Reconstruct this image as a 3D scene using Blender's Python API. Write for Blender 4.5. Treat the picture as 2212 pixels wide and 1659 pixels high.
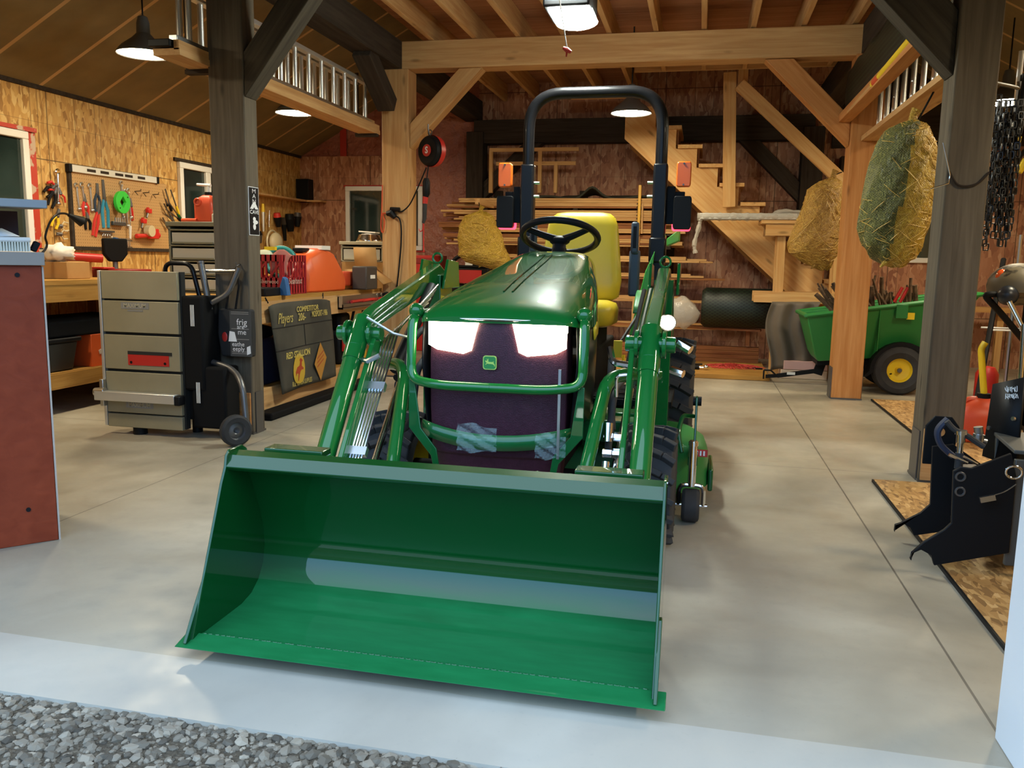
import bpy, bmesh, math, random
import numpy as np
from mathutils import Vector as V, Matrix
random.seed(7)
SC = bpy.context.scene
for o in list(bpy.data.objects): bpy.data.objects.remove(o)
PI = math.pi

# ------------------------------------------------------------------ camera
FPX, CXP, CYP, EYE = 1800.0, 1106.0, 829.5, V((0, 0, 1.05))
RW = np.array([[0.97546881, 0.04936417, -0.21453152], [0.21941665, -0.13921423, 0.96564783], [0.01780256, -0.98903113, -0.14663046]])
cam = bpy.data.objects.new('camera', bpy.data.cameras.new('camera'))
SC.collection.objects.link(cam)
cam.data.sensor_width = 36.0
cam.data.lens = FPX / 2212.0 * 36.0
cam.data.clip_start = .05
_r, _d, _f = (V(RW @ np.array(a)) for a in ((1, 0, 0), (0, 1, 0), (0, 0, 1)))
cam.matrix_world = Matrix(((_r.x, -_d.x, -_f.x, EYE.x), (_r.y, -_d.y, -_f.y, EYE.y), (_r.z, -_d.z, -_f.z, EYE.z), (0, 0, 0, 1)))
SC.camera = cam

# ------------------------------------------------------------------ world, exposure
SC.view_settings.view_transform = 'Standard'
SC.view_settings.look = 'None'
SC.view_settings.gamma = 1
SC.view_settings.use_curve_mapping = False
SC.view_settings.exposure = 0.0
SKY = 4.1
world = bpy.data.worlds.new('dusk_sky'); SC.world = world
world.use_nodes = True
_n = world.node_tree.nodes; _l = world.node_tree.links
_bg = _n['Background']; _tc = _n.new('ShaderNodeTexCoord'); _sx = _n.new('ShaderNodeSeparateXYZ')
_rp = _n.new('ShaderNodeValToRGB')
_e = _rp.color_ramp.elements
for _ in range(2): _e.new(.5)
for _i, (_p, _c) in enumerate(((.0, (.05, .055, .045)), (.10, (.03, .04, .03)), (.125, (.32, .63, 1.08)), (.85, (.60, .78, 1.04)))): _e[_i].position = _p; _e[_i].color = (*_c, 1)
_l.new(_tc.outputs['Generated'], _sx.inputs[0]); _l.new(_sx.outputs['Z'], _rp.inputs[0]); _l.new(_rp.outputs[0], _bg.inputs[0])
_bg.inputs[1].default_value = SKY

def pix(px, py): return V(RW @ np.array(((px - CXP) / FPX, (py - CYP) / FPX, 1.0)))
def QY(px, py, y): r = pix(px, py); return EYE + r * (y / r.y)
def QX(px, py, x): r = pix(px, py); return EYE + r * (x / r.x)
def QZ(px, py, z): r = pix(px, py); return EYE + r * ((z - EYE.z) / r.z)

# ------------------------------------------------------------------ mesh builder
def hexc(s):
    s = s.lstrip('#'); c = [int(s[i:i + 2], 16) / 255 for i in (0, 2, 4)]
    return tuple((x / 12.92 if x <= .04045 else ((x + .055) / 1.055) ** 2.4) for x in c)
def frame(d, up=(0, 0, 1)):
    d = V(d).normalized(); up = V(up)
    if abs(d.dot(up.normalized())) > .999: up = V((0, 1, 0)) if abs(d.y) < .9 else V((1, 0, 0))
    s = up.cross(d).normalized(); return d, s, d.cross(s)
def fillet(pts, r, k=5):
    pts = [V(p) for p in pts]; out = [pts[0]]
    for i in range(1, len(pts) - 1):
        a, b, c = pts[i - 1], pts[i], pts[i + 1]
        q = min(r, (a - b).length * .49, (c - b).length * .49)
        p0 = b + (a - b).normalized() * q; p1 = b + (c - b).normalized() * q
        for j in range(k + 1):
            t = j / k; out.append(p0 * (1 - t) ** 2 + b * 2 * t * (1 - t) + p1 * t * t)
    out.append(pts[-1]); return out
def spline(pts, k=6):
    p = [V(a) for a in pts]; p = [p[0]] + p + [p[-1]]; out = []
    for i in range(1, len(p) - 2):
        for j in range(k):
            t = j / k; a, b, c, d = p[i - 1], p[i], p[i + 1], p[i + 2]
            out.append(.5 * ((2 * b) + (c - a) * t + (2 * a - 5 * b + 4 * c - d) * t * t + (3 * b - a - 3 * c + d) * t ** 3))
    out.append(p[-2]); return out

class MB:
    def __init__(s): s.v = []; s.f = []; s.w = []; s.mi = []
    def add(s, vs, fs, wc=None, m=0):
        n = len(s.v); vs = [V(a) for a in vs]; s.v += vs
        s.w += [V(a) for a in wc] if wc is not None else vs
        s.f += [tuple(i + n for i in f) for f in fs]; s.mi += [m] * len(fs); return s
    def obox(s, c, size, X=(1, 0, 0), Y=(0, 1, 0), Z=(0, 0, 1), m=0, wood=False):
        c = V(c); X, Y, Z = V(X), V(Y), V(Z); a, b, h = (q / 2 for q in size); vs = []; wc = []
        o = V((random.random() * 9, random.random() * 9, random.random() * 9)) if wood else None
        for k in (-1, 1):
            for j in (-1, 1):
                for i in (-1, 1):
                    vs.append(c + X * (i * a) + Y * (j * b) + Z * (k * h))
                    if wood: wc.append(V((i * a, j * b, k * h)) + o)
        s.add(vs, [(0, 2, 3, 1), (4, 5, 7, 6), (0, 1, 5, 4), (2, 6, 7, 3), (0, 4, 6, 2), (1, 3, 7, 5)], wc if wood else None, m); return s
    def box(s, a, b, m=0, wood=False):
        a, b = V(a), V(b); d = b - a
        return s.obox((a + b) / 2, (abs(d.x), abs(d.y), abs(d.z)), m=m, wood=wood)
    def beam(s, p0, p1, w, h, up=(0, 0, 1), m=0):
        p0, p1 = V(p0), V(p1); d, sd, u = frame(p1 - p0, up)
        return s.obox((p0 + p1) / 2, ((p1 - p0).length, w, h), d, sd, u, m, True)
    def loft(s, rings, closed=True, caps=True, m=0, wc=None):
        n = len(rings[0]); vs = [p for r in rings for p in r]; fs = []
        for i in range(len(rings) - 1):
            for j in range(n if closed else n - 1):
                k = (j + 1) % n; fs.append((i * n + j, i * n + k, (i + 1) * n + k, (i + 1) * n + j))
        if caps and closed: fs += [tuple(range(n - 1, -1, -1)), tuple((len(rings) - 1) * n + j for j in range(n))]
        return s.add(vs, fs, wc, m)
    def tube(s, pts, r, n=10, m=0, caps=True, sq=1.0):
        pts = [V(p) for p in pts]; rs = r if isinstance(r, (list, tuple)) else [r] * len(pts); rings = []
        d0 = (pts[1] - pts[0]).normalized(); _, a, b = frame(d0); wc = []; L = 0; o = random.random() * 9
        for i, p in enumerate(pts):
            t = (pts[min(i + 1, len(pts) - 1)] - pts[max(i - 1, 0)])
            t = t.normalized() if t.length > 1e-9 else d0
            a = (a - t * a.dot(t)).normalized(); b = t.cross(a)
            if i: L += (p - pts[i - 1]).length
            rings.append([p + a * (rs[i] * math.cos(2 * PI * j / n)) + b * (rs[i] * sq * math.sin(2 * PI * j / n)) for j in range(n)])
            wc += [V((L + o, rs[i] * math.cos(2 * PI * j / n), rs[i] * math.sin(2 * PI * j / n))) for j in range(n)]
        return s.loft(rings, True, caps, m, wc)
    def cyl(s, p0, p1, r, r1=None, n=16, m=0): return s.tube([p0, p1], [r, r if r1 is None else r1], n, m)
    def lathe(s, prof, c, ax=(0, 0, 1), n=20, m=0, caps=False):
        c = V(c); d, a, b = frame(ax)
        return s.loft([[c + d * h + a * (r * math.cos(2 * PI * j / n)) + b * (r * math.sin(2 * PI * j / n)) for j in range(n)] for r, h in prof], True, caps, m)
    def prism(s, poly, org, A, B, T, m=0):
        org, A, B, T = V(org), V(A), V(B), V(T); lo = [org + A * a + B * b for a, b in poly]
        return s.loft([lo, [p + T for p in lo]], True, True, m)
    def ball(s, c, r, nu=14, nv=9, m=0, fn=None):
        c = V(c); r = V(r) if hasattr(r, '__len__') else V((r, r, r)); rings = []
        for i in range(nv + 1):
            th = PI * min(max(i / nv, .004), .996)
            ring = []
            for j in range(nu):
                ph = 2 * PI * j / nu; d = V((math.sin(th) * math.cos(ph), math.sin(th) * math.sin(ph), -math.cos(th)))
                k = fn(d) if fn else 1; ring.append(c + V((d.x * r.x, d.y * r.y, d.z * r.z)) * k)
            rings.append(ring)
        return s.loft(rings, True, True, m)
    def torus(s, c, R, r, ax=(0, 0, 1), n=28, k=10, m=0, a0=0, a1=2 * PI):
        c = V(c); d, a, b = frame(ax); full = abs(a1 - a0 - 2 * PI) < 1e-6
        pts = [c + a * (R * math.cos(a0 + (a1 - a0) * i / n)) + b * (R * math.sin(a0 + (a1 - a0) * i / n)) for i in range(n + 1)]
        if not full: return s.tube(pts, r, k, m)
        rings = []
        for i in range(n + 1):
            t = a0 + (a1 - a0) * i / n; e = a * math.cos(t) + b * math.sin(t)
            rings.append([c + e * (R + r * math.cos(2 * PI * j / k)) + d * (r * math.sin(2 * PI * j / k)) for j in range(k)])
        return s.loft(rings, True, False, m)
    def grid(s, fn, nu, nv, m=0):
        vs = [fn(i / nu, j / nv) for j in range(nv + 1) for i in range(nu + 1)]
        return s.add(vs, [(j * (nu + 1) + i, j * (nu + 1) + i + 1, (j + 1) * (nu + 1) + i + 1, (j + 1) * (nu + 1) + i) for j in range(nv) for i in range(nu)], None, m)
    def islands(s):
        par = list(range(len(s.v)))
        def find(a):
            while par[a] != a: par[a] = par[par[a]]; a = par[a]
            return a
        for f in s.f:
            for i in f[1:]: par[find(i)] = find(f[0])
        out = {}
        for f, m in zip(s.f, s.mi): out.setdefault(find(f[0]), []).append((f, m))
        for fs in out.values():
            ids = sorted({i for f, _ in fs for i in f}); ix = {i: k for k, i in enumerate(ids)}; b = MB()
            b.v = [s.v[i] for i in ids]; b.w = [s.w[i] for i in ids]; b.f = [tuple(ix[i] for i in f) for f, _ in fs]; b.mi = [m for _, m in fs]; yield b
    def each(s, name, mat, parent, **k): return [b.build(name, mat, parent, **k) for b in s.islands()]
    def build(s, name, mat, parent=None, bev=0, solid=0, sub=0, ang=38, fix=True, local=False):
        me = bpy.data.meshes.new(name)
        off = V((0, 0, 0))
        if not local:
            if parent is not None: off = ROOT.get(parent.name, V((0, 0, 0)))
            elif s.v:
                xs = [p.x for p in s.v]; ys = [p.y for p in s.v]; zs = [p.z for p in s.v]
                off = V(((min(xs) + max(xs)) / 2, (min(ys) + max(ys)) / 2, min(zs)))
        me.from_pydata([tuple(p - off) for p in s.v], [], s.f)
        at = me.attributes.new('wc', 'FLOAT_VECTOR', 'POINT')
        at.data.foreach_set('vector', [q for p in s.w for q in p])
        for mm in (mat if isinstance(mat, (list, tuple)) else [mat]): me.materials.append(mm)
        me.polygons.foreach_set('material_index', s.mi)
        if fix:
            b = bmesh.new(); b.from_mesh(me); bmesh.ops.recalc_face_normals(b, faces=b.faces); b.to_mesh(me); b.free()
        me.polygons.foreach_set('use_smooth', [True] * len(me.polygons))
        me.set_sharp_from_angle(angle=math.radians(ang))
        o = bpy.data.objects.new(name, me); SC.collection.objects.link(o)
        if parent is not None:
            o.parent = parent; ROOT[o.name] = off
        elif not local: o.location = off; ROOT[o.name] = off
        if solid: md = o.modifiers.new('s', 'SOLIDIFY'); md.thickness = solid; md.offset = 0
        if bev: md = o.modifiers.new('b', 'BEVEL'); md.width = bev; md.segments = 2; md.limit_method = 'ANGLE'; md.angle_limit = math.radians(40)
        if sub: md = o.modifiers.new('u', 'SUBSURF'); md.levels = sub; md.render_levels = sub
        return o
ROOT = {}
def tag(o, label, cat, group=None, kind=None):
    o['label'] = label; o['category'] = cat
    if group: o['group'] = group
    if kind: o['kind'] = kind
    return o
def thing(name, label, cat, loc=(0, 0, 0), group=None):
    o = bpy.data.objects.new(name, None); o.empty_display_size = .05; SC.collection.objects.link(o); o.location = loc
    ROOT[o.name] = V(loc); return tag(o, label, cat, group)
def struct(o, label=None):
    o['kind'] = 'structure'
    if label: o['label'] = label
    return o
def dup(o, loc=None, label=None, parent=None):
    c = o.copy(); SC.collection.objects.link(c)
    if parent is not None: c.parent = parent
    for ch in o.children: dup(ch, None, None, c)
    if loc is not None: c.location = loc
    if label: c['label'] = label
    return c
def text(s, loc, size, mat, parent=None, name='lettering', X=(1, 0, 0), Y=(0, 0, 1), ext=.0008, align='CENTER', shear=0, sx=1, bold=0):
    cu = bpy.data.curves.new('t', 'FONT'); cu.body = s; cu.size = 1; cu.align_x = align; cu.align_y = 'CENTER'; cu.shear = shear; cu.extrude = 0
    cu.offset = bold; cu.resolution_u = 3
    o = bpy.data.objects.new('t', cu); SC.collection.objects.link(o)
    dg = bpy.context.evaluated_depsgraph_get(); me = bpy.data.meshes.new_from_object(o.evaluated_get(dg))
    X, Y = V(X).normalized(), V(Y).normalized(); N = X.cross(Y); mb = MB(); L = V(loc)
    mb.add([L + X * (p.co.x * size * sx) + Y * (p.co.y * size) + N * ext for p in me.vertices], [tuple(p.vertices) for p in me.polygons])
    bpy.data.objects.remove(o); bpy.data.curves.remove(cu); bpy.data.meshes.remove(me)
    return mb.build(name, mat, parent, fix=False)

# ------------------------------------------------------------------ materials
MATS = {}
def M(name, col, rough=.5, metal=0, coat=0, col2=None, vs=6, st=(1, 1, 1), bump=0, bs=40, es=0, ec=None, alpha=1, ior=1.5, spec=.5, trans=0, detail=4, contrast=(.35, .65)):
    if name in MATS: return MATS[name]
    m = bpy.data.materials.new(name); m.use_nodes = True; N = m.node_tree.nodes; L = m.node_tree.links; P = N['Principled BSDF']
    col = hexc(col) if isinstance(col, str) else col
    P.inputs['Base Color'].default_value = (*col, 1); P.inputs['Roughness'].default_value = rough; P.inputs['Metallic'].default_value = metal
    P.inputs['Coat Weight'].default_value = coat; P.inputs['Coat Roughness'].default_value = .02; P.inputs['IOR'].default_value = ior
    P.inputs['Specular IOR Level'].default_value = spec; P.inputs['Alpha'].default_value = alpha; P.inputs['Transmission Weight'].default_value = trans
    if col2 or bump:
        A = N.new('ShaderNodeAttribute'); A.attribute_name = 'wc'; mp = N.new('ShaderNodeMapping'); mp.inputs['Scale'].default_value = st; L.new(A.outputs['Vector'], mp.inputs[0])
    if col2:
        col2 = hexc(col2) if isinstance(col2, str) else col2
        nz = N.new('ShaderNodeTexNoise'); nz.inputs['Scale'].default_value = vs; nz.inputs['Detail'].default_value = detail; L.new(mp.outputs[0], nz.inputs['Vector'])
        r = N.new('ShaderNodeValToRGB'); r.color_ramp.elements[0].position = contrast[0]; r.color_ramp.elements[1].position = contrast[1]
        r.color_ramp.elements[0].color = (*col, 1); r.color_ramp.elements[1].color = (*col2, 1)
        L.new(nz.outputs['Fac'], r.inputs[0]); L.new(r.outputs[0], P.inputs['Base Color'])
    if bump:
        nb = N.new('ShaderNodeTexNoise'); nb.inputs['Scale'].default_value = bs; nb.inputs['Detail'].default_value = 3; L.new(mp.outputs[0], nb.inputs['Vector'])
        b = N.new('ShaderNodeBump'); b.inputs['Strength'].default_value = bump; b.inputs['Distance'].default_value = .01; L.new(nb.outputs['Fac'], b.inputs['Height']); L.new(b.outputs[0], P.inputs['Normal'])
    if es:
        P.inputs['Emission Color'].default_value = (*(hexc(ec) if isinstance(ec, str) else (ec or col)), 1); P.inputs['Emission Strength'].default_value = es
    MATS[name] = m; return m
def nodes(name):
    m = bpy.data.materials.new(name); m.use_nodes = True; N = m.node_tree.nodes; L = m.node_tree.links
    A = N.new('ShaderNodeAttribute'); A.attribute_name = 'wc'; return m, N, L, N['Principled BSDF'], A.outputs['Vector']
def nd(N, t, **k):
    n = N.new(t)
    for a, b in k.items(): setattr(n, a, b)
    return n
def math_(N, L, op, a, b=None, c=None):
    n = N.new('ShaderNodeMath'); n.operation = op
    for i, x in enumerate((a, b, c)):
        if x is None: continue
        if isinstance(x, (int, float)): n.inputs[i].default_value = x
        else: L.new(x, n.inputs[i])
    return n.outputs[0]
def mix(N, L, fac, a, b, mode='MIX'):
    n = N.new('ShaderNodeMix'); n.data_type = 'RGBA'; n.blend_type = mode
    for i, x in ((0, fac), (6, a), (7, b)):
        if isinstance(x, (int, float)): n.inputs[i].default_value = x
        elif isinstance(x, tuple): n.inputs[i].default_value = (*x, 1)
        else: L.new(x, n.inputs[i])
    return n.outputs[2]
def ramp(N, L, fac, stops):
    r = N.new('ShaderNodeValToRGB'); e = r.color_ramp.elements
    while len(e) < len(stops): e.new(.5)
    for i, (p, c) in enumerate(stops): e[i].position = p; e[i].color = (*(hexc(c) if isinstance(c, str) else c), 1)
    L.new(fac, r.inputs[0]); return r.outputs[0]
def mapping(N, L, vec, scale, rot=(0, 0, 0), loc=(0, 0, 0)):
    n = N.new('ShaderNodeMapping'); n.inputs['Scale'].default_value = scale; n.inputs['Rotation'].default_value = rot; n.inputs['Location'].default_value = loc
    L.new(vec, n.inputs[0]); return n.outputs[0]
def noise(N, L, vec, sc, det=4, out='Fac', dist=0):
    n = N.new('ShaderNodeTexNoise'); n.inputs['Scale'].default_value = sc; n.inputs['Detail'].default_value = det; n.inputs['Distortion'].default_value = dist
    L.new(vec, n.inputs['Vector']); return n.outputs[out]
def line_mask(N, L, x, period, width, off=0.0):
    f = math_(N, L, 'FRACT', math_(N, L, 'DIVIDE', math_(N, L, 'ADD', x, off + 50 * period), period))
    return math_(N, L, 'LESS_THAN', f, width / period)

def wood(name, c1, c2, knot=.5, rough=.6, gs=1.0):
    m, N, L, P, vec = nodes(name)
    v = mapping(N, L, vec, (1.3 * gs, 22 * gs, 22 * gs)); n1 = noise(N, L, v, 1.6, 5, dist=.6)
    col = ramp(N, L, n1, [(.3, c1), (.7, c2)])
    n2 = noise(N, L, mapping(N, L, vec, (.8, 3, 3)), 2, 3); col = mix(N, L, math_(N, L, 'MULTIPLY', n2, .55), col, tuple(x * .55 for x in hexc(c1)))
    vo = nd(N, 'ShaderNodeTexVoronoi'); vo.inputs['Scale'].default_value = 1; L.new(mapping(N, L, vec, (2.4, 8, 8)), vo.inputs['Vector'])
    k = ramp(N, L, vo.outputs['Distance'], [(.05, (1, 1, 1)), (.14, (0, 0, 0))]); col = mix(N, L, math_(N, L, 'MULTIPLY', k, knot), col, tuple(x * .22 for x in hexc(c1)))
    L.new(col, P.inputs['Base Color']); P.inputs['Roughness'].default_value = rough; P.inputs['Specular IOR Level'].default_value = .2
    b = nd(N, 'ShaderNodeBump'); b.inputs['Strength'].default_value = .15; b.inputs['Distance'].default_value = .01; L.new(n1, b.inputs['Height']); L.new(b.outputs[0], P.inputs['Normal'])
    MATS[name] = m; return m
def osb(name, stops, seams=True, flake=1.0, off=0.0):
    m, N, L, P, vec = nodes(name)
    dv = nd(N, 'ShaderNodeTexNoise'); dv.inputs['Scale'].default_value = 5; L.new(vec, dv.inputs['Vector'])
    a = nd(N, 'ShaderNodeVectorMath', operation='MULTIPLY_ADD'); L.new(dv.outputs['Color'], a.inputs[0]); a.inputs[1].default_value = (.05, .05, 0); L.new(vec, a.inputs[2])
    cs = []
    for sc, rot in (((30, 12, 1), .85), ((36, 13, 1), -.9), ((26, 9, 1), .12)):
        vo = nd(N, 'ShaderNodeTexVoronoi'); vo.inputs['Scale'].default_value = flake; L.new(mapping(N, L, a.outputs[0], sc, (0, 0, rot)), vo.inputs['Vector']); cs.append(vo)
    ss = []
    for vo in cs: q = nd(N, 'ShaderNodeSeparateColor'); L.new(vo.outputs['Color'], q.inputs[0]); ss.append(q)
    f = ss[2].outputs[0]
    for q, th in ((ss[0], .45), (ss[1], .55)):
        k = math_(N, L, 'GREATER_THAN', q.outputs[1], th); f = math_(N, L, 'ADD', math_(N, L, 'MULTIPLY', f, math_(N, L, 'SUBTRACT', 1.0, k)), math_(N, L, 'MULTIPLY', q.outputs[0], k))
    col = ramp(N, L, f, stops)
    n2 = noise(N, L, vec, 1.6, 3); col = mix(N, L, math_(N, L, 'MULTIPLY', n2, .5), col, tuple(x * .45 for x in hexc(stops[1][1])))
    if seams:
        sx = nd(N, 'ShaderNodeSeparateXYZ'); L.new(vec, sx.inputs[0]); X, Y = sx.outputs[0], sx.outputs[1]
        k = line_mask(N, L, X, 1.22, .009, off)
        for per, o2 in ((.61, .09), (.873, .41), (.74, .2)): k = math_(N, L, 'MAXIMUM', k, math_(N, L, 'MULTIPLY', line_mask(N, L, X, per, .0055, o2 + off), .85))
        k = math_(N, L, 'MAXIMUM', k, line_mask(N, L, Y, 1.22, .008, -.52))
        k = math_(N, L, 'MAXIMUM', k, math_(N, L, 'MULTIPLY', line_mask(N, L, Y, .61, .004, -.18), .55))
        col = mix(N, L, math_(N, L, 'MULTIPLY', k, .75), col, hexc('#2a1505'))
    L.new(col, P.inputs['Base Color']); P.inputs['Roughness'].default_value = .62
    MATS[name] = m; return m

m_osb = osb('osb', [(.05, '#a87a3c'), (.3, '#cc9a50'), (.7, '#dcae62'), (.97, '#ecc880')], flake=1.1)
m_osbr = osb('osb_rear', [(.05, '#965f46'), (.3, '#b67c5a'), (.7, '#c48c6a'), (.97, '#d8aa86')], flake=.9, off=.3)
m_mat = osb('osb_sheet', [(.05, '#7f5b30'), (.3, '#a67c46'), (.7, '#ba9056'), (.97, '#cfa870')], seams=False, flake=1.7)
m_pine = wood('pine', '#bf8e58', '#dcb37c')
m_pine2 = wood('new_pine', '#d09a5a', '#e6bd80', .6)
m_fir = wood('red_fir', '#b8783f', '#d69a5e', .6)
m_grey = wood('weathered_timber', '#57503f', '#7b7360', .6, .8)
m_grey2 = wood('weathered_timber_brown', '#5a5042', '#776b59', .6, .8)
m_dim = wood('shaded_timber', '#3d372d', '#564e41', .4, .85)  # weathered timber with backlit shade painted into the brace colour
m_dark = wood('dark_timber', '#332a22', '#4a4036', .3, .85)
m_lum = wood('lumber', '#cc965a', '#e6bd80', .3)
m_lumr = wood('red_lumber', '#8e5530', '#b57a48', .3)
m_deck = wood('loft_deck', '#a06a48', '#bd8660', .3, .8, .5)
m_ply = wood('bench_wood', '#a87838', '#c9994f', .3)
m_green = M('green_paint', (.001, .048, .007), .35, 0, 1.0, spec=.06)
m_greend = M('green_paint_worn', (.003, .075, .014), .4, 0, .7, (.007, .10, .025), 5, spec=.2)
m_green2 = M('green_paint_lit', (.006, .125, .020), .35, 0, 1.0, spec=.06)  # same green, with headlamp light and lens haze painted into hood and arms
m_greenp = M('green_plastic', (.022, .20, .04), .42)
m_greenl = M('bright_green', (.05, .36, .05), .4)
m_yel = M('yellow_vinyl', (.58, .42, .015), .42, 0, 0, (.64, .47, .02), 3)
m_yelp = M('yellow_paint', (.80, .55, .02), .35)
m_blk = M('black_plastic', (.008, .008, .0085), .5, spec=.15)
m_blkg = M('black_gloss', (.007, .007, .008), .3, 0, .05, spec=.2)
m_blkm = M('black_matte', (.009, .0085, .008), .8, spec=.1)
m_rub = M('rubber', (.022, .021, .020), .78, 0, 0, (.035, .032, .03), 12)
m_chr = M('chrome', (.82, .82, .82), .14, 1)
m_stl = M('steel', (.55, .55, .54), .32, 1)
m_alu = M('aluminium', (.70, .70, .67), .42, .8)
m_dstl = M('dark_steel', (.16, .155, .15), .45, .8)
m_red = M('red_plastic', (.48, .022, .016), .4)
m_redo = M('orange_red_plastic', (.62, .07, .022), .42)
m_org = M('orange_plastic', (.75, .12, .025), .42)
m_amb = M('amber_lens', (.80, .14, .01), .3, 0, .15)
m_tail = M('red_lamp', (.8, .02, .03), .3, es=6, ec=(1, .03, .06))
m_white = M('white_paint', (.72, .72, .70), .45)
m_vinyl = M('white_vinyl', (.80, .78, .72), .4)
m_card = M('cardboard', '#b58a50', .8, 0, 0, '#a67a44', 4)
m_text = M('white_print', (.78, .78, .76), .6)
m_textg = M('grey_print', (.22, .21, .19), .5)
m_texty = M('faded_yellow_print', (.50, .40, .10), .8)
m_glass = M('dark_window_glass', (.010, .018, .016), .06, 0, 0, (.03, .05, .045), 1.5, spec=.7)
m_blue = M('blue_plastic', (.03, .12, .30), .45)
m_lamp = M('lamp_bulb_glow', (1, .9, .7), .5, es=128, ec=(1.0, .86, .60))
m_head = M('headlamp_glow', (1, .95, .85), .5, es=26, ec=(1.0, .86, .58))
m_led = M('opener_lens_glow', (.9, 1, 1), .5, es=240, ec=(.92, 1.0, .92))
m_shade = M('lamp_shade_grey', (.10, .10, .095), .5)
m_kraft = None
# ------------------------------------------------------------------ building shell
def concrete():
    m, N, L, P, vec = nodes('concrete')
    a = noise(N, L, vec, 1.1, 5, dist=.5); b = noise(N, L, vec, 7, 6); c = noise(N, L, vec, 60, 3)
    col = ramp(N, L, a, [(.3, '#877d6b'), (.52, '#a09683'), (.72, '#b5ad9b')])
    col = mix(N, L, math_(N, L, 'MULTIPLY', ramp(N, L, b, [(.52, (0, 0, 0)), (.75, (1, 1, 1))]), .30), col, hexc('#857d6e'))
    col = mix(N, L, math_(N, L, 'MULTIPLY', ramp(N, L, c, [(.62, (0, 0, 0)), (.8, (1, 1, 1))]), .22), col, hexc('#7a7468'))
    sx = nd(N, 'ShaderNodeSeparateXYZ'); L.new(vec, sx.inputs[0]); X, Y = sx.outputs[0], sx.outputs[1]
    def ln(v, p, w): return math_(N, L, 'LESS_THAN', math_(N, L, 'ABSOLUTE', math_(N, L, 'SUBTRACT', v, p)), w)
    k = math_(N, L, 'MAXIMUM', ln(math_(N, L, 'SUBTRACT', X, math_(N, L, 'MULTIPLY', Y, -.0042)), .7225, .0035), ln(Y, 4.50, .003))
    k = math_(N, L, 'MAXIMUM', k, ln(X, -2.42, .003))
    col = mix(N, L, math_(N, L, 'MULTIPLY', k, .75), col, hexc('#3f3a33'))
    ap = math_(N, L, 'LESS_THAN', math_(N, L, 'ADD', Y, math_(N, L, 'MULTIPLY', a, .03)), 1.845); col = mix(N, L, math_(N, L, 'MULTIPLY', ap, .2), col, hexc('#d6d2ca'))  # strip before the door painted lighter, as if under open sky
    L.new(col, P.inputs['Base Color'])
    L.new(ramp(N, L, b, [(.3, (.30, .30, .30)), (.7, (.55, .55, .55))]), P.inputs['Roughness'])
    bp = nd(N, 'ShaderNodeBump'); bp.inputs['Strength'].default_value = .12; bp.inputs['Distance'].default_value = .004; L.new(b, bp.inputs['Height']); L.new(bp.outputs[0], P.inputs['Normal'])
    return m
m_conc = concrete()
def kraft():
    m, N, L, P, vec = nodes('kraft_facing')
    sx = nd(N, 'ShaderNodeSeparateXYZ'); L.new(vec, sx.inputs[0])
    k = line_mask(N, L, sx.outputs[1], .555, .034, -.25)
    n = noise(N, L, vec, 3, 4); col = ramp(N, L, n, [(.3, '#685a3a'), (.7, '#7e6e48')])
    col = mix(N, L, k, col, hexc('#b89868')); L.new(col, P.inputs['Base Color']); P.inputs['Roughness'].default_value = .6
    b = nd(N, 'ShaderNodeBump'); b.inputs['Strength'].default_value = .35; b.inputs['Distance'].default_value = .03; L.new(n, b.inputs['Height']); L.new(b.outputs[0], P.inputs['Normal'])
    return m
m_kraft = kraft()
m_poly = M('poly_vapour_barrier', '#94584a', .48, 0, 0, '#ac6e5a', 2.2, bump=1.0, bs=9)
for _q in m_poly.node_tree.nodes:
    if _q.type == 'BUMP': _q.inputs['Distance'].default_value = .05
def slabwall(name, org, U, W, lu, lv, mat, th=.1):
    org, U, W = V(org), V(U), V(W); T = U.cross(W) * -th
    mb = MB(); vs = [org, org + U * lu, org + U * lu + W * lv, org + W * lv]; wc = [V((0, 0, 0)), V((lu, 0, 0)), V((lu, lv, 0)), V((0, lv, 0))]
    mb.add(vs + [p + T for p in vs], [(0, 1, 2, 3), (7, 6, 5, 4), (0, 4, 5, 1), (1, 5, 6, 2), (2, 6, 7, 3), (3, 7, 4, 0)], wc + wc)
    return struct(mb.build(name, mat, fix=False))
m_siding = M('painted_siding', '#6f6a60', .7, 0, 0, '#7d776c', 3)
XL, XR, YB, YF, WH, SL = -4.9, 3.5, 9.75, 1.95, 2.27, .55
RX = (XL + XR) / 2
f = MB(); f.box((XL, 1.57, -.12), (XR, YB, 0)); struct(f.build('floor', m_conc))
# outside walls
slabwall('wall_left', (XL, YF, 0), (0, 1, 0), (0, 0, 1), YB - YF, WH, m_osb)
slabwall('wall_right', (XR, YB, 0), (0, -1, 0), (0, 0, 1), YB - YF, WH, m_osb)
slabwall('wall_back', (XL, YB, 0), (1, 0, 0), (0, 0, 1), 1.62, WH, m_osbr)
slabwall('wall_back_middle', (-2.62, YB, 0), (1, 0, 0), (0, 0, 1), XR + 2.62, 3.2, m_osbr)
w = MB(); w.box((XL + 1.62, YB, 0), (-2.62, YB + .1, 3.2)); struct(w.build('wall_back_barrier', m_poly))
w = MB(); w.prism([(XL, WH), (-3.28, WH), (-3.28, 3.2), (-2.62, 3.2), (XR, 3.2), (XR, WH + .1), (RX, WH + SL * (XR - RX) + .1)], (0, YB + .02, 0), (1, 0, 0), (0, 0, 1), (0, .08, 0))
struct(w.build('wall_back_gable', m_poly))
def fw(name, x0, x1, z0, z1):
    w = MB(); w.box((x0, YF, z0), (x1, YF + .14, z1)); return struct(w.build(name, m_siding))
fw('wall_front_left', XL, -2.45, 0, WH); fw('wall_front_right', .80, XR, 0, WH)
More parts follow.
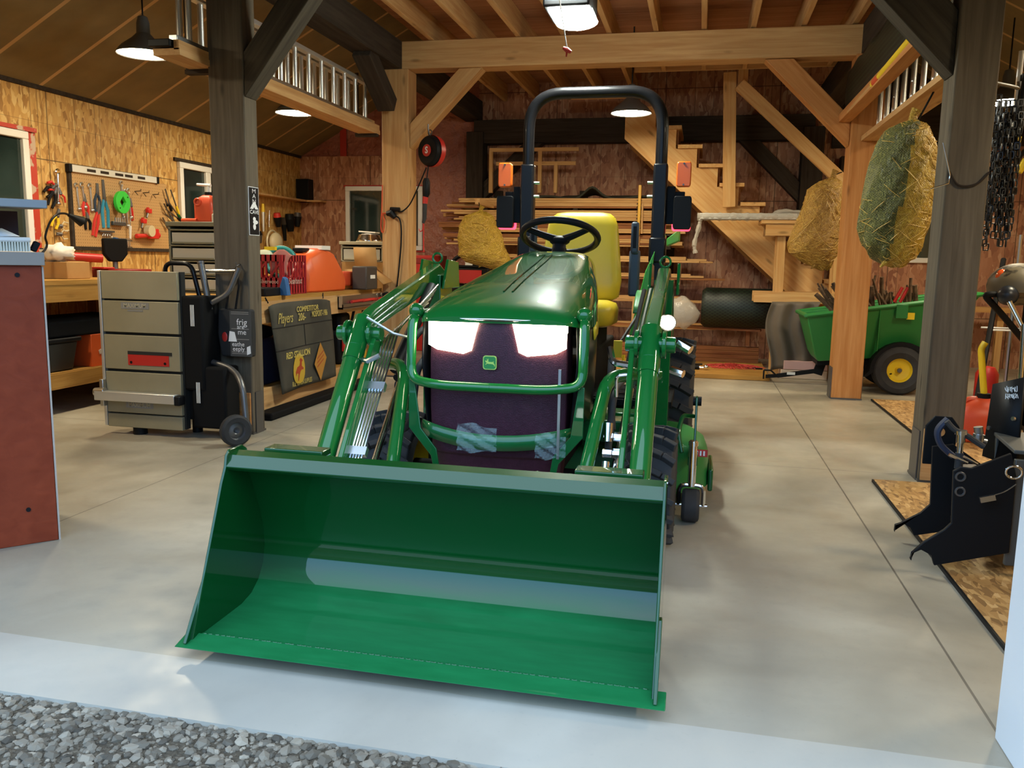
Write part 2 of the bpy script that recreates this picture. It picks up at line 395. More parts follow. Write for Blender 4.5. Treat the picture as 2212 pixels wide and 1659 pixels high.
w = MB(); w.prism([(XL, WH), (-2.45, WH), (-2.45, 2.40), (.80, 2.40), (.80, WH), (XR, WH), (RX, WH + SL * (XR - RX))], (0, YF, 0), (1, 0, 0), (0, 0, 1), (0, .14, 0)); struct(w.build('wall_front_header', m_siding))
LS = math.hypot(RX - XL, SL * (RX - XL)); cs = (RX - XL) / LS; sn = SL * cs
slabwall('ceiling_left', (XL, YF, WH), (cs, 0, sn), (0, 1, 0), LS, YB - YF + .1, m_kraft, -.08)
slabwall('ceiling_right', (XR, YF, WH), (-cs, 0, sn), (0, 1, 0), LS, YB - YF + .1, m_kraft, .08)
# door jamb of the big opening
j = MB(); j.box((.70, 1.64, 0), (.80, 1.95, 2.40)); j.box((.80, 1.60, 0), (.98, 1.66, 2.50)); j.box((-2.55, 1.64, 0), (-2.45, 1.95, 2.40)); j.box((-2.45, 1.64, 2.40), (.70, 1.95, 2.50))
jb = struct(j.build('trim_1', m_white, bev=.004), 'white painted jamb of the big door opening')
b = MB()
for z in (.30, .75, 1.2): b.cyl((.695, 1.70, z), (.703, 1.70, z), .008, n=8)
b.build('bolt', m_stl, jb)
j = MB(); j.box((.82, 2.10, 0), (.86, 2.13, 2.5)); struct(j.build('trim_2', m_stl), 'galvanised track of the big door')
# trim board where wall meets the ceiling
j = MB(); j.box((XL, YF, WH - .02), (XL + .02, YB, WH + .012)); struct(j.build('trim_3', m_dark))
j = MB(); j.box((-4.36, YB - .012, WH), (-4.28, YB, 2.62)); struct(j.build('trim_4', M('red_tape', (.42, .03, .02), .4)), 'red sheathing tape on the pink barrier of the back gable')

def gravel():
    m, N, L, P, vec = nodes('gravel_bed'); a = noise(N, L, vec, 90, 4); col = ramp(N, L, a, [(.3, '#3a3122'), (.55, '#564a38'), (.75, '#786b58')])
    b = noise(N, L, vec, 2.2, 3); col = mix(N, L, math_(N, L, 'MULTIPLY', b, .4), col, hexc('#3a342a')); L.new(col, P.inputs['Base Color']); P.inputs['Roughness'].default_value = .9
    bp = nd(N, 'ShaderNodeBump'); bp.inputs['Strength'].default_value = .7; bp.inputs['Distance'].default_value = .02; L.new(a, bp.inputs['Height']); L.new(bp.outputs[0], P.inputs['Normal']); return m
g = MB(); g.box((-14, -12, -.2), (10, 1.57, -.012)); struct(g.build('ground', gravel()), 'gravel yard in front of the slab')
def stones():
    rnd = random.Random(3); mb = MB(); t = (1 + 5 ** .5) / 2
    iv = [V(p).normalized() for p in [(-1, t, 0), (1, t, 0), (-1, -t, 0), (1, -t, 0), (0, -1, t), (0, 1, t), (0, -1, -t), (0, 1, -t), (t, 0, -1), (t, 0, 1), (-t, 0, -1), (-t, 0, 1)]]
    fc = [(0, 11, 5), (0, 5, 1), (0, 1, 7), (0, 7, 10), (0, 10, 11), (1, 5, 9), (5, 11, 4), (11, 10, 2), (10, 7, 6), (7, 1, 8), (3, 9, 4), (3, 4, 2), (3, 2, 6), (3, 6, 8), (3, 8, 9), (4, 9, 5), (2, 4, 11), (6, 2, 10), (8, 6, 7), (9, 8, 1)]
    for i in range(9000):
        y = 1.575 - rnd.random() ** 1.3 * .75; x = rnd.uniform(-2.0, .5)
        s = rnd.choice((.004, .005, .006, .007, .009, .012)) * rnd.uniform(.8, 1.3); q = (rnd.uniform(.7, 1.5), rnd.uniform(.7, 1.3), rnd.uniform(.5, .8))
        a = rnd.random() * 6.3; ca, sa = math.cos(a), math.sin(a); k = V((x, y, -.013 + s * .2)); o = V((x * 40, y * 40, i * .37))
        vs = []
        for p in iv:
            r = s * rnd.uniform(.8, 1.15); X, Y = p.x * q[0] * r, p.y * q[1] * r; vs.append(k + V((X * ca - Y * sa, X * sa + Y * ca, p.z * q[2] * r)))
        mb.add(vs, fc, [o] * 12)
    m = M('gravel_stone', '#3e362a', .85, 0, 0, '#978a76', .9, contrast=(.3, .75), detail=1)
    o = mb.build('gravel', m, fix=False, ang=20)
    tag(o, 'loose grey gravel stones lying in front of the concrete slab', 'gravel', kind='stuff')
stones()

# ------------------------------------------------------------------ timber frame
def timber(name, p0, p1, w, h, mat, label, cat='timber post', up=(0, 0, 1), group=None, bev=.006):
    mb = MB(); mb.beam(p0, p1, w, h, up); return tag(mb.build(name, mat, bev=bev), label, cat, group)
def post(x0, x1, y0, y1, z1, mat, label, base=True):
    t = thing('timber_post', label, 'post', ((x0 + x1) / 2, (y0 + y1) / 2, 0)); cx, cy = (x0 + x1) / 2, (y0 + y1) / 2
    mb = MB(); mb.beam((cx, cy, .006), (cx, cy, z1), y1 - y0, x1 - x0, (1, 0, 0)); mb.build('shaft', mat, t, bev=.008)
    b = MB(); b.box((x0 - .004, y0 - .004, 0), (x1 + .004, y1 + .004, .012))
    if base:
        b.box((x0 - .007, y0 + .03, 0), (x0 - .001, y1 - .03, .25)); b.box((x1 + .001, y0 + .03, 0), (x1 + .007, y1 - .03, .25))
    b.build('base_bracket', m_dstl, t); return t
PLF = (-2.765, -2.545, 4.40, 4.54); PRF = (1.102, 1.287, 4.37, 4.57)
post(*PLF, 2.64, m_grey2, 'weathered grey timber post with the small black sign, front left')
post(*PRF, 2.64, m_grey2, 'weathered grey-brown timber post beside the hanging chains, front right')
q = MB(); q.box((1.106, 4.356, .012), (1.283, 4.365, .27)); tag(q.build('base_board', m_pine, bev=.002), 'short orange-brown board at the foot of the front right post', 'board')
post(-2.74, -2.50, 6.98, 7.20, 2.64, m_pine, 'yellow pine post with the black plug and orange cord, left of the tractor')
post(1.065, 1.29, 6.98, 7.20, 2.64, m_fir, 'orange pine post in front of the green dump cart')
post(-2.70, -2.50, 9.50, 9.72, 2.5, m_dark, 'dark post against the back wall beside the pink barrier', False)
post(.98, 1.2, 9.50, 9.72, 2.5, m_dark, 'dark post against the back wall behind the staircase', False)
def tb(p0, p1, w, h, mat, label, cat='beam', up=(0, 0, 1)): return timber('timber_' + ('brace' if 'brace' in label else 'beam'), p0, p1, w, h, mat, label, cat, up)
tb((-2.62, 7.09, 2.752), (1.20, 7.09, 2.742), .19, .225, m_pine, 'thick pine beam across the bay above the tractor, from post to post')
tb((-2.65, 4.47, 2.752), (1.23, 4.47, 2.752), .16, .225, m_grey, 'front beam joining the two weathered front posts')
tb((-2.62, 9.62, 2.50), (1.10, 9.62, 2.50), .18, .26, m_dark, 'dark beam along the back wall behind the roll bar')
tb((-2.66, 2.2, 2.752), (-2.66, 9.7, 2.752), .2, .225, m_dark, 'left eaves beam carried by the left row of posts')
tb((1.2, 2.2, 2.752), (1.2, 9.7, 2.752), .2, .225, m_dark, 'right eaves beam carried by the right row of posts')
def brace(p0, p1, mat, label, w=.13, h=.15, up=(0, 1, 0)): return tb(p0, p1, w, h, mat, label, 'brace', up)
def brace2(xp, za, zb_, m, top, y0, y1, mat, label):
    # knee brace with its foot cut to the post face and its head cut to the underside of the beam
    g = 1 if m > 0 else -1; xp += .0015 * g; top -= .0015
    poly = [(xp, za), (xp, zb_), (xp + (top - zb_) / m, top), (xp + (top - za) / m, top)]
    q = MB(); q.prism(poly, (0, y0, 0), (1, 0, 0), (0, 0, 1), (0, y1 - y0, 0)); d = V((1, 0, m)).normalized(); e = V((-d.z, 0, d.x)); o = random.random() * 7
    q.w = [V((p.dot(d) + o, p.y, p.dot(e))) for p in q.v]; return tag(q.build('timber_brace', mat, bev=.005), label, 'brace')
brace2(-2.545, 1.93, 2.17, 1.25, 2.639, 4.405, 4.535, m_dim, 'grey knee brace, darkened by painted-in shade, rising from the post with the small black sign')
brace2(1.102, 1.94, 2.23, -1.06, 2.639, 4.40, 4.54, m_dim, 'grey knee brace, darkened by painted-in shade, rising from the post beside the chains')
zq = lambda px, py: QY(px, py, 7.03).z
brace2(-2.50, zq(882, 321), zq(876, 268), 1.02, 2.639, 7.02, 7.16, m_pine, 'pine knee brace behind the cord reel, left of the beam')
brace2(1.065, zq(1836, 316), zq(1842, 254), -1.0, 2.629, 7.02, 7.16, m_fir, 'orange pine knee brace between the right post and the beam')
brace2(-2.50, 1.74, 1.94, .92, 2.369, 9.53, 9.68, m_dark, 'dark knee brace on the back wall, left end')
brace2(.98, 1.72, 1.93, -1.0, 2.369, 9.53, 9.68, m_dark, 'dark knee brace on the back wall behind the stair rail')
brace((-2.66, 6.915, 2.33), (-2.66, 6.38, 2.66), m_dark, 'dark knee brace leaning forward from the left pine post', up=(1, 0, 0))
# loft joists and deck
JX = [-2.30 + .372 * i for i in range(10)]
for i, x in enumerate(JX):
    yb = 8.42 if x > -.75 else 9.74
    mb = MB(); mb.beam((x, 4.4, 2.958), (x, yb, 2.958), .042, .184)
    tag(mb.build('loft_joist', m_pine, bev=.003), 'pine joist under the loft boards above the tractor', 'joist', 'loft joists')
mb = MB(); mb.beam((-.72, 8.44, 2.958), (1.15, 8.44, 2.958), .04, .184, (0, 0, 1)); tag(mb.build('rim_joist', m_pine), 'pine rim joist along the edge of the stair opening', 'joist')
mb = MB()
for a in range(24):
    y0 = 4.1 + a * .18
    mb.beam((-2.62, y0 + .09, 3.062), (1.25, y0 + .09, 3.062), .176, .022)
for a in range(7):
    y0 = 8.42 + a * .18
    mb.beam((-2.62, y0 + .09, 3.062), (-.74, y0 + .09, 3.062), .176, .022)
struct(mb.build('ceiling_loft', m_deck), 'board deck of the loft')
mb = MB(); mb.box((1.3, 9.70, 2.3), (XR, 9.74, 3.2)); struct(mb.build('wall_back_loft', m_dark))

# ------------------------------------------------------------------ lamps
def pendant(x, y, z, label, top):
    t = thing('pendant_lamp', label, 'lamp', (x, y, z), 'workshop pendant lamps')
    s = MB(); s.lathe([(.178, 0), (.172, .012), (.14, .05), (.075, .10), (.042, .135), (.04, .2), (.03, .24), (.008, .25)], (x, y, z), n=36)
    s.build('lamp_shade', m_shade, t, solid=.004)
    b = MB(); b.lathe([(.001, -.008), (.08, -.006), (.14, -.001), (.169, .006)], (x, y, z), n=32); b.build('bulb', m_lamp, t)
    c = MB(); c.cyl((x, y, z + .24), (x, y, top), .006, n=6); c.build('cord', m_blk, t)
    return t
def roofz(x): return WH + SL * min(x - XL, XR - x)
pendant(-3.74, 5.2, 2.38, 'lit dish pendant lamp hanging nearest, above the tool bench, left', roofz(-3.74))
pendant(-3.71, 7.3, 2.35, 'lit dish pendant lamp under the ladder rack, farther back on the left', roofz(-3.71))
pendant(-.66, 7.55, 2.33, 'lit dish pendant lamp framed by the tractor roll bar', 3.05)
pendant(2.25, 7.4, 2.33, 'lit pendant lamp half hidden by the chains at right', roofz(2.25))
pendant(2.28, 5.2, 2.38, 'lit dish pendant lamp over the right aisle', roofz(2.28))
pendant(-3.72, 3.1, 2.38, 'lit dish pendant lamp over the red cabinet by the door', roofz(-3.72))
pendant(2.28, 3.1, 2.38, 'lit dish pendant lamp over the black attachment by the door', roofz(2.28))

# garage door opener with light lenses and release cord
def opener():
    x, y, z = -.80, 4.95, 2.52
    t = thing('garage_door_opener', 'black garage door opener with glowing white lenses above the tractor', 'door opener', (x, y, z - .12))
    b = MB(); b.box((x - .13, y - .16, z - .075), (x + .13, y + .20, z + .06)); b.build('housing', m_blk, t, bev=.012)
    l = MB(); l.prism([(-.12, 0), (.12, 0), (.12, .085), (-.12, .085)], (x, y - .215, z - .005), (1, 0, 0), (0, 0, 1), (0, .05, 0)); l.build('lens', m_led, t, bev=.012)
    l = MB(); l.prism([(-.125 * math.cos(a), -.045 * math.sin(a)) for a in [PI * i / 10 for i in range(11)]], (x + .015, y - .1, z - .078), (1, 0, 0), (0, 0, 1), (0, .27, 0)); l.build('lens', m_led, t)
    s = MB()
    for dx in (-.11, .11): s.beam((x + dx, y + .1, z + .06), (x + dx, y + .1, 2.868), .03, .004, (0, 1, 0))
    s.box((x - .14, y + .085, 2.862), (x + .14, y + .115, 2.868)); s.build('hanger_strap', m_stl, t)
    r = MB(); r.beam((x, 2.1, z + .03), (x, y - .16, z + .03), .03, .045); r.build('rail', m_stl, t)
    c = MB(); q = QY(1225, 108, y - .25); c.tube([(x - .035, y - .25, z + .02), (q.x, y - .25, q.z)], .0035, 6); c.build('release_cord', m_white, t)
    h = MB(); h.tube([q + V((-.022, 0, .012)), q, q + V((.022, 0, -.012))], [.008, .014, .008], 8); h.cyl(q, q + V((-.004, 0, -.035)), .006, .004, 6); h.build('pull_handle', m_red, t)
opener()
# ------------------------------------------------------------------ tractor
CX = -.66
def T(u, y, z): return V((CX + u, y, z))
TR = thing('tractor', 'green compact tractor with front loader bucket, yellow seat and lit headlamps', 'tractor', (CX, 3.9, 0))
m_grille = M('grille_screen', (.036, .007, .014), .5, 0, .05, (.048, .010, .020), 60, bump=.25, bs=260, spec=.3)  # maroon tint over the dark screen is lens flare put into its colour
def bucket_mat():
    m, N, L, P, vec = nodes('green_paint_scuffed_lit'); sx = nd(N, 'ShaderNodeSeparateXYZ'); L.new(vec, sx.inputs[0])
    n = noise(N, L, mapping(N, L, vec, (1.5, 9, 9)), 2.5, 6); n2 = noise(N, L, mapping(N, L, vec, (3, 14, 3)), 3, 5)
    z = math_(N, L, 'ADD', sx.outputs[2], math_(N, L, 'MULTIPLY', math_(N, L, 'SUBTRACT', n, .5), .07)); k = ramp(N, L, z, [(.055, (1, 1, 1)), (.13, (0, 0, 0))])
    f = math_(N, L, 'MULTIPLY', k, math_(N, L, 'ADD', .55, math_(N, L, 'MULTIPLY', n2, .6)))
    L.new(mix(N, L, f, (.001, .050, .008), (.012, .15, .045)), P.inputs['Base Color']); P.inputs['Roughness'].default_value = .4; P.inputs['Specular IOR Level'].default_value = .06  # lower green is lighter: scuffs plus sky light put into the colour
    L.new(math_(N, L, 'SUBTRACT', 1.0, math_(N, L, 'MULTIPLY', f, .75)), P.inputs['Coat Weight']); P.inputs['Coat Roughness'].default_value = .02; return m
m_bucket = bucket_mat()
# loader bucket: rolled shell, side plates, cutting edge
PR = [(1.84, .045), (2.08, .048), (2.135, .060), (2.178, .088), (2.207, .130), (2.219, .185), (2.213, .245), (2.195, .305), (2.170, .365), (2.140, .430), (2.118, .478)]
def offs(pr, t):
    out = []
    for i, p in enumerate(pr):
        a = V((*pr[max(i - 1, 0)], 0)); b = V((*pr[min(i + 1, len(pr) - 1)], 0)); d = (b - a).normalized(); out.append((p[0] + d.y * t, p[1] - d.x * t))
    return out
BW = .60
bm = MB(); po = PR + offs(PR, .008)[::-1]
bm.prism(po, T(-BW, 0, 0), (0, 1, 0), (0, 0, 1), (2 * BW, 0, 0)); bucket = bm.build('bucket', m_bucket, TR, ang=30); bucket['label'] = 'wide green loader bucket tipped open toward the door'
bm = MB(); lp = [(2.030, .462), (2.038, .456), (2.050, .484), (2.075, .497), (2.118, .486), (2.122, .494), (2.078, .508), (2.046, .500), (2.022, .470)]
bm.prism(lp, T(-BW, 0, 0), (0, 1, 0), (0, 0, 1), (2 * BW, 0, 0)); bm.build('top_lip', m_green, bucket, bev=.003, ang=25)
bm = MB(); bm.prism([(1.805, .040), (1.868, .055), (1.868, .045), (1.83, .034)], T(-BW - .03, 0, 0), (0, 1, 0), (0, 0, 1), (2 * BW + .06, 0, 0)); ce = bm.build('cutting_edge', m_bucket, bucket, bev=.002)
bm = MB()
for i in range(70):
    u = -BW + .02 + i * (2 * BW - .04) / 69 + random.uniform(-.003, .003); bm.ball(T(u, 1.870 + random.uniform(-.001, .001), .0535), (.007, .0035, .0028), 6, 4)
bm.build('weld_bead', m_greend, bucket)
SP = [(1.838, .046), (2.08, .044), (2.14, .056), (2.186, .084), (2.217, .128), (2.229, .185), (2.223, .247), (2.205, .307), (2.18, .368), (2.15, .433), (2.135, .50), (2.11, .515), (2.045, .515), (2.028, .50), (2.022, .47), (2.00, .43)]
for s in (-1, 1):
    bm = MB(); bm.prism(SP, T(s * BW - .004, 0, 0), (0, 1, 0), (0, 0, 1), (.008, 0, 0)); bm.build('side_plate', m_green, bucket, bev=.002)
    bm = MB(); bm.prism([(1.815, .046), (1.90, .05), (1.955, .20), (1.925, .205), (1.87, .13)], T(s * (BW + .006) - .005, 0, 0), (0, 1, 0), (0, 0, 1), (.010, 0, 0)); bm.build('side_cutter', m_green, bucket, bev=.002)
    bm = MB()
    for u in (.30, .51): bm.prism([(2.19, .37), (2.24, .20), (2.33, .18), (2.36, .30), (2.24, .44), (2.155, .49), (2.145, .46)], T(s * u - .05, 0, 0), (0, 1, 0), (0, 0, 1), (.012, 0, 0)); bm.prism([(2.19, .37), (2.24, .20), (2.33, .18), (2.36, .30), (2.24, .44), (2.155, .49), (2.145, .46)], T(s * u + .04, 0, 0), (0, 1, 0), (0, 0, 1), (.012, 0, 0))
    bm.box(T(s * .45 - .09, 2.13, .485), T(s * .45 + .09, 2.19, .505)); bm.build('bucket_bracket', m_green, bucket, bev=.003)
# loader arms
for s in (-1, 1):
    a = MB(); a.tube([T(s * .51, 2.30, .19), T(s * .51, 2.745, .765)], .033, 16); a.cyl(T(s * .51, 2.69, .695), T(s * .51, 2.785, .815), .036, n=16)
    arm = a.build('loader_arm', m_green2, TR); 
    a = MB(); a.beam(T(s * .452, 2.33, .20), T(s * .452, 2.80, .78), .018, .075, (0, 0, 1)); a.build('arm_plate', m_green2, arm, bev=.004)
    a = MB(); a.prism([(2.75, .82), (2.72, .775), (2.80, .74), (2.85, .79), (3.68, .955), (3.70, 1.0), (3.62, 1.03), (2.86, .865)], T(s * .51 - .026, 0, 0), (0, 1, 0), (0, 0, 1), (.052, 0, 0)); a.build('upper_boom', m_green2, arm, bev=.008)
    a = MB(); a.cyl(T(s * .51 - .082, 2.765, .785), T(s * .51 + .082, 2.765, .785), .026, n=18); a.cyl(T(s * .51 - .052, 2.765, .785), T(s * .51 - .038, 2.765, .785), .046, n=20); a.cyl(T(s * .51 + .038, 2.765, .785), T(s * .51 + .052, 2.765, .785), .046, n=20); a.cyl(T(s * .51, 2.72, .735), T(s * .51, 2.80, .835), .035, n=16); a.build('knee_pin', m_green2, arm, bev=.003)
    a = MB(); a.cyl(T(s * .44, 2.765, .795), T(s * .432, 2.765, .795), .02, n=6); a.cyl(T(s * .582, 2.765, .795), T(s * .59, 2.765, .795), .018, n=6); a.each('bolt', m_stl, arm)
    # mast behind the front axle
    a = MB(); a.box(T(s * .51 - .04, 3.58, .30), T(s * .51 + .04, 3.76, .98)); a.prism([(3.55, .92), (3.80, .92), (3.78, 1.04), (3.62, 1.05)], T(s * .51 - .065, 0, 0), (0, 1, 0), (0, 0, 1), (.012, 0, 0)); a.prism([(3.55, .92), (3.80, .92), (3.78, 1.04), (3.62, 1.05)], T(s * .51 + .053, 0, 0), (0, 1, 0), (0, 0, 1), (.012, 0, 0))
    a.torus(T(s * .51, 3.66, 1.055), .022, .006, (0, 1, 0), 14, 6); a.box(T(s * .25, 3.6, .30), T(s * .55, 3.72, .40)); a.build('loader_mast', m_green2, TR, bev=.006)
    # cross tube bent down to the bucket bracket
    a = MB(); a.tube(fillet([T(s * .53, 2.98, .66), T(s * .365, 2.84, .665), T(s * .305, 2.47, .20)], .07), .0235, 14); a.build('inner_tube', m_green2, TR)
    # lift and bucket cylinders
    a = MB(); a.cyl(T(s * .435, 2.98, .60), T(s * .40, 2.45, .20), .012, n=12); c = a.build('cylinder_rod', m_chr, TR); a = MB(); a.cyl(T(s * .47, 3.45, .93), T(s * .44, 2.93, .64), .024, n=14); a.build('cylinder_barrel', m_green if s > 0 else m_chr, c) if s > 0 else a.cyl(T(s * .44, 2.99, .62), T(s * .44, 2.96, .60), .02) and a.build('cylinder_barrel', m_blk, c)
    # front tyres, rims
def tyre(u, y, r, w, nl, rimr, name, lab=None):
    c = T(u, y, r); mb = MB()
    pf = [(rimr, -w * .42), (rimr * 1.1, -w * .5), (r * .80, -w * .53), (r * .93, -w * .46), (r * .955, -w * .3), (r * .955, w * .3), (r * .93, w * .46), (r * .80, w * .53), (rimr * 1.1, w * .5), (rimr, w * .42)]
    mb.lathe(pf, c, (1, 0, 0), 36)
    for i in range(nl):
        for s in (-1, 1):
            a0 = 2 * PI * (i + (.5 if s > 0 else 0)) / nl
            def pt(a, x, rr): return c + V((x, rr * math.cos(a), rr * math.sin(a)))
            p = [pt(a0, s * w * .02, r * .975), pt(a0 + .13 * 6 / nl * 2.4, s * w * .28, r * .98), pt(a0 + .28 * 6 / nl * 2.4, s * w * .50, r * .94)]
            for q in range(2): mb.beam(p[q], p[q + 1], .021 * r / .21, .042 * r / .21, (p[q] - c))
    o = mb.build(name, m_rub, TR, bev=.003)
    m2 = MB(); m2.lathe([(.001, w * .10), (rimr * .35, w * .12), (rimr * .4, w * .02), (rimr * .85, -w * .02 + w * .1), (rimr * .98, w * .40), (rimr * 1.04, w * .44), (rimr * 1.02, -w * .40)], c, (1 if u > 0 else -1, 0, 0), 28); m2.build('rim', m_yelp, o)
    return o
for s in (-1, 1):
    tyre(s * .50, 3.14, .212, .20, 18, .125, 'front_tyre'); tyre(s * .50, 4.57, .315, .29, 20, .16, 'rear_tyre')
    fd = MB(); fd.loft([[V((0, 4.57 + .43 * math.cos(a), .40 + .50 * math.sin(a))) + T(s * ux, 0, 0) for a in [PI * (.05 + .66 * i / 16) for i in range(17)]] for ux in (.33, .34, .50, .52)], False, False)
    fd.build('fender', m_greenp, TR, solid=.008)
    hd = MB(); hd.box(T(s * .29 - .022, 4.76, 1.10), T(s * .29 + .022, 4.79, 1.275)); hd.box(T(s * .29 - .03, 4.79, .86), T(s * .29 + .03, 4.84, 1.12)); h2 = hd.build('grab_handle', M('slate_plastic', (.03, .05, .075), .5), TR, bev=.012); h2b = MB(); h2b.box(T(s * .29 - .009, 4.756, 1.13), T(s * .29 + .009, 4.762, 1.25)); h2b.build('slot', m_blk, h2)
ax = MB(); ax.cyl(T(-.44, 3.14, .212), T(.44, 3.14, .212), .04, n=12); ax.box(T(-.12, 2.95, .16), T(.12, 3.3, .30)); ax.beam(T(-.38, 3.06, .2), T(.38, 3.06, .2), .03, .03); ax.build('front_axle', m_blkm, TR, bev=.01)
ax = MB(); ax.cyl(T(-.42, 4.57, .315), T(.42, 4.57, .315), .07, n=14); ax.box(T(-.17, 3.3, .26), T(.17, 5.0, .62)); ax.box(T(-.20, 2.78, .28), T(-.14, 3.9, .42)); ax.box(T(.14, 2.78, .28), T(.20, 3.9, .42)); ax.build('chassis', m_blkm, TR, bev=.012)
fl = MB(); fl.box(T(-.56, 3.78, .40), T(.56, 4.22, .43))
for i in range(9): fl.box(T(.20, 3.80 + i * .045, .43), T(.54, 3.82 + i * .045, .438)); fl.box(T(-.54, 3.80 + i * .045, .43), T(-.20, 3.82 + i * .045, .438))
fl.build('foot_platform', m_blkm, TR, bev=.004)
fr = MB(); fr.box(T(.22, 3.30, .33), T(.45, 3.42, .42)); fr.box(T(-.45, 3.30, .33), T(-.22, 3.42, .42)); fr.prism([(3.35, .30), (3.6, .30), (3.72, .62), (3.5, .62)], T(.30, 0, 0), (0, 1, 0), (0, 0, 1), (.012, 0, 0)); fr.box(T(.2, 3.45, .28), T(.5, 3.56, .34)); fr.each('loader_frame', m_greend, TR, bev=.006)
# hood
HS = [(2.690, .235, .862, .842), (2.705, .258, .880, .838), (2.75, .276, .903, .832), (2.86, .288, .935, .822), (3.05, .288, .972, .815), (3.28, .272, 1.010, .82), (3.48, .250, 1.040, .84), (3.62, .228, 1.066, .86), (3.72, .208, 1.085, .88), (3.80, .200, 1.094, .90), (3.86, .190, 1.088, .90)]
def hoodz(y, u):
    for a, b in zip(HS, HS[1:]):
        if a[0] <= y <= b[0]:
            t = (y - a[0]) / (b[0] - a[0]); w, zt, zs = (a[i] + (b[i] - a[i]) * t for i in (1, 2, 3))
            return zs + (zt - zs) * (1 - min(abs(u) / w, 1) ** 3.33) ** .33
    return 1.0
rings = []
for y, w, zt, zs in HS:
    r = []
    for i in range(25):
        th = PI * (1 - i / 24); ep = .60 - .16 * min(max((y - 2.9) / .9, 0), 1); cx = math.copysign(abs(math.cos(th)) ** ep, math.cos(th)); cz = abs(math.sin(th)) ** (.66 - .16 * min(max((y - 2.9) / .9, 0), 1))
        r.append(T(w * cx, y, zs + (zt - zs) * cz))
    rings.append(r)
hm = MB(); hm.loft(rings, False, False); c0 = rings[0]; hm.add(c0, [tuple(range(25))]); c1 = rings[-1]; hm.add(c1, [tuple(range(24, -1, -1))])
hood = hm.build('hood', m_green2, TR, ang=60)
hm = MB()
for s in (-1, 1):
    hm.tube([T(s * .016, 2.88 + i * .078, hoodz(2.88 + i * .078, .016) + .002) for i in range(11)], .0035, 6)
hm.build('hood_crease', m_green, hood)
for s in (-1, 1):
    hm = MB(); hm.loft([[T(s * (w * .985), y, zs + .012), T(s * (w * .985 + .006), y, zs - .05)] for y, w, zt, zs in HS[4:9]], False, False); hm.build('side_stripe', m_yelp, hood, solid=.004)
    hm = MB(); hm.loft([[T(s * (w * .97), y, zs + .004), T(s * (w * .97 + .004), y, .70), T(s * min(w * .95, .25), y, .44)] for y, w, zt, zs in HS[2:10]], False, False); hm.build('side_panel', m_blkg, hood, solid=.006)
# grille with headlamps
gm = MB(); rr = []
for z, w, fy in ((.285, .215, 2.735), (.375, .225, 2.725), (.385, .236, 2.712), (.55, .240, 2.702), (.70, .240, 2.698), (.80, .238, 2.700), (.866, .228, 2.708)):
    rr.append([T(-w, 2.86, z)] + [T(-w * math.cos(PI * (.06 + .88 * i / 12)) / math.cos(PI * .06), fy + .05 * (1 - math.sin(PI * (.06 + .88 * i / 12))), z) for i in range(13)] + [T(w, 2.86, z)])
gm.loft(rr, True, True); grille = gm.build('grille', m_grille, TR, bev=.004, ang=50)
LP = [(.058, .845), (.205, .853), (.236, .842), (.236, .762), (.205, .746), (.11, .735), (.082, .747)]
for s in (-1, 1):
    h = MB(); n = len(LP); fr_ = [T(s * a, 2.697 + .05 * max(0, a - .09) ** 1.2 * 2.2, b) for a, b in LP]; cen = sum((V(p) for p in fr_), V((0, 0, 0))) / n
    h.add(fr_ + [p + V((0, .05, 0)) for p in fr_] + [cen + V((0, -.012, 0))], [(i, (i + 1) % n, n + (i + 1) % n, n + i) for i in range(n)] + [(i, (i + 1) % n, 2 * n) for i in range(n)])
    hl = h.build('headlamp', m_head, TR, ang=60); hl['label'] = 'glaring lit headlamp'
bz = MB(); bz.loft([[T(-.235, 2.70, .855), T(-.235, 2.705, .848)], [T(0, 2.682, .858), T(0, 2.684, .850)], [T(.235, 2.70, .855), T(.235, 2.705, .848)]], False, False); bz.build('hood_trim', m_chr, hood, solid=.003)
# leaping-deer emblem
ep = T(-.015, 2.691, .710)
def rsq(a, r, k=4):
    return [(sx * (a - r) + r * math.cos(t), sy * (a - r) + r * math.sin(t)) for sx, sy, t0 in ((1, 1, 0), (-1, 1, PI / 2), (-1, -1, PI), (1, -1, 1.5 * PI)) for t in [t0 + PI / 2 * i / k for i in range(k + 1)]]
m_bad = M('emblem_yellow', (.42, .55, .10), .4)
e = MB(); e.prism(rsq(.0235, .009), ep, (1, 0, 0), (0, 0, 1), (0, -.003, 0)); em = e.build('emblem', m_bad, TR)
e = MB(); e.prism(rsq(.0205, .0075), ep + V((0, -.003, 0)), (1, 0, 0), (0, 0, 1), (0, -.0012, 0)); e.build('emblem_field', m_greenp, em)
DEER = [(-11, 2), (-13, 6), (-12, 7), (-9, 5.5), (-7, 8), (-9, 12), (-8, 12.5), (-6, 9), (-4, 11), (-4.5, 13), (-3.2, 12), (-3.5, 8.5), (-4, 4), (2, 3), (8, 3.2), (12, 5), (12.5, 4), (11, 1), (15, -4), (15.5, -9), (14, -9.5), (13, -5), (8, -3), (2, -2.5), (-2, -2.8), (-6, -1.5), (-11, -5), (-13, -4.5), (-8, 0)]
e = MB(); e.prism([(a * .00118, b * .00118 - .001) for a, b in DEER], ep + V((0, -.0042, 0)), (1, 0, 0), (0, 0, 1), (0, -.001, 0)); e.build('emblem_deer', m_bad, em)
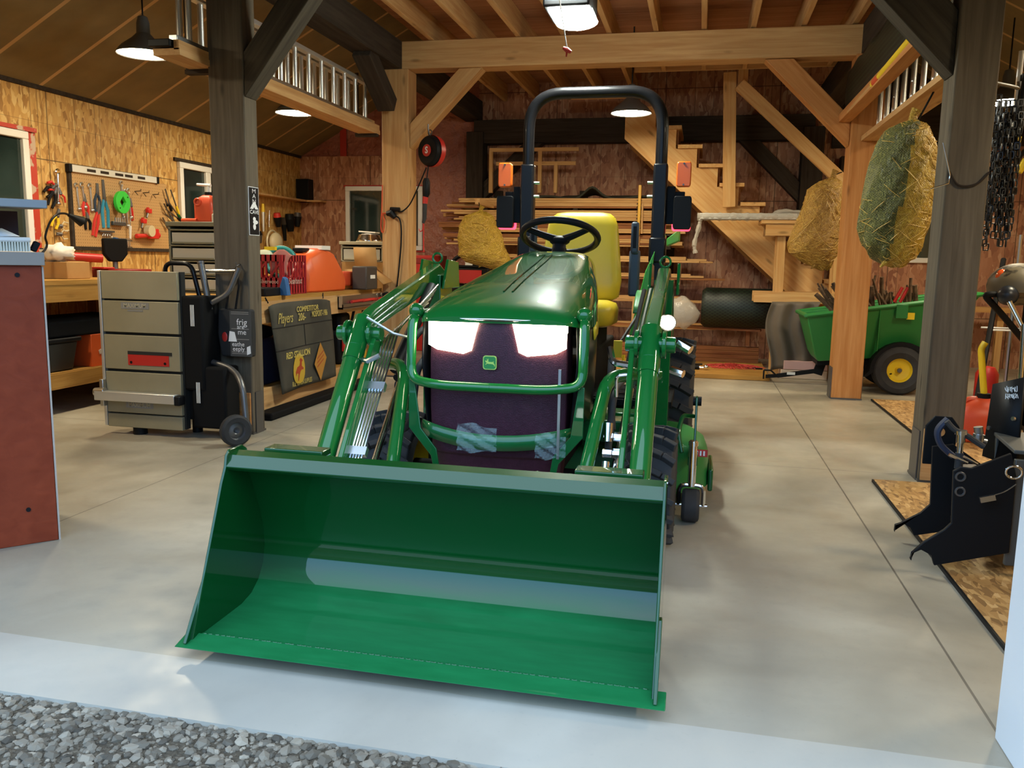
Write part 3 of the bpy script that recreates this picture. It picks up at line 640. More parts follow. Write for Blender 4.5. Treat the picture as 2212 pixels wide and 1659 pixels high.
# tube guard in front of the grille
gd = MB()
for s in (-1, 1):
    gd.tube(fillet([T(s * .27, 2.86, .862), T(s * .298, 2.72, .862), T(s * .298, 2.70, .64), T(s * .18, 2.645, .632), T(0, 2.642, .632)], .05), .0165, 14)
    gd.ball(T(s * .292, 2.745, .873), .027, 12, 8)
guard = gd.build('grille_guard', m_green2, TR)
gd = MB(); rb = []
for i in range(13):
    t = i / 12; u = -.26 + .52 * t; yy = 2.665 + .055 * abs(2 * t - 1) ** 2.2; rb.append([T(u, yy, .415 + .03 * abs(2 * t - 1) ** 2), T(u, yy, .468 + .03 * abs(2 * t - 1) ** 2)])
gd.loft(rb, False, False); gd.build('guard_band', m_greend, guard, solid=.006)
for s in (-1, 1):
    gd = MB(); gd.prism([(.285, .64), (.305, .64), (.305, .47), (.225, .375), (.205, .28), (.185, .28), (.205, .40), (.262, .47)] if s > 0 else [(-.285, .64), (-.305, .64), (-.305, .47), (-.225, .375), (-.205, .28), (-.185, .28), (-.205, .40), (-.262, .47)], T(0, 2.70, 0), (1, 0, 0), (0, 0, 1), (0, .008, 0)); gd.build('guard_plate', m_greend, guard, bev=.002)
gd = MB(); gd.box(T(.222, 2.668, .40), T(.231, 2.674, .70)); gd.build('guard_strap', m_stl, guard)
m_film = M('clear_film', (.6, .85, .85), .1, 0, 0, alpha=.13, bump=1.0, bs=90)
for u0, u1, z0, z1 in ((-.12, .02, .41, .50), (.15, .25, .40, .48)):
    gd = MB(); gd.grid(lambda a, b: T(u0 + (u1 - u0) * a, 2.655 + .03 * abs(2 * (u0 + (u1 - u0) * a) / .52) ** 2.2 + .007 * math.sin(a * 13 + b * 9) * math.sin(b * 7 + 1) + .006 * math.sin(b * 15 + a * 11), z0 + (z1 - z0) * b + .012 * math.sin(a * 5) * (b - .4)), 18, 14); gd.build('film_scrap', m_film, guard)
# steering wheel and dash
nrm = V((0, .40, .915)).normalized(); sc = T(0, 3.965, 1.165)
st = MB(); st.torus(sc, .178, .0165, nrm, 36, 10); sw = st.build('steering_wheel', m_blk, TR)
_, a_, b_ = frame(nrm); st = MB(); st.ball(sc - nrm * .02, (.05, .05, .025), 14, 8)
for t in (PI * .5, PI * 1.17, PI * 1.83):
    d = V((math.cos(t), 0, 0)) + nrm.cross(V((1, 0, 0))) * math.sin(t); st.tube([sc - nrm * .02, sc + d * .09 - nrm * .012, sc + d * .175], [.02, .016, .013], 8)
st.build('spoke', m_blk, sw)
st = MB(); st.cyl(sc - nrm * .02, sc - nrm * .22, .03, .045); st.build('steering_column', m_blk, TR)
st = MB(); st.prism([(3.70, .72), (3.92, .72), (3.95, 1.02), (3.86, 1.075), (3.72, 1.06)], T(-.15, 0, 0), (0, 1, 0), (0, 0, 1), (.30, 0, 0)); st.build('dashboard', m_blk, TR, bev=.02)
# seat
def srr(cx, w, d, z, y, k=20, p=.5):
    return [T(cx + w * math.copysign(abs(math.cos(2 * PI * i / k)) ** p, math.cos(2 * PI * i / k)), y + d * math.copysign(abs(math.sin(2 * PI * i / k)) ** p, math.sin(2 * PI * i / k)), z) for i in range(k)]
s_ = MB(); s_.loft([srr(0, w, d, z, y) for z, w, d, y in ((.84, .19, .05, 4.66), (.86, .222, .065, 4.665), (.95, .232, .07, 4.68), (1.05, .222, .068, 4.70), (1.15, .21, .06, 4.72), (1.25, .198, .055, 4.74), (1.295, .180, .05, 4.75), (1.318, .150, .035, 4.755), (1.325, .10, .015, 4.757))])
seat = s_.build('seat_back', m_yel, TR, ang=80)
s_ = MB(); s_.loft([srr(0, w, .03 * 1.0 + d, z, 4.46) for z, w, d in ((.715, .20, .17), (.73, .232, .205), (.80, .236, .21), (.83, .222, .20), (.845, .18, .16))]); s_.build('seat_cushion', m_yel, TR, ang=80)
s_ = MB(); s_.box(T(-.16, 4.25, .60), T(.16, 4.7, .72)); s_.build('seat_base', m_blkm, TR, bev=.01)
# roll bar
rp = MB(); RY = 5.12
rp.tube(fillet([T(-.40, RY, 1.55), T(-.40, RY, 2.045), T(.40, RY, 2.045), T(.40, RY, 1.55)], .21, 9), .035, 14); rops = rp.build('roll_bar', m_blkg, TR)
for s in (-1, 1):
    rp = MB(); rp.box(T(s * .40 - .042, RY - .04, .42), T(s * .40 + .042, RY + .04, 1.63)); rp.box(T(s * .40 - .05, RY - .05, 1.05), T(s * .40 + .05, RY + .05, 1.2)); rp.build('roll_bar_upright', m_blkg, rops, bev=.012)
    rp = MB(); 
    for z in (1.44, 1.52): rp.cyl(T(s * .40 - s * .04, RY - .01, z), T(s * .40 - s * .075, RY - .01, z), .010, n=6)
    rp.each('bolt', m_stl, rops)
    bl = MB(); bl.box(T(s * .495 - .05, RY + .01, 1.30), T(s * .495 + .05, RY + .05, 1.47)); bl.box(T(s * .44, RY + .0, 1.28), T(s * .49, RY + .03, 1.50)); bl.prism(rsq(.052, .012), T(s * .535, RY - .04, 1.345), (1, 0, 0), (0, 0, 1.85), (0, .05, 0)); lb = bl.build('lamp_bracket', m_blk, TR, bev=.004)
    bl = MB(); bl.prism([(a * .042 / .0235, b * .072 / .0235) for a, b in rsq(.0235, .007)], T(s * .535, RY - .05, 1.565), (1, 0, 0), (0, 0, 1), (0, .045, 0)); al = bl.build('warning_lamp', m_amb, TR, bev=.006); al['label'] = 'amber warning lamp'
    bl = MB(); bl.cyl(T(s * .535, RY - .055, 1.625), T(s * .535, RY - .05, 1.625), .006, n=8); bl.cyl(T(s * .535, RY - .055, 1.505), T(s * .535, RY - .05, 1.505), .006, n=8); bl.each('screw', m_dstl, al)
    bl = MB(); bl.prism(rsq(.055, .012), T(s * .535 - s * .004, RY + .012, 1.342), (1, 0, 0), (0, 0, 1.85), (0, .03, 0)); bl.box(T(s * .437 - .006, RY + .03, 1.40), T(s * .437 + .006, RY + .05, 1.49)); bl.build('tail_lamp', m_tail, TR)
# work lamp on the right loader arm
wl = MB(); wq = QY(1443, 697, 3.42); wl.ball(wq, (.030, .02, .030), 14, 8); wlo = wl.build('work_lamp', m_head, TR); wlo['label'] = 'round lit work lamp'
wl = MB(); wl.lathe([(.002, .05), (.03, .035), (.034, .0), (.034, -.006)], wq, (0, 1, 0), 16); wl.beam(wq + V((0, .03, -.02)), wq + V((-.05, .08, -.10)), .012, .012); wl.build('lamp_housing', m_blk, wlo)
# hydraulic lines
hy = MB()
for i in range(5):
    du = .392 + i * .011; zz = i * .009
    hy.tube(fillet([T(-du, 3.30, .945 - zz - i * .010), T(-du, 2.84 - i * .01, .80 - zz), T(-du - .006, 2.50, .40 - zz * .4), T(-du - .006, 2.36, .24)], .035), .0048, 8)
hy.each('hydraulic_tube', m_chr, TR)
hy = MB(); hy.tube([T(-.47, 2.73, .845), T(-.38, 2.75, .79), T(-.33, 2.78, .775)], .005, 6); hy.tube([T(-.47, 2.69, .70), T(-.44, 2.66, .70), T(-.40, 2.67, .72)], .009, 8)
for t in (.25, .62): hy.obox(T(-.42, 2.79 - .45 * t, .74 - .52 * t), (.075, .03, .022), (1, 0, 0), (0, .65, .76), (0, -.76, .65))
hy.each('tube_clamp', m_stl, TR)
hy = MB(); hy.tube(fillet([T(-.33, 3.0, .70), T(-.31, 2.80, .66), T(-.325, 2.78, .46), T(-.40, 2.80, .42), T(-.43, 2.84, .48)], .06, 6), .013, 10); hy.tube(spline([T(-.36, 3.1, .8), T(-.36, 2.88, .74), T(-.37, 2.83, .55), T(-.38, 2.8, .42)]), .012, 10)
hy.tube(spline([T(.40, 3.15, .62), T(.39, 2.86, .60), T(.385, 2.80, .50), T(.385, 2.74, .42)]), .0125, 10); hy.tube(spline([T(.385, 2.66, .36), T(.385, 2.60, .28), T(.38, 2.5, .16)]), .0125, 10); hy.tube(spline([T(.36, 3.0, .70), T(.37, 2.9, .62), T(.39, 2.82, .48)]), .012, 10); hy.each('hydraulic_hose', m_rub, TR)
hy = MB()
for z, y in ((.475, 2.73), (.425, 2.70)):
    hy.cyl(T(.372, y, z), T(.402, y, z), .015, n=6); hy.cyl(T(.405, y, z), T(.44, y, z), .017, n=8)
hy.cyl(T(.385, 2.735, .52), T(.385, 2.72, .46), .015, n=10); hy.cyl(T(.385, 2.68, .40), T(.385, 2.65, .33), .0145, n=10); hy.tube(fillet([T(.37, 2.84, .76), T(.385, 2.80, .715), T(.45, 2.78, .71)], .02), .012, 8); hy.tube(fillet([T(.40, 2.8, .60), T(.40, 2.78, .675), T(.44, 2.78, .68)], .02), .006, 8)
hy.cyl(T(.205, 2.70, .325), T(.30, 2.72, .325), .010, n=10); hy.cyl(T(.60, 2.80, .79), T(.64, 2.78, .77), .016, n=8); hy.cyl(T(.58, 2.80, .70), T(.62, 2.78, .69), .014, n=8); hy.each('hose_fitting', m_chr, TR)
lv = MB(); lv.tube([T(.30, 4.05, .45), T(.31, 4.1, .60)], .008, 6); lv.box(T(.27, 3.98, .60), T(.31, 4.0, .68)); lv.build('pedal', m_yelp, TR)
lv = MB(); lv.tube([T(.36, 3.75, .60), T(.40, 4.05, .92)], .012, 6); lv.tube([T(.27, 4.0, .62), T(.40, 4.3, .86)], .008, 6); lv.ball(T(.40, 4.3, .87), .022); lv.build('control_lever', m_blk, TR)
rp = MB(); rp.prism([(0, 0), (.075, .035), (.075, .105), (0, .045)], T(.445, 5.3, 1.155), (1, 0, 0), (0, 0, 1), (0, .2, 0)); rp.prism([(.26, .62), (.34, .62), (.39, 1.12), (.34, 1.0)], T(0, 5.0, 0), (1, 0, 0), (0, 0, 1), (0, .04, 0)); rp.each('rear_guard_panel', m_greenl, TR, bev=.004)
# mower deck under the tractor
dk = MB(); dk.loft([[T(.74 * a * math.copysign(abs(math.cos(t)) ** .6, math.cos(t)), 3.86 + .40 * a * math.copysign(abs(math.sin(t)) ** .6, math.sin(t)), z) for t in [2 * PI * i / 40 for i in range(40)]] for z, a in ((.075, 1.0), (.20, .99), (.245, .965), (.275, .90), (.285, .80), (.287, .3))])
deck = dk.build('mower_deck', m_greenp, TR, ang=50)
for s in (-1, 1):
    c = T(s * .665, 3.395, 0); dk = MB(); dk.cyl(c + V((-.036, 0, .07)), c + V((.036, 0, .07)), .068, n=24); dk.build('caster_wheel', m_rub, deck, bev=.014)
    dk = MB(); dk.tube(fillet([c + V((-.05, 0, .07)), c + V((-.05, .0, .155)), c + V((.05, 0, .155)), c + V((.05, 0, .07))], .03), .009, 8); dk.cyl(c + V((0, 0, .15)), c + V((0, .0, .34)), .016); dk.cyl(c + V((0, 0, .32)), c + V((0, 0, .335)), .02); dk.cyl(c + V((-.066, 0, .07)), c + V((.066, 0, .07)), .007); dk.build('caster_fork', m_chr, deck)
    dk = MB(); dk.box(c + V((-.02, 0, .235)), c + V((.02, .22, .27))); dk.tube(fillet([T(s * .62, 3.42, .28), T(s * .60, 3.45, .36), T(s * .615, 3.52, .42), T(s * .66, 3.62, .40)], .03), .010, 8); dk.prism([(3.52, .26), (3.74, .26), (3.74, .34), (3.62, .49), (3.58, .49)], T(s * .665, 0, 0), (0, 1, 0), (0, 0, 1), (.01, 0, 0)); dk.build('caster_arm', m_greend, deck, bev=.003)
    dk = MB(); dk.cyl(T(s * .655, 3.6, .47), T(s * .69, 3.6, .47), .02, n=10); dk.build('lift_pin', m_blk, deck)
    dk = MB(); dk.box(T(s * .745 - .01, 3.7, .05), T(s * .745 + .012, 4.0, .15)); dk.build('deck_bumper', m_greend, deck, bev=.008)
dk = MB(); dk.obox(T(.69, 3.52, .262), (.07, .006, .03)); dl = dk.build('safety_decal', m_red, deck); dk = MB(); [dk.box(T(.665 + i * .014, 3.5155, .252), T(.672 + i * .014, 3.517, .272)) for i in range(4)]; dk.build('decal_marks', m_text, deck)
# ------------------------------------------------------------------ left side: cabinet by the door
m_cherry = wood('cherry_laminate', '#84351c', '#944024', 0, .45, .6)
m_plum = M('plum_laminate', '#34161c', .5)
m_edge = M('light_edge_band', '#b3a394', .6)
def cabinet():
    c = V((-2.265, 2.525, 0)); d = V((-.13, -.145, 0)).normalized(); n = V((-d.y, d.x, 0)); n = n if n.x < 0 else -n; up = V((0, 0, 1))
    t = thing('storage_cabinet', 'tall cherry red laminate cabinet at the left edge by the door opening', 'cabinet', tuple(c))
    m = MB(); m.obox(c + d * .27 + n * .2 + up * .502, (.54, .4, 1.003), d, n, up); m.build('carcass', m_cherry, t, bev=.002)
    m = MB(); m.obox(c - d * .004 + n * .2 + up * .5, (.006, .4, 1.0), d, n, up); m.build('edge_band', m_edge, t)
    m = MB(); m.obox(c + d * .27 + n * .19 + up * 1.026, (.56, .42, .046), d, n, up); m.build('top_board', M('grey_board', '#8d8378', .6), t, bev=.002)
    for a, z in ((.075, .97), (.09, .13)):
        m = MB(); m.cyl(c + d * a - n * .001 + up * z, c + d * a - n * .004 + up * z, .008, n=12); m.build('screw_cap', m_blk, t)
    z0 = 1.051
    s = thing('shelf_box', 'small plum shelf box with pale top standing on the cherry cabinet', 'shelf', tuple(c + up * z0))
    m = MB(); m.obox(c + d * .28 + n * .36 + up * (z0 + .075), (.50, .02, .15), d, n, up); m.build('back_panel', m_plum, s)
    m = MB(); m.obox(c + d * .20 + n * .06 + up * (z0 + .075), (.022, .1, .15), d, n, up); m.obox(c + d * .20 + n * .31 + up * (z0 + .075), (.022, .1, .15), d, n, up); m.build('side_panel', m_edge, s)
    m = MB(); m.obox(c + d * .26 + n * .12 + up * (z0 + .166), (.56, .42, .028), d, (n + up * .03).normalized(), up); m.build('top_panel', M('pale_grey_laminate', (.24, .255, .26), .5), s, bev=.003)
    b = thing('scrub_brush', 'white bristled scrub brush lying on the cherry cabinet', 'brush', tuple(c + up * z0))
    p = c + d * .085 + n * .05 + up * z0
    m = MB(); m.obox(p + up * .040, (.125, .05, .018), d, n, up); m.build('brush_back', m_vinyl, b, bev=.007)
    m = MB()
    for i in range(14):
        for j in range(5): q = p + d * (-.055 + i * .0085) + n * (-.02 + j * .01); m.cyl(q, q + up * .033, .0042, .003, 5)
    m.build('bristles', M('cream_bristle', (.70, .68, .56), .7), b)['kind'] = 'stuff'
    m = MB(); m.add([p + d * .04 + n * .0 + up * .05, p - d * .03 + up * .052, p + d * .02 + n * .03 + up * .078, p + d * .055 + n * .02 + up * .075], [(0, 1, 2, 3)]); tag(m.build('paper_scrap', m_white, solid=.002), 'folded white paper on top of the scrub brush', 'paper')
    m = MB(); q = c - d * -.005 + n * .10 + up * (z0 + .018); m.obox(q, (.02, .045, .036), (d + up * .5).normalized(), n, (up - d * .5).normalized()); tag(m.build('binder_clip', m_blk, bev=.003), 'small black clip on the corner of the cherry cabinet', 'clip')
cabinet()

# ------------------------------------------------------------------ wall bench
WBX, WBZ = -4.05, .87
t = thing('wall_bench', 'long wooden workbench along the left OSB wall', 'workbench', (-4.45, 5.5, 0))
m = MB(); m.beam((-4.47, 2.5, WBZ - .015), (-4.47, 9.3, WBZ - .015), .84, .03); m.build('bench_top', m_ply, t)
m = MB(); m.beam((WBX - .02, 2.5, WBZ - .085), (WBX - .02, 9.3, WBZ - .085), .035, .11); m.build('front_rail', m_ply, t)
for y in (2.6, 5.9, 7.6, 9.2):
    for x in (-4.1, -4.8):
        m = MB(); m.beam((x, y, 0), (x, y, WBZ - .03), .08, .08); m.build('leg', m_ply, t)
m = MB(); m.beam((-4.47, 2.5, .255), (-4.47, 9.3, .255), .80, .02); m.build('lower_shelf', m_ply, t)
m = MB(); m.beam((WBX - .02, 2.5, .215), (WBX - .02, 9.3, .215), .035, .10); m.build('shelf_rail', m_ply, t)
def onb(px, py, z=WBZ): return QZ(px, py, z)
def label_box(name, label, c, size, mat, cat='box', ang=0, lid=None):
    ca, sa = math.cos(ang), math.sin(ang); m = MB(); m.obox(V(c) + V((0, 0, size[2] / 2)), size, (ca, sa, 0), (-sa, ca, 0)); return tag(m.build(name, mat, bev=.004), label, cat)
label_box('cardboard_box', 'small closed cardboard box on the wall bench under the white cloth', (-4.35, 5.02, WBZ + .001), (.30, .22, .115), m_card)
a = label_box('parts_box', 'little white and brown parts box on the wall bench beside the cardboard box', (-4.33, 4.72, WBZ + .001), (.10, .09, .06), m_vinyl); q = MB(); q.box((-4.37, 4.672, .885), (-4.29, 4.675, .925)); q.build('label', m_card, a)
label_box('sanding_pad', 'flat dark blue pad on the wall bench next to the gooseneck lamp', (-4.27, 4.58, WBZ + .001), (.16, .12, .022), M('navy_cloth', (.02, .035, .09), .8))
q = MB(); q.box((-4.40, 4.50, WBZ), (-4.34, 4.60, 1.02)); q.box((-4.37, 4.49, .98), (-4.29, 4.57, 1.015)); q.box((-4.40, 4.47, WBZ), (-4.24, 4.62, .89)); tag(q.build('stapler', m_yelp, bev=.006), 'yellow tool standing on the wall bench behind the cherry cabinet', 'tool')
q = MB(); q.ball((-4.33, 4.98, 1.045), (.12, .085, .062), 18, 10, 0, lambda d: 1 + .16 * math.sin(d.x * 9 + d.y * 5) + .14 * math.sin(d.z * 8 + d.x * 11)); tag(q.build('cloth', M('white_cloth', (.78, .70, .58), .9), ang=180), 'crumpled white cloth on the small cardboard box', 'cloth')
fl_ = thing('flashlight', 'red flashlight with black head lying behind the white cloth', 'flashlight', (-4.5, 5.25, WBZ))
q = MB(); q.box((-4.62, 5.18, WBZ), (-4.42, 5.42, .99)); tag(q.build('parts_tin', m_card), 'brown box under the red flashlight on the wall bench', 'box')
q = MB(); q.cyl((-4.52, 5.24, 1.025), (-4.36, 5.46, 1.01), .032); q.build('barrel', m_red, fl_); q = MB(); q.cyl((-4.60, 5.13, 1.03), (-4.52, 5.24, 1.025), .05, .034); q.build('head', m_blk, fl_); q = MB(); q.cyl((-4.530, 5.23, 1.025), (-4.515, 5.25, 1.025), .036); q.build('collar', m_org, fl_)
q = MB(); q.box((-4.70, 5.55, WBZ), (-4.30, 5.95, .93)); tag(q.build('tool_tray', M('dark_red_metal', (.25, .015, .012), .4), bev=.006), 'dark red metal tray on the wall bench below the pegboard', 'tray')
q = MB(); q.box((-4.5, 5.5, .931), (-4.38, 5.62, .945)); tag(q.build('red_case', m_red, bev=.004), 'bright red flat case on the dark red tray', 'case')
t = thing('bench_vise', 'dark square tool head standing in front of the pegboard', 'tool', (-4.55, 5.83, .93))
q = MB(); q.prism([(-.09, .18), (.09, .18), (.09, .06), (.045, 0), (-.045, 0), (-.09, .06)], (-4.55, 5.83, .985), (.55, .83, 0), (0, 0, 1), (.05, -.03, 0)); q.build('head', m_blkm, t, bev=.01); q = MB(); q.cyl((-4.53, 5.82, .93), (-4.53, 5.82, 1.0), .02); q.build('stem', m_dstl, t)
# gooseneck lamp
t = thing('gooseneck_lamp', 'black gooseneck bench lamp bent over toward the pegboard', 'lamp', (-4.33, 4.45, WBZ))
yl = 4.62
q = MB(); q.tube(spline([(-4.17, 4.42, WBZ + .02)] + [QX(px, py, -4.28) for px, py in ((97, 540), (98, 510), (108, 480), (122, 464), (138, 461), (150, 465))]), .0075, 8); q.build('gooseneck', m_blkg, t)
q = MB(); A, B = QX(148, 464, -4.28), QX(177, 479, -4.25); q.tube([A, A.lerp(B, .3), B], [.012, .018, .036], 14); q.build('lamp_head', m_blk, t)
q = MB(); q.cyl((-4.17, 4.42, WBZ), (-4.17, 4.42, WBZ + .025), .06, .05); q.build('lamp_base', m_blk, t)
# under the wall bench
t = thing('storage_tote', 'black lidded tote under the wall bench beside the orange saw box', 'tote', (-4.3, 4.75, .266))
q = MB(); q.loft([[V((-4.32 + sx * w, 4.70 + sy * w * .7, z)) for sx, sy in ((-1, -1), (1, -1), (1, 1), (-1, 1))] for z, w in ((.266, .19), (.46, .22))]); q.build('tub', M('charcoal_plastic', (.03, .032, .028), .5), t, bev=.01)
q = MB(); q.box((-4.56, 4.53, .46), (-4.08, 4.87, .49)); q.build('lid', m_blk, t, bev=.008)
q = MB(); q.box((-4.6, 4.6, .492), (-4.1, 5.6, .60)); tag(q.build('tool_case', m_blkm, bev=.015), 'long black case lying on the tote under the wall bench', 'case')
b = thing('saw_box', 'orange retail box printed with a grey circular saw under the wall bench', 'box', (-4.25, 5.12, .266)); q = MB(); q.box((-4.5, 4.98, .266), (-4.10, 5.42, .49)); q.build('carton', m_org, b, bev=.003)
q = MB(); q.lathe([(.001, .003), (.085, .003), (.085, 0)], (-4.10, 5.24, .37), (1, 0, 0), 18); q.lathe([(.001, .004), (.055, .004), (.055, .003)], (-4.097, 5.22, .44), (1, 0, 0), 14); q.build('printed_saw', M('print_dark', (.06, .06, .055), .6), b); q = MB(); q.beam((-4.0975, 5.05, .36), (-4.0975, 5.22, .42), .002, .03); q.beam((-4.0975, 5.09, .49), (-4.0975, 5.18, .40), .002, .02); q.build('printed_handle', M('print_light', (.6, .5, .42), .6), b)

# ------------------------------------------------------------------ left wall windows, level, pegboard
def window(name, org, U, w, h, N, mull=None, label=None):
    org, U, N = V(org), V(U), V(N); Z = V((0, 0, 1)); fr = .055
    m = MB()
    for a, b, c, d in ((0, 0, w, fr), (0, h - fr, w, h), (0, fr, fr, h - fr), (w - fr, fr, w, h - fr)) + (((mull - .04, fr, mull + .04, h - fr),) if mull else ()):
        m.obox(org + U * ((a + c) / 2) + Z * ((b + d) / 2) + N * .02, (c - a, .04, d - b), U, N, Z)
    o = struct(m.build(name, m_vinyl, bev=.006), label)
    g = MB(); p = org + N * .010; g.obox(p + U * w / 2 + Z * h / 2, (w - .1, .004, h - .1), U, N, Z); g.build('glass_pane', m_glass, o)
    return o
window('window_1', (XL, 4.15, 1.02), (0, 1, 0), 1.23, .90, (1, 0, 0), .62)
j = MB(); j.box((XL, 5.385, 1.0), (XL + .012, 5.47, 1.96)); j.box((XL, 4.1, 1.925), (XL + .03, 5.47, 1.955)); struct(j.build('trim_5', M('red_flashing', (.50, .045, .02), .45, 0, 0, (.55, .40, .28), 7, contrast=(.55, .58))), 'red flashing tape around the left window')
window('window_2', (XL, 7.22, 1.05), (0, 1, 0), 1.0, .87, (1, 0, 0), .47)
j = MB(); j.box((XL, 7.17, 1.925), (XL + .02, 8.27, 1.955)); struct(j.build('trim_6', m_dark))
window('window_3', (-4.29, YB, 1.15), (1, 0, 0), .99, .76, (0, -1, 0), .74)
j = MB(); j.box((-4.32, YB - .012, 1.905), (-3.27, YB, 1.925)); j.box((-4.32, YB - .012, 1.13), (-3.27, YB, 1.15)); struct(j.build('trim_7', m_red), 'red tape around the back window')
PX_ = -4.875
def W(px, py, off=0): p = QX(px, py, PX_); p.x += off; return p
t = thing('spirit_level', 'long aluminium spirit level fixed above the pegboard', 'level', tuple(W(243, 372)))
A, B = W(146, 362), W(340, 390); q = MB(); q.beam(A, B, .03, .055, (0, 0, 1)); q.build('body', M('satin_aluminium', (.72, .70, .62), .5, .1), t, bev=.003)
for s, (p, r_) in ((0, (A, B)), (1, (B, A))): q = MB(); e = (r_ - p).normalized(); q.beam(p - e * .004, p + e * .03, .034, .06); q.build('end_cap', m_blk, t)
for f in (.22, .36, .52, .63, .78): q = MB(); p = A.lerp(B, f); q.beam(p - V((0, .05, 0)), p + V((0, .05, 0)), .033, .022); q.build('vial_window' if f in (.22, .52, .78) else 'hand_hole', m_dark, t)
def pegmat():
    m, N, L, P, vec = nodes('pegboard'); sx = nd(N, 'ShaderNodeSeparateXYZ'); L.new(vec, sx.inputs[0])
    def d(v): return math_(N, L, 'ABSOLUTE', math_(N, L, 'SUBTRACT', math_(N, L, 'FRACT', math_(N, L, 'MULTIPLY', v, 39.4)), .5))
    k = math_(N, L, 'LESS_THAN', math_(N, L, 'ADD', math_(N, L, 'POWER', d(sx.outputs[1]), 2), math_(N, L, 'POWER', d(sx.outputs[2]), 2)), .016)
    L.new(mix(N, L, k, hexc('#be9660'), hexc('#5a3a18')), P.inputs['Base Color']); P.inputs['Roughness'].default_value = .6; return m
t = thing('pegboard', 'brown pegboard full of hand tools on the left wall', 'pegboard', (XL, 6.35, 1.07))
q = MB(); q.box((XL + .012, 5.80, 1.09), (XL + .020, 7.02, 1.69)); q.build('panel', pegmat(), t)
q = MB(); q.box((XL, 5.78, 1.07), (XL + .024, 7.04, 1.10)); q.box((XL, 5.78, 1.10), (XL + .024, 5.81, 1.69)); q.build('frame', m_dark, t)
# hand tools: every one hangs on the board or the wall
GT = 'hand tools on the pegboard'
def wrench(px0, py0, px1, py1, label, mat=m_stl, w=.011):
    A, B = W(px0, py0), W(px1, py1); m = MB(); m.tube([A, B], [w, w * .8], 6); d, s, u = frame(B - A, (1, 0, 0)); m.torus(A - d * .014, .018, .008, (1, 0, 0), 12, 6, a0=.6, a1=5.7); m.ball(B, w * 1.8, 8, 5); return tag(m.build('wrench', mat), label, 'wrench', GT)
def pliers(px0, py0, px1, py1, hm, label, w=.013, spread=.03, name='pliers', kind='pliers', head=.36):
    A, B = W(px0, py0), W(px1, py1); t = thing(name, label, kind, tuple(B), GT); d = (B - A); n = V((1, 0, 0)).cross(d).normalized(); P0 = A + d * head
    m = MB(); m.tube([A + n * .006, P0, P0 + d * .06], [.006, .017, .010], 8); m.tube([A - n * .008, P0], [.006, .015], 8); m.build('jaws', m_dstl, t)
    for s in (-1, 1): m = MB(); m.tube([P0 + n * s * .006, P0.lerp(B, .4) + n * s * spread, B + n * s * spread * .8], [w * .8, w, w * .85], 8); m.build('handle', hm, t)
    return t
m_lbl = M('light_blue_grip', (.03, .28, .44), .45); m_drk = M('dark_blue_grip', (.012, .03, .06), .5); m_ggrn = M('neon_green_plastic', (.05, .62, .06), .4); m_cream = M('cream_grip', (.62, .52, .32), .5)
m_redg = M('red_grip', (.62, .03, .02), .4)
for a in ((165, 405, 171, 452, 'adjustable wrench hanging first from the left on the pegboard'), (177, 404, 184, 448, 'adjustable wrench hanging second from the left on the pegboard'), (194, 406, 199, 455, 'slim steel wrench left of the dark blue pliers'),
          (270, 418, 276, 488, 'combination wrench right of the green tape reel'), (277, 416, 283, 470, 'steel wrench second to the right of the green tape reel'), (262, 400, 266, 470, 'long steel wrench half behind the green tape reel')): wrench(*a)
pliers(181, 418, 186, 466, m_redg, 'locking pliers with red grips between the wrenches')
pliers(210, 396, 210, 458, m_drk, 'slip joint pliers with dark blue grips')
pliers(222, 388, 229, 492, m_lbl, 'biggest pliers on the pegboard, with light blue grips', .015, .036, head=.42)
pliers(216, 430, 203, 510, m_redg, 'wire strippers with bright red grips, lowest on the pegboard', .013, .022)
pliers(188, 458, 190, 496, m_blk, 'small cutters with black grips below the red grips')
pliers(281, 428, 286, 476, m_redg, 'slim pliers with red grips at the right of the wrenches', .009, .012)
t = thing('tape_reel', 'neon green fish tape reel with a diamond hole on the pegboard', 'reel', tuple(W(249, 437)), GT); c = W(249, 437, .05)
o_ = [(.085 * math.cos(2 * PI * i / 32), .085 * math.sin(2 * PI * i / 32)) for i in range(32)]; i_ = []
for k in range(32):
    a = 2 * PI * k / 32; i_.append((.038 / (abs(math.cos(a)) + abs(math.sin(a))) * math.cos(a), .046 / (abs(math.cos(a)) + abs(math.sin(a))) * math.sin(a)))
q = MB(); q.loft([[c + V((dx, a * 1.05, b * 1.1)) for a, b in lst] for dx, lst in ((0, i_), (0, o_), (.03, o_), (.03, i_), (0, i_))], True, False); q.build('reel_case', m_ggrn, t, bev=.003)
q = MB()
for a, b in ((.055, .045), (-.045, -.05)): q.cyl(c + V((.03, a, b)), c + V((.0315, a, b)), .006, n=8); 
q.build('rivet', m_blk, t); q = MB(); q.lathe([(.045, 0), (.075, .008), (.045, .016)], c - V((.02, 0, 0)), (1, 0, 0), 24); q.build('steel_tape', m_dstl, t)
for px, lab in ((291, 'leftmost'), (309, 'middle'), (330, 'rightmost')): 
    q = MB(); p = W(px, 413 + (px - 291) * .18); q.tube([p, p + V((.05, .01, .004)), p + V((.055, .012, .02))], .003, 6); q.tube([p, p + V((.045, -.02, -.035))], .003, 6); q.tube([p + V((0, .015, 0)), p + V((.03, .05, .005))], .003, 6); tag(q.build('peg_hook', m_dark), lab + ' of the three empty hooks high on the pegboard', 'hook', 'peg hooks')
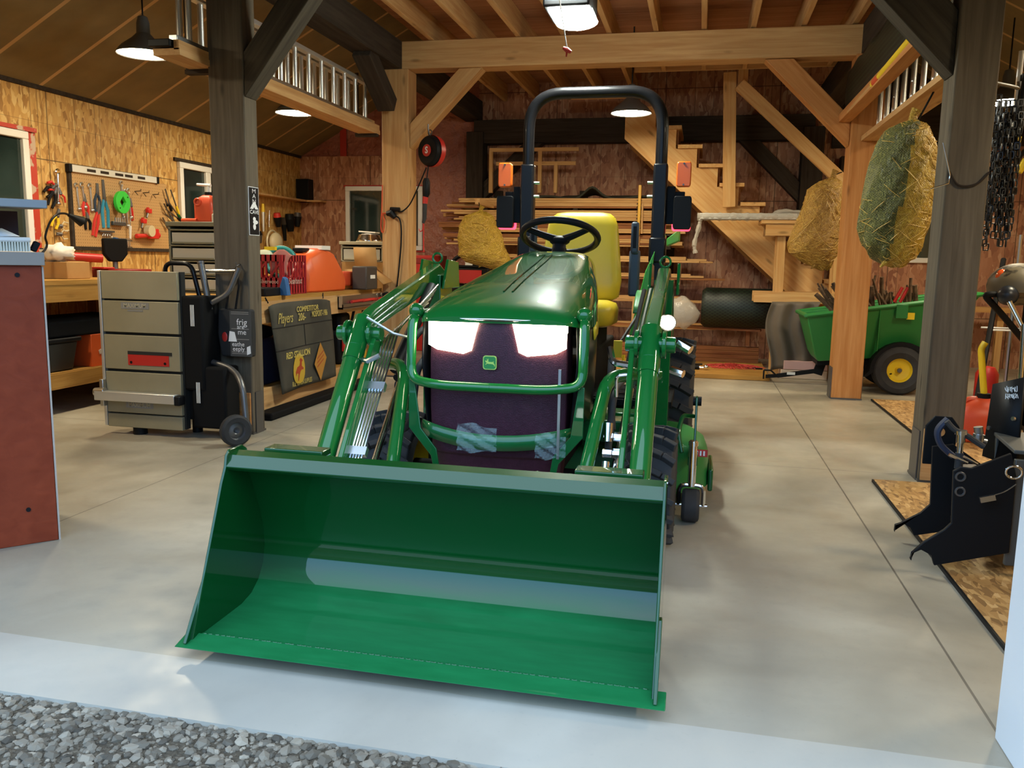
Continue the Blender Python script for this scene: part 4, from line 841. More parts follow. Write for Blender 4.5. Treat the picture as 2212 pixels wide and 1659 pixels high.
for px, py, lab in ((318, 456, 'upper'), (307, 478, 'lower')):
    t = thing('spring_clamp', lab + ' of the two red clamps in the right half of the pegboard', 'clamp', tuple(W(px, py)), 'red spring clamps'); q = MB(); p = W(px, py); q.prism([(-.03, .02), (-.015, .012), (-.012, .035), (0, .018), (.032, .022), (.026, -.02), (-.02, -.018)], p, (0, 1, 0), (0, 0, 1), (.03, 0, 0)); q.build('jaw', m_redg, t, bev=.004); q = MB(); q.tube([p + V((.015, -.01, -.01)), p + V((.02, -.04, -.06))], .01, 6); q.build('handle', m_dstl, t)
t = thing('bar_clamp', 'big red trigger clamp with a yellow disc at the pegboard corner', 'clamp', tuple(W(310, 510)), GT); A, B = W(288, 510, .03), W(336, 508, .03); q = MB(); q.tube([A, A.lerp(B, .5), B], [.022, .018, .03], 10); q.obox(W(322, 505, .04), (.05, .12, .09)); q.build('body', m_redg, t, bev=.008); q = MB(); q.cyl(W(314, 499, .02), W(314, 499, .07), .05, n=18); q.build('disc', m_cream, t)
t = thing('bit_holder', 'grey bit holder clipped in the middle of the pegboard', 'tool holder', tuple(W(252, 481)), GT); q = MB(); q.obox(W(252, 483, .02), (.03, .16, .035)); q.build('bar', m_dstl, t, bev=.004)
for i in range(5): q = MB(); p = W(243 + i * 5, 480 + i * .5, .03); q.cyl(p, p + V((0, 0, .04)), .007, n=6); q.build('bit', m_stl, t)
t = thing('key_rack', 'row of brass and steel rings low on the pegboard', 'ring rack', tuple(W(228, 500)), GT); q = MB(); q.obox(W(228, 500, .01), (.02, .18, .015)); q.build('rail', m_dstl, t)
for i in range(4): q = MB(); q.torus(W(221 + i * 5, 510, .015), .022, .004, (1, .3, 0), 14, 6); q.build('ring', m_stl, t)
t = thing('drill_bit_rack', 'wire rack of drill bits at the bottom edge of the pegboard', 'drill rack', tuple(W(258, 525)), GT); q = MB(); 
for z in (517, 531): q.beam(W(240, z, .04), W(276, z + 3, .04), .01, .008)
q.build('rail', m_dstl, t)
for i in range(8): q = MB(); p = W(243 + i * 4, 522, .04); q.cyl(p - V((0, 0, .05)), p + V((0, 0, .03)), .006, n=6); q.build('drill_bit', m_stl, t)
q = MB(); q.cyl(W(240, 518, .03), W(247, 519, .03), .022, n=12); tag(q.build('wire_spool', m_blue), 'little blue wire spool at the bottom of the pegboard', 'spool', GT)
t = thing('screwdriver', 'screwdriver with a white handle hanging under the bit holder', 'screwdriver', tuple(W(277, 500)), GT); q = MB(); q.tube([W(277, 488, .02), W(277, 516, .02)], [.012, .009], 8); q.build('handle', m_vinyl, t); q = MB(); q.tube([W(277, 470, .02), W(277, 488, .02)], .005, 6); q.build('blade', m_stl, t)
GS = 'snips and cutters left of the pegboard'
def snips(px0, py0, px1, py1, hm, label, w=.012, sp=.03): o = pliers(px0, py0, px1, py1, hm, label, w, sp, 'tin_snips', 'snips', .4); o['group'] = GS; return o
snips(126, 400, 104, 402, m_redg, 'red handled snips topmost in the cluster beside the left window'); snips(121, 398, 98, 420, m_blk, 'black handled shears below the topmost red snips')
snips(124, 398, 108, 446, m_blk, 'second black handled shears in the cluster beside the left window'); snips(126, 405, 136, 440, m_redg, 'snips with looped red handles near the pegboard edge', .008, .035)
snips(128, 452, 116, 492, m_yelp, 'yellow handled snips above the gooseneck lamp'); snips(122, 488, 148, 490, m_cream, 'upper of the two cream handled snips', .006, .035); snips(122, 505, 146, 508, m_cream, 'lower of the two cream handled snips', .006, .035)
wrench(124, 375, 126, 440, 'long chrome ratchet hanging beside the left window', m_chr)['group'] = GS
for i, (x0, y0, x1, y1, hm, lab) in enumerate(((353, 408, 362, 440, m_blk, 'tallest black file'), (362, 410, 374, 445, m_yelp, 'yellow and black handled file'), (348, 430, 352, 440, m_blk, 'short black awl'), (350, 440, 364, 466, m_dstl, 'grey steel rasp'), (352, 452, 376, 470, m_blk, 'black handled rasp'), (348, 462, 372, 484, m_redg, 'red shafted screwdriver'), (347, 470, 356, 486, m_dstl, 'dark stubby screwdriver'), (360, 440, 376, 462, m_greend, 'dark green handled file'))):
    t = thing('file_tool', lab + ' in the fan of files right of the pegboard', 'file', tuple(W(x1, y1)), 'files right of the pegboard'); off = .02 + .012 * (i % 3)
    q = MB(); q.tube([W(x0, y0, off), W(x1, y1, off)], .007, 6); q.build('blade', m_dstl, t); q = MB(); A, B = W(x1, y1, off), W(x1 + (x1 - x0) * .5, y1 + (y1 - y0) * .5, off); q.tube([A, A.lerp(B, .5), B], [.009, .015, .012], 8); q.build('handle', hm, t)
# ------------------------------------------------------------------ base board of the left post, table saw, tote bag, sign
q = MB(); q.box((-2.758, 4.386, .012), (-2.552, 4.397, .25)); tag(q.build('base_board', m_fir, bev=.002), 'brown board at the foot of the front left post behind the saw wheel', 'board')
m_saw = M('saw_table_beige', '#9a9073', .5, .2, 0, '#8d8468', 3); m_groove = M('groove_dark', (.012, .012, .01), .7)
def table_saw():
    y0 = 4.18; t = thing('table_saw', 'folded beige table saw on wheels standing on edge by the left post', 'table saw', (-3.1, 4.35, 0))
    def zz(py): return QY(300, py, y0).z
    xl, xr = -3.375, -2.865
    edges = [(586, 647), (651, 719), (725, 799), (805, 893), (896, 938)]
    tops = []
    for a, b in edges:
        z1, z0 = zz(a), zz(b); z0 = max(z0, .045); s = MB(); s.box((xl + .02, y0, z0), (xr, y0 + .03, z1)); tops.append(s.build('table_top', m_saw, t, bev=.003))
    s = MB(); s.box((xl + .01, y0 + .022, .05), (xr + .012, y0 + .06, zz(586))); s.build('table_bed', m_groove, t)
    s = MB(); s.box((xl, y0 - .004, .05), (xl + .018, y0 + .04, zz(586))); s.build('scale_rail', m_alu, t, bev=.002)
    s = MB(); s.box((-3.20, y0 - .003, zz(789)), (-2.935, y0, zz(765))); tp = s.build('throat_plate', m_red, tops[2]); s = MB(); s.box((-3.20, y0 - .004, zz(766)), (-2.915, y0, zz(759))); s.build('blade_slot', m_groove, tops[2])
    s = MB(); s.cyl((-3.18, y0 - .005, zz(783)), (-3.18, y0 - .003, zz(783)), .008, n=10); s.build('screw', m_blk, tp); s = MB(); s.cyl((-2.96, y0 - .005, zz(783)), (-2.96, y0 - .003, zz(783)), .008, n=10); s.build('screw', m_blk, tp)
    for zc, w, par in ((zz(661), .18, tops[1]), (zz(875), .18, tops[3])):
        s = MB(); s.box((-3.14 - w / 2, y0 - .0015, zc - .018), (-3.14 + w / 2, y0 - .0005, zc + .018)); s.build('logo_plate', m_textg, par); text('MAXIMUM', (-3.14, y0 - .0018, zc), .034, M('logo_beige', '#b0a687', .5), par, 'logo_letters', sx=.92, bold=.012)
        s = MB(); s.box((-3.19, y0 - .0015, zc - .032), (-3.09, y0 - .0005, zc - .023)) if par is tops[1] else s.box((-3.19, y0 - .0015, zc + .023), (-3.09, y0 - .0005, zc + .032)); s.build('logo_strip', m_textg, par)
    s = MB(); s.box((-3.40, y0 - .055, zz(866)), (-2.875, y0 - .004, zz(846))); f_ = s.build('fence', m_alu, t, bev=.004); s = MB(); s.box((-2.876, y0 - .06, zz(868)), (-2.84, y0 + .0, zz(848))); s.build('fence_lock', m_blk, f_, bev=.006)
    s = MB(); s.cyl((-3.41, y0 - .03, zz(850)), (-3.34, y0 - .03, zz(848)), .025, n=14); s.box((-3.38, y0 - .03, zz(880)), (-3.355, y0 + .03, zz(822))); s.build('fence_clamp', m_stl, f_, bev=.004)
    s = MB(); s.box((-3.3, y0 + .06, .10), (-2.82, y0 + .28, .80)); s.box((-2.86, y0 + .02, .28), (-2.725, y0 + .20, .82)); s.box((-2.82, y0 + .03, .06), (-2.60, y0 + .18, .42)); s.build('saw_body', m_blkm, t, bev=.015)
    for a, z in ((-2.80, .72), (-2.78, .28)):
        s = MB(); [s.box((a + k * .009, y0 + .018, z - .07), (a + .005 + k * .009, y0 + .0195, z + .05)) for k in range(3)]; s.build('warning_label', m_vinyl, t)
    s = MB(); s.tube(fillet([(-3.02, y0 + .12, .82), (-3.02, y0 + .12, 1.0), (-2.85, y0 + .12, 1.0), (-2.80, y0 + .12, .80)], .05), .013, 10); s.build('carry_handle', m_blkg, t)
    s = MB(); s.tube([(-2.80, y0 + .14, 1.0), (-2.74, y0 + .12, .74)], .018, 10); s.cyl((-2.80, y0 + .14, 1.0), (-2.803, y0 + .142, 1.012), .02); s.build('stand_leg', m_dstl, t)
    s = MB(); s.cyl((-2.88, y0 + .16, .955), (-2.565, y0 + .16, .965), .009, n=10); s.build('axle_bar', m_chr, t)
    s = MB(); s.tube(fillet([(-2.56, y0 + .14, .98), (-2.62, y0 + .12, .83), (-2.72, y0 + .11, .78)], .05), .016, 10); s.build('stand_leg', m_dstl, t)
    s = MB(); s.tube(fillet([(-2.72, y0 + .1, .44), (-2.58, y0 + .08, .41), (-2.47, y0 - .01, .34), (-2.44, y0 - .03, .10)], .10), .017, 10); s.build('stand_leg', m_dstl, t)
    s = MB(); c = V((-2.478, 4.10, .088)); s.lathe([(.05, -.022), (.075, -.025), (.088, -.015), (.088, .015), (.075, .025), (.05, .022)], c, (.80, -.6, 0), 24); w_ = s.build('wheel', m_rub, t); s = MB(); s.lathe([(.001, -.012), (.02, .01), (.045, .004), (.055, .02), (.055, -.02)], c, (.80, -.6, 0), 20); s.build('wheel_hub', m_dstl, w_)
    s = MB(); s.cyl((-3.18, y0 + .05, 0), (-3.18, y0 + .05, .06), .04); s.build('foot', m_blk, t); s = MB(); s.cyl((-2.9, y0 + .2, 0), (-2.9, y0 + .2, .08), .03); s.build('foot', m_blk, t)
table_saw()
t = thing('tote_bag', 'black tote bag with white print hanging on the front left post', 'bag', (-2.62, 4.34, .50))
q = MB(); q.loft([[V((x, 4.352 + dy, z)) for x, dy in ((a, -.035), (b, -.03), (b, .03), (a, .03))] for z, a, b in ((.47, -2.69, -2.50), (.60, -2.71, -2.495), (.745, -2.70, -2.50))]); q.build('bag_body', M('black_cloth', (.012, .012, .012), .85), t, bev=.012)
q = MB(); q.box((-2.625, 4.3135, .475), (-2.49, 4.3155, .735)); pp = q.build('print_panel', M('print_ground', (.05, .05, .048), .8), t)
for s_, x, z, h in (('frig', -2.548, .672, .052), ('are', -2.556, .645, .036), ('me', -2.548, .615, .044), ('eathe', -2.574, .545, .036), ('eeply', -2.572, .518, .036)): text(s_, (x, 4.3128, z), h, m_text, pp, 'print_word')
q = MB(); q.prism([(-.028, -.03), (.025, -.03), (.012, .025), (-.02, .03)], (-2.607, 4.313, .59), (1, 0, 0), (0, 0, 1), (0, -.001, 0)); q.prism([(0, 0), (.025, .01), (.022, .055), (.0, .045)], (-2.52, 4.313, .485), (1, 0, 0), (0, 0, 1), (0, -.001, 0)); q.each('print_shape', m_text, pp)
q = MB()
for z in (.728, .718, .632, .572, .50, .49): q.box((-2.615, 4.3125, z), (-2.505, 4.313, z + .004))
q.each('print_lines', m_textg, pp); q = MB(); q.ball((-2.662, 4.317, .585), (.018, .004, .028), 12, 8); q.build('red_badge', m_red, t)
for x in (-2.66, -2.60): q = MB(); q.tube([(x, 4.335, .735), (x + .02, 4.35, .88), (-2.60, 4.365, .985)], .007, 6); q.build('strap', m_blk, t)
q = MB(); q.tube([(-2.60, 4.398, 1.0), (-2.60, 4.36, .99), (-2.60, 4.352, 1.01)], .005, 6); tag(q.build('wall_hook', m_dstl), 'small steel hook holding the tote bag on the post', 'hook')
# sign on the side of the left post
XS = -2.5445
A, B = QX(535, 402, XS), QX(539, 508, XS); zc, hh = (A.z + B.z) / 2, (A.z - B.z); yc = (PLF[2] + PLF[3]) / 2; wy = .112
t = thing('wall_sign', 'narrow black sign reading MAN CAVE on the side of the front left post', 'sign', (XS, yc, zc - hh / 2))
q = MB(); q.box((XS, yc - wy / 2, zc - hh / 2), (XS + .003, yc + wy / 2, zc + hh / 2)); q.build('border', m_text, t); q = MB(); q.box((XS + .003, yc - wy / 2 + .004, zc - hh / 2 + .004), (XS + .004, yc + wy / 2 - .004, zc + hh / 2 - .004)); q.build('panel', m_blk, t)
for i, ch in enumerate('MAN'): text(ch, (XS + .005, yc, zc + hh * (.41 - .105 * i)), .034, m_text, t, 'letter', (0, 1, 0), (0, 0, 1), sx=1.7)
text('CAVE', (XS + .005, yc, zc - hh * .02), .030, m_text, t, 'letters', (0, 1, 0), (0, 0, 1), sx=1.35, bold=.015)
q = MB(); q.prism([(-.046, 0), (-.02, .028), (0, .042), (.02, .030), (.046, 0), (.012, 0), (0, .012), (-.012, 0)], (XS + .0045, yc, zc + hh * .045), (0, 1, 0), (0, 0, 1), (.0006, 0, 0)); q.build('mountain_mark', m_text, t)
q = MB(); q.ball((XS + .0045, yc, zc - hh * .16), (.0008, .016, .012), 12, 8); q.ball((XS + .0045, yc + .012, zc - hh * .225), (.0008, .028, .012), 12, 8); q.ball((XS + .0045, yc, zc - hh * .32), (.0008, .016, .018), 12, 8); q.build('figure_mark', m_text, t)

_before = set(bpy.data.objects)
# ------------------------------------------------------------------ island bench under the ladder rack
IX, IZ = -2.85, .79
t = thing('island_bench', 'wooden workbench between the two left posts carrying crates', 'workbench', (-3.25, 6.0, 0))
q = MB(); q.beam((-3.27, 4.75, IZ - .015), (-3.27, 6.965, IZ - .015), .86, .03); q.build('bench_top', m_ply, t)
q = MB(); q.beam((IX + .0, 4.75, IZ - .10), (IX + .0, 6.965, IZ - .10), .035, .14); q.build('front_rail', m_pine, t)
q = MB(); q.beam((IX - .02, 4.75, .12), (IX - .02, 6.965, .12), .035, .14); q.build('lower_rail', m_pine, t); q = MB(); q.beam((-3.27, 4.75, .18), (-3.27, 6.965, .18), .8, .02); q.build('lower_shelf', m_ply, t)
for x in (-3.62, -2.92):
    for y in (4.82, 6.90): q = MB(); q.beam((x, y, 0), (x, y, IZ - .03), .08, .08); q.build('leg', m_ply, t)
q = MB(); q.box((-2.86, 4.8, 0), (-2.74, 6.5, .05)); tag(q.build('rubber_mat_roll', m_blkm, bev=.012), 'long black plastic strip on the floor under the island bench', 'strip')
q = MB(); q.box((-3.3, 4.86, .19), (-2.92, 5.30, .50)); tag(q.build('storage_bin', M('navy_plastic', (.012, .02, .06), .5), bev=.015), 'dark blue bin under the island bench beside the apron', 'bin')
q = MB(); q.loft([[V((-3.1 + a, 5.0 + b, z)) for a, b in ((-.2 * k, -.2 * k), (.17 * k, -.2 * k), (.17 * k, .25 * k), (-.2 * k, .25 * k))] for z, k in ((.502, .9), (.56, 1), (.60, .5), (.62, .2))]); tag(q.build('tool_bag', m_blkm, bev=.02), 'slumped black tool bag on the dark blue bin', 'bag')
t = thing('air_compressor', 'black machine under the island bench right of the apron', 'machine', (-3.05, 6.45, .19)); q = MB(); q.box((-3.2, 6.22, .19), (-2.90, 6.62, .46)); q.box((-3.15, 6.28, .46), (-2.93, 6.5, .60)); q.build('housing', m_blk, t, bev=.03); q = MB(); q.tube(fillet([(-2.93, 6.5, .50), (-2.9, 6.5, .64), (-2.9, 6.7, .62), (-2.93, 6.68, .45)], .05), .012, 8); q.build('handle', m_blk, t)
q = MB(); q.box((-2.895, 6.225, .30), (-2.875, 6.30, .40)); tag(q.build('red_tin', m_red, bev=.004), 'narrow red tin under the island bench beside the apron', 'tin')
t = thing('yellow_case', 'small yellow power tool under the island bench behind the loader arm', 'power tool', (-2.85, 6.42, .19)); q = MB(); q.ball((-2.83, 6.42, .275), (.055, .10, .085), 16, 10); q.build('shell', M('tool_yellow', (.62, .36, .015), .4), t); q = MB(); q.ball((-2.79, 6.44, .32), (.02, .04, .025), 10, 6); q.build('window', m_blk, t)
# canvas apron
AX = -2.70
def AP(px, py, o=0): p = QX(px, py, AX); p.x += o - .10; return p
t = thing('canvas_apron', 'dark canvas tool apron with faded yellow print hanging on the island bench', 'apron', tuple(AP(650, 850)))
m_can = M('dark_canvas', '#36332a', .9, 0, 0, '#4a463a', 3)
TL, TR_, BR, BL = AP(580, 656), AP(712, 644), AP(724, 812), AP(607, 852)
def apf(u, v):
    p = TL.lerp(TR_, u).lerp(BL.lerp(BR, u), v); p.x += .012 * math.sin(u * 7 + v * 2) * v; 
    if v < .08: p.z += -.02 * ((abs(u - .5) * 2) ** 6)
    return p
q = MB(); q.grid(apf, 16, 16); q.build('cloth', m_can, t, solid=.006)
def apx(u, v, o=.005): p = apf(u, v); p.x += o; return p
q = MB(); q.tube([apx(i / 12, .27) for i in range(13)], .003, 5); q.tube([apx(i / 12, .52) for i in range(13)], .003, 5); q.tube([apx(.5, .27), apx(.5, .52)], .003, 5); q.build('pocket_seam', M('seam_dark', (.012, .011, .009), .9), t)
ux = (TR_ - TL).normalized(); uy = (TL - BL).normalized(); uy = (uy - ux * uy.dot(ux)).normalized()
for s_, u, v, h, sx, sh, bo in (('Players', .19, .175, .10, .72, .25, .0), ('COMPETITOR', .57, .095, .052, 1.05, 0, .02), ('206-', .46, .185, .075, .85, 0, .01), ('MOSPORT-1986', .77, .17, .060, .62, 0, .015), ('RED STALLION', .34, .60, .060, .88, 0, .03), ('TRUE TUTION SUPPLIES', .36, .94, .048, .62, 0, .01)):
    text(s_, apx(u, v, .012), h, m_texty, t, 'printed_words', ux, uy, shear=sh, sx=sx, bold=bo)
q = MB(); q.prism([(.085 * math.copysign(abs(math.cos(a)) ** .8, math.cos(a)) * (1 - .12 * math.sin(a)), .105 * math.sin(a)) for a in [2 * PI * i / 24 for i in range(24)]], apx(.33, .77, .012), ux, uy, (.002, 0, 0)); ov = q.build('oval_patch', M('patch_yellow', '#b8962a', .8), t)
HORSE = [(-.055, -.02), (-.03, .012), (0, .02), (.012, .045), (.004, .06), (.018, .072), (.045, .06), (.048, .048), (.035, .045), (.035, .015), (.06, .0), (.058, -.012), (.032, -.01), (.015, -.02), (.0, -.045), (-.012, -.085), (-.02, -.085), (-.016, -.035), (-.035, -.03), (-.05, -.05)]
q = MB(); q.prism(HORSE, apx(.33, .77, .0145), ux, uy, (.001, 0, 0)); q.build('horse_mark', M('patch_red', '#9c3a16', .8), ov)
q = MB(); q.prism([(0, .15), (.10, .03), (.0, -.13), (-.10, 0)], apx(.70, .77, .012), ux, uy, (.002, 0, 0)); di = q.build('diamond_patch', M('patch_gold', '#a9762a', .8), t); q = MB()
for k in (-.03, .0, .03): q.prism([(-.055, k), (.05, k + .05), (.05, k + .062), (-.055, k + .012)], apx(.70, .77, .0145), ux, uy, (.0008, 0, 0))
q.build('diamond_lettering', M('patch_orange', '#9a4a1c', .8), di)
q = MB(); q.tube([(-2.83, TL.y + .05, TL.z), (-2.84, TL.y + .03, .785)], .005, 5); q.tube([(-2.83, TR_.y - .05, TR_.z), (-2.84, TR_.y - .03, .785)], .005, 5); q.each('tie', m_blk, t)
# tray of wrenches on the bench rail
t = thing('wrench_tray', 'grey metal tray of tools fixed to the front of the island bench', 'tool tray', (-2.80, 6.65, .64)); q = MB(); q.box((-2.83, 6.02, .65), (-2.79, 6.94, .665)); q.box((-2.83, 6.02, .66), (-2.822, 6.94, .75)); q.box((-2.83, 6.02, .65), (-2.79, 6.03, .75)); q.box((-2.795, 6.02, .66), (-2.79, 6.94, .69)); q.build('tray', m_stl, t)
for i, (y, mt, nm) in enumerate(((6.33, m_red, 'long red handled tool lying leftmost in the bench tray'), (6.55, m_redg, 'second red handled tool in the bench tray'), (6.78, m_red, 'third red handled tool in the bench tray'))):
    q = MB(); q.tube([(-2.808, y - .1, .70), (-2.808, y + .16, .705)], .012, 8); tag(q.build('screwdriver', mt), nm, 'screwdriver', 'tools in the bench tray')
for y, lab in ((6.70, 'left'), (6.80, 'right')): q = MB(); q.tube(fillet([(-2.785, y, .74), (-2.775, y, .76), (-2.77, y + .01, .50)], .02), .004, 6); tag(q.build('hex_rod', m_chr), lab + ' of the two thin steel rods hanging below the bench tray', 'rod')
t = thing('ratchet', 'black ratchet head sticking out of the bench tray', 'ratchet', (-2.80, 6.95, .70)); q = MB(); q.cyl((-2.80, 6.92, .72), (-2.80, 6.99, .73), .03, n=14); q.build('head', m_blk, t); q = MB(); q.cyl((-2.80, 6.99, .73), (-2.80, 7.03, .735), .015, n=10); q.build('drive', m_chr, t)
# crates and cases on the island bench
def crate(name, label, c, size, mat, words=(), cat='crate'):
    x1, y0, z = c; w, d, h = size; t = thing(name, label, cat, (x1 - w / 2, y0 + d / 2, z)); q = MB(); x0, y1 = x1 - w, y0 + d; k = .012
    for a, b in (((x0, y0, z), (x1, y0 + k, z)), ((x0, y1 - k, z), (x1, y1, z)), ((x0, y0, z), (x0 + k, y1, z)), ((x1 - k, y0, z), (x1, y1, z))):
        for z0, z1 in ((0, .06), (.062, .115), (h - .045, h)): q.box((a[0], a[1], z + z0), (b[0], b[1], z + z1))
        n = 9; lx, ly = b[0] - a[0], b[1] - a[1]
        for i in range(n + 1):
            f_ = i / n
            if lx > ly: q.box((a[0] + lx * f_ - .006, a[1], z), (a[0] + lx * f_ + .006, b[1], z + h))
            else: q.box((a[0], a[1] + ly * f_ - .006, z), (b[0], a[1] + ly * f_ + .006, z + h))
        for i in range(3):
            f_ = (i + .2) / 3
            if lx > ly: q.beam((a[0] + lx * f_, a[1] + k / 2, z + .115), (a[0] + lx * min(f_ + .28, 1), a[1] + k / 2, z + h - .045), .010, .012)
            else: q.beam((a[0] + k / 2, a[1] + ly * f_, z + .115), (a[0] + k / 2, a[1] + ly * min(f_ + .28, 1), z + h - .045), .010, .012)
    q.box((x0, y0, z), (x1, y1, z + .008)); q.build('basket', mat, t); return t
cr = crate('milk_crate', 'red plastic milk crate full of odds and ends on the island bench', (-2.872, 5.21, IZ), (.34, .36, .27), m_redc if 'm_redc' in globals() else M('crate_red', (.36, .016, .022), .42))
text('Silverwood', (-2.962, 5.206, IZ + .088), .040, M('crate_print', (.62, .42, .34), .6), cr, 'crate_lettering', sx=.78); text('Sealtest', (-2.868, 5.40, IZ + .09), .058, MATS['crate_print'], cr, 'crate_script', (0, 1, 0), shear=.3, sx=1.1)
t = thing('coiled_hose', 'teal hose coil with a yellow tag sticking out of the red milk crate', 'hose', (-2.98, 5.46, IZ + .01)); q = MB(); q.torus((-3.0, 5.45, IZ + .22), .10, .018, (.4, -.9, .2), 26, 8); q.build('coil', M('teal_hose', (.03, .28, .25), .5), t); q = MB(); q.box((-3.06, 5.33, IZ + .30), (-2.98, 5.36, IZ + .325)); q.build('tag', m_yelp, t)
q = MB(); q.ball((-3.06, 5.33, IZ + .255), (.07, .05, .05), 16, 9); tag(q.build('white_ball', M('pale_green_white', (.62, .64, .45), .6)), 'pale rounded plastic part in the red milk crate', 'plastic part')
q = MB(); q.grid(lambda a, b: V((-2.94 + a * .09 + .012 * math.sin(b * 6), 5.30 - .09 * min(b * 1.5, 1) + .06 * a, IZ + .285 + .02 * math.sin(a * 5) - max(0, b - .45) * .24)), 8, 10); tag(q.build('rag', M('faded_pink_cloth', (.40, .13, .10), .9), solid=.005), 'faded red rag draped over the edge of the red milk crate', 'rag')
q = MB(); q.ball((-3.16, 5.30, IZ + .28), (.03, .03, .03)); q.box((-3.18, 5.30, IZ + .05), (-3.12, 5.34, IZ + .26)); tag(q.build('pink_bottle', M('pinkish_plastic', (.6, .16, .16), .5)), 'pink topped bottle at the left of the red milk crate', 'bottle')
q = MB(); q.box((-3.05, 4.93, IZ), (-2.84, 5.14, IZ + .055)); tag(q.build('parts_tray', m_blk, bev=.008), 'black tray at the front edge of the island bench', 'tray')
q = MB(); q.prism([(0, 0), (.075, 0), (.06, .11), (.04, .125)], (-2.87, 5.145, IZ), (1, 0, 0), (0, 0, 1), (0, .05, 0)); tag(q.build('door_wedge', m_blue, bev=.004), 'blue wedge standing against the red milk crate', 'wedge')
t = thing('chainsaw_case', 'orange plastic chainsaw case on the island bench next to the red crate', 'case', (-3.0, 5.98, IZ)); q = MB(); R = []
for y, zt, k in ((5.66, .20, .8), (5.72, .275, 1), (5.92, .33, 1), (6.12, .30, 1), (6.24, .19, 1), (6.29, .10, .9)): R.append([V((-3.0 + sx * .125 * k * (1 if z == 0 else tp), y, IZ + z)) for sx, z, tp in ((-1, 0, 1), (1, 0, 1), (1.05, zt * .55, 1), (.8, zt * .93, 1), (.5, zt, 1), (-.5, zt, 1), (-.8, zt * .93, 1), (-1.05, zt * .55, 1))])
q.loft(R); q.build('case_body', m_org, t, bev=.014, ang=50); q = MB(); q.loft([[V((-2.99 + sx * .075, y, IZ + z)) for sx, z in ((-1, .03), (1, .03), (1, .145 * k), (-1, .145 * k))] for y, k in ((6.25, 1), (6.64, 1), (6.68, .9))]); q.build('bar_sleeve', m_redo, t, bev=.012)
q = MB(); q.box((-3.06, 5.74, IZ + .292), (-2.98, 5.86, IZ + .325)); q.build('latch', m_blk, t, bev=.006); q = MB(); q.box((-3.12, 5.9, IZ + .315), (-2.9, 6.05, IZ + .345)); tag(q.build('paper_pad', m_vinyl), 'white pad lying on the orange chainsaw case', 'paper')
cb = crate('milk_crate', 'blue plastic milk crate behind the orange chainsaw case', (-3.12, 6.46, IZ), (.33, .16, .27), M('crate_blue', (.02, .10, .15), .5)); text('FOX', (-3.116, 6.54, IZ + .19), .04, MATS['crate_print'], cb, 'crate_lettering', (0, 1, 0))
def drawers(name, label, x0, x1, y0, y1, z, rows, h, mfr, fac):
    t = thing(name, label, 'drawer unit', ((x0 + x1) / 2, (y0 + y1) / 2, z)); q = MB(); k = .016; H = rows * h + .03
    q.box((x0, y0, z), (x0 + k, y1, z + H)); q.box((x1 - k, y0, z), (x1, y1, z + H)); q.box((x0, y1 - k, z), (x1, y1, z + H)); q.box((x0 - .012, y0 - .012, z + H), (x1 + .012, y1 + .01, z + H + .03))
    for i in range(rows + 1): q.box((x0, y0, z + i * h), (x1, y1, z + i * h + .012))
    q.build('frame', mfr, t, bev=.003)
    for i in range(rows):
        q = MB(); q.box((x0 + .03, y0 - .004, z + i * h + .018), (x1 - .03, y0 + .008, z + (i + 1) * h - .012)); dr = q.build('drawer', fac, t, bev=.003); q = MB(); q.box((x0 + .035, y0 - .016, z + i * h + .018), (x1 - .035, y0 - .004, z + i * h + .03)); q.build('drawer_lip', mfr, dr)
        q = MB(); a = random.uniform(.05, .15); q.box((x0 + a, y0 + .03, z + i * h + .015), (x0 + a + random.uniform(.12, .2), y0 + .12, z + i * h + random.uniform(.04, .08))); q.build('drawer_contents', m_card if i % 2 else m_dstl, dr)
    return t
m_clear = M('smoky_clear_plastic', (.62, .60, .50), .25, alpha=.62); m_gfr = M('grey_plastic_frame', '#77745e', .5)
drawers('drawer_unit', 'grey plastic drawer tower behind the folded table saw', -3.66, -3.28, 5.12, 5.45, IZ, 4, .105, m_gfr, m_clear)
DT = IZ + 4 * .105 + .06
t = thing('fuel_jug', 'red jug with a white hand pump on the grey drawer tower', 'jug', (-3.38, 5.24, DT)); c = V((-3.43, 5.24, DT)); q = MB()
q.loft([[c + V((a * w + dx, b * d, z)) for a, b in ((-1, -1), (1, -1), (1, 1), (-1, 1))] for z, w, d, dx in ((0, .068, .06, 0), (.12, .068, .06, 0), (.155, .06, .055, .0), (.185, .03, .03, .012))]); q.build('jug_body', m_redo, t, bev=.012); q = MB(); q.torus(c + V((-.035, -.062, .135)), .022, .008, (0, 1, 0), 16, 8); q.prism([(.055, .10), (.115, .155), (.09, .16), (.04, .15)], c + V((0, -.02, 0)), (1, 0, 0), (0, 0, 1), (0, .04, 0)); q.each('jug_handle', m_redo, t, bev=.004)
q = MB(); q.cyl(c + V((.012, 0, .18)), c + V((.012, 0, .205)), .026); q.build('collar', m_blk, t); q = MB(); q.cyl(c + V((.012, 0, .205)), c + V((.012, 0, .245)), .011); q.tube([c + V((.03, 0, .25)), c + V((-.075, 0, .258))], [.012, .008], 8); q.build('pump_head', m_vinyl, t)
q = MB(); q.tube([(-3.60, 5.20, DT + .014), (-3.47, 5.17, DT + .014)], [.014, .011], 10); tag(q.build('funnel_tube', m_redo), 'short red tube lying left of the red pump jug', 'tube')
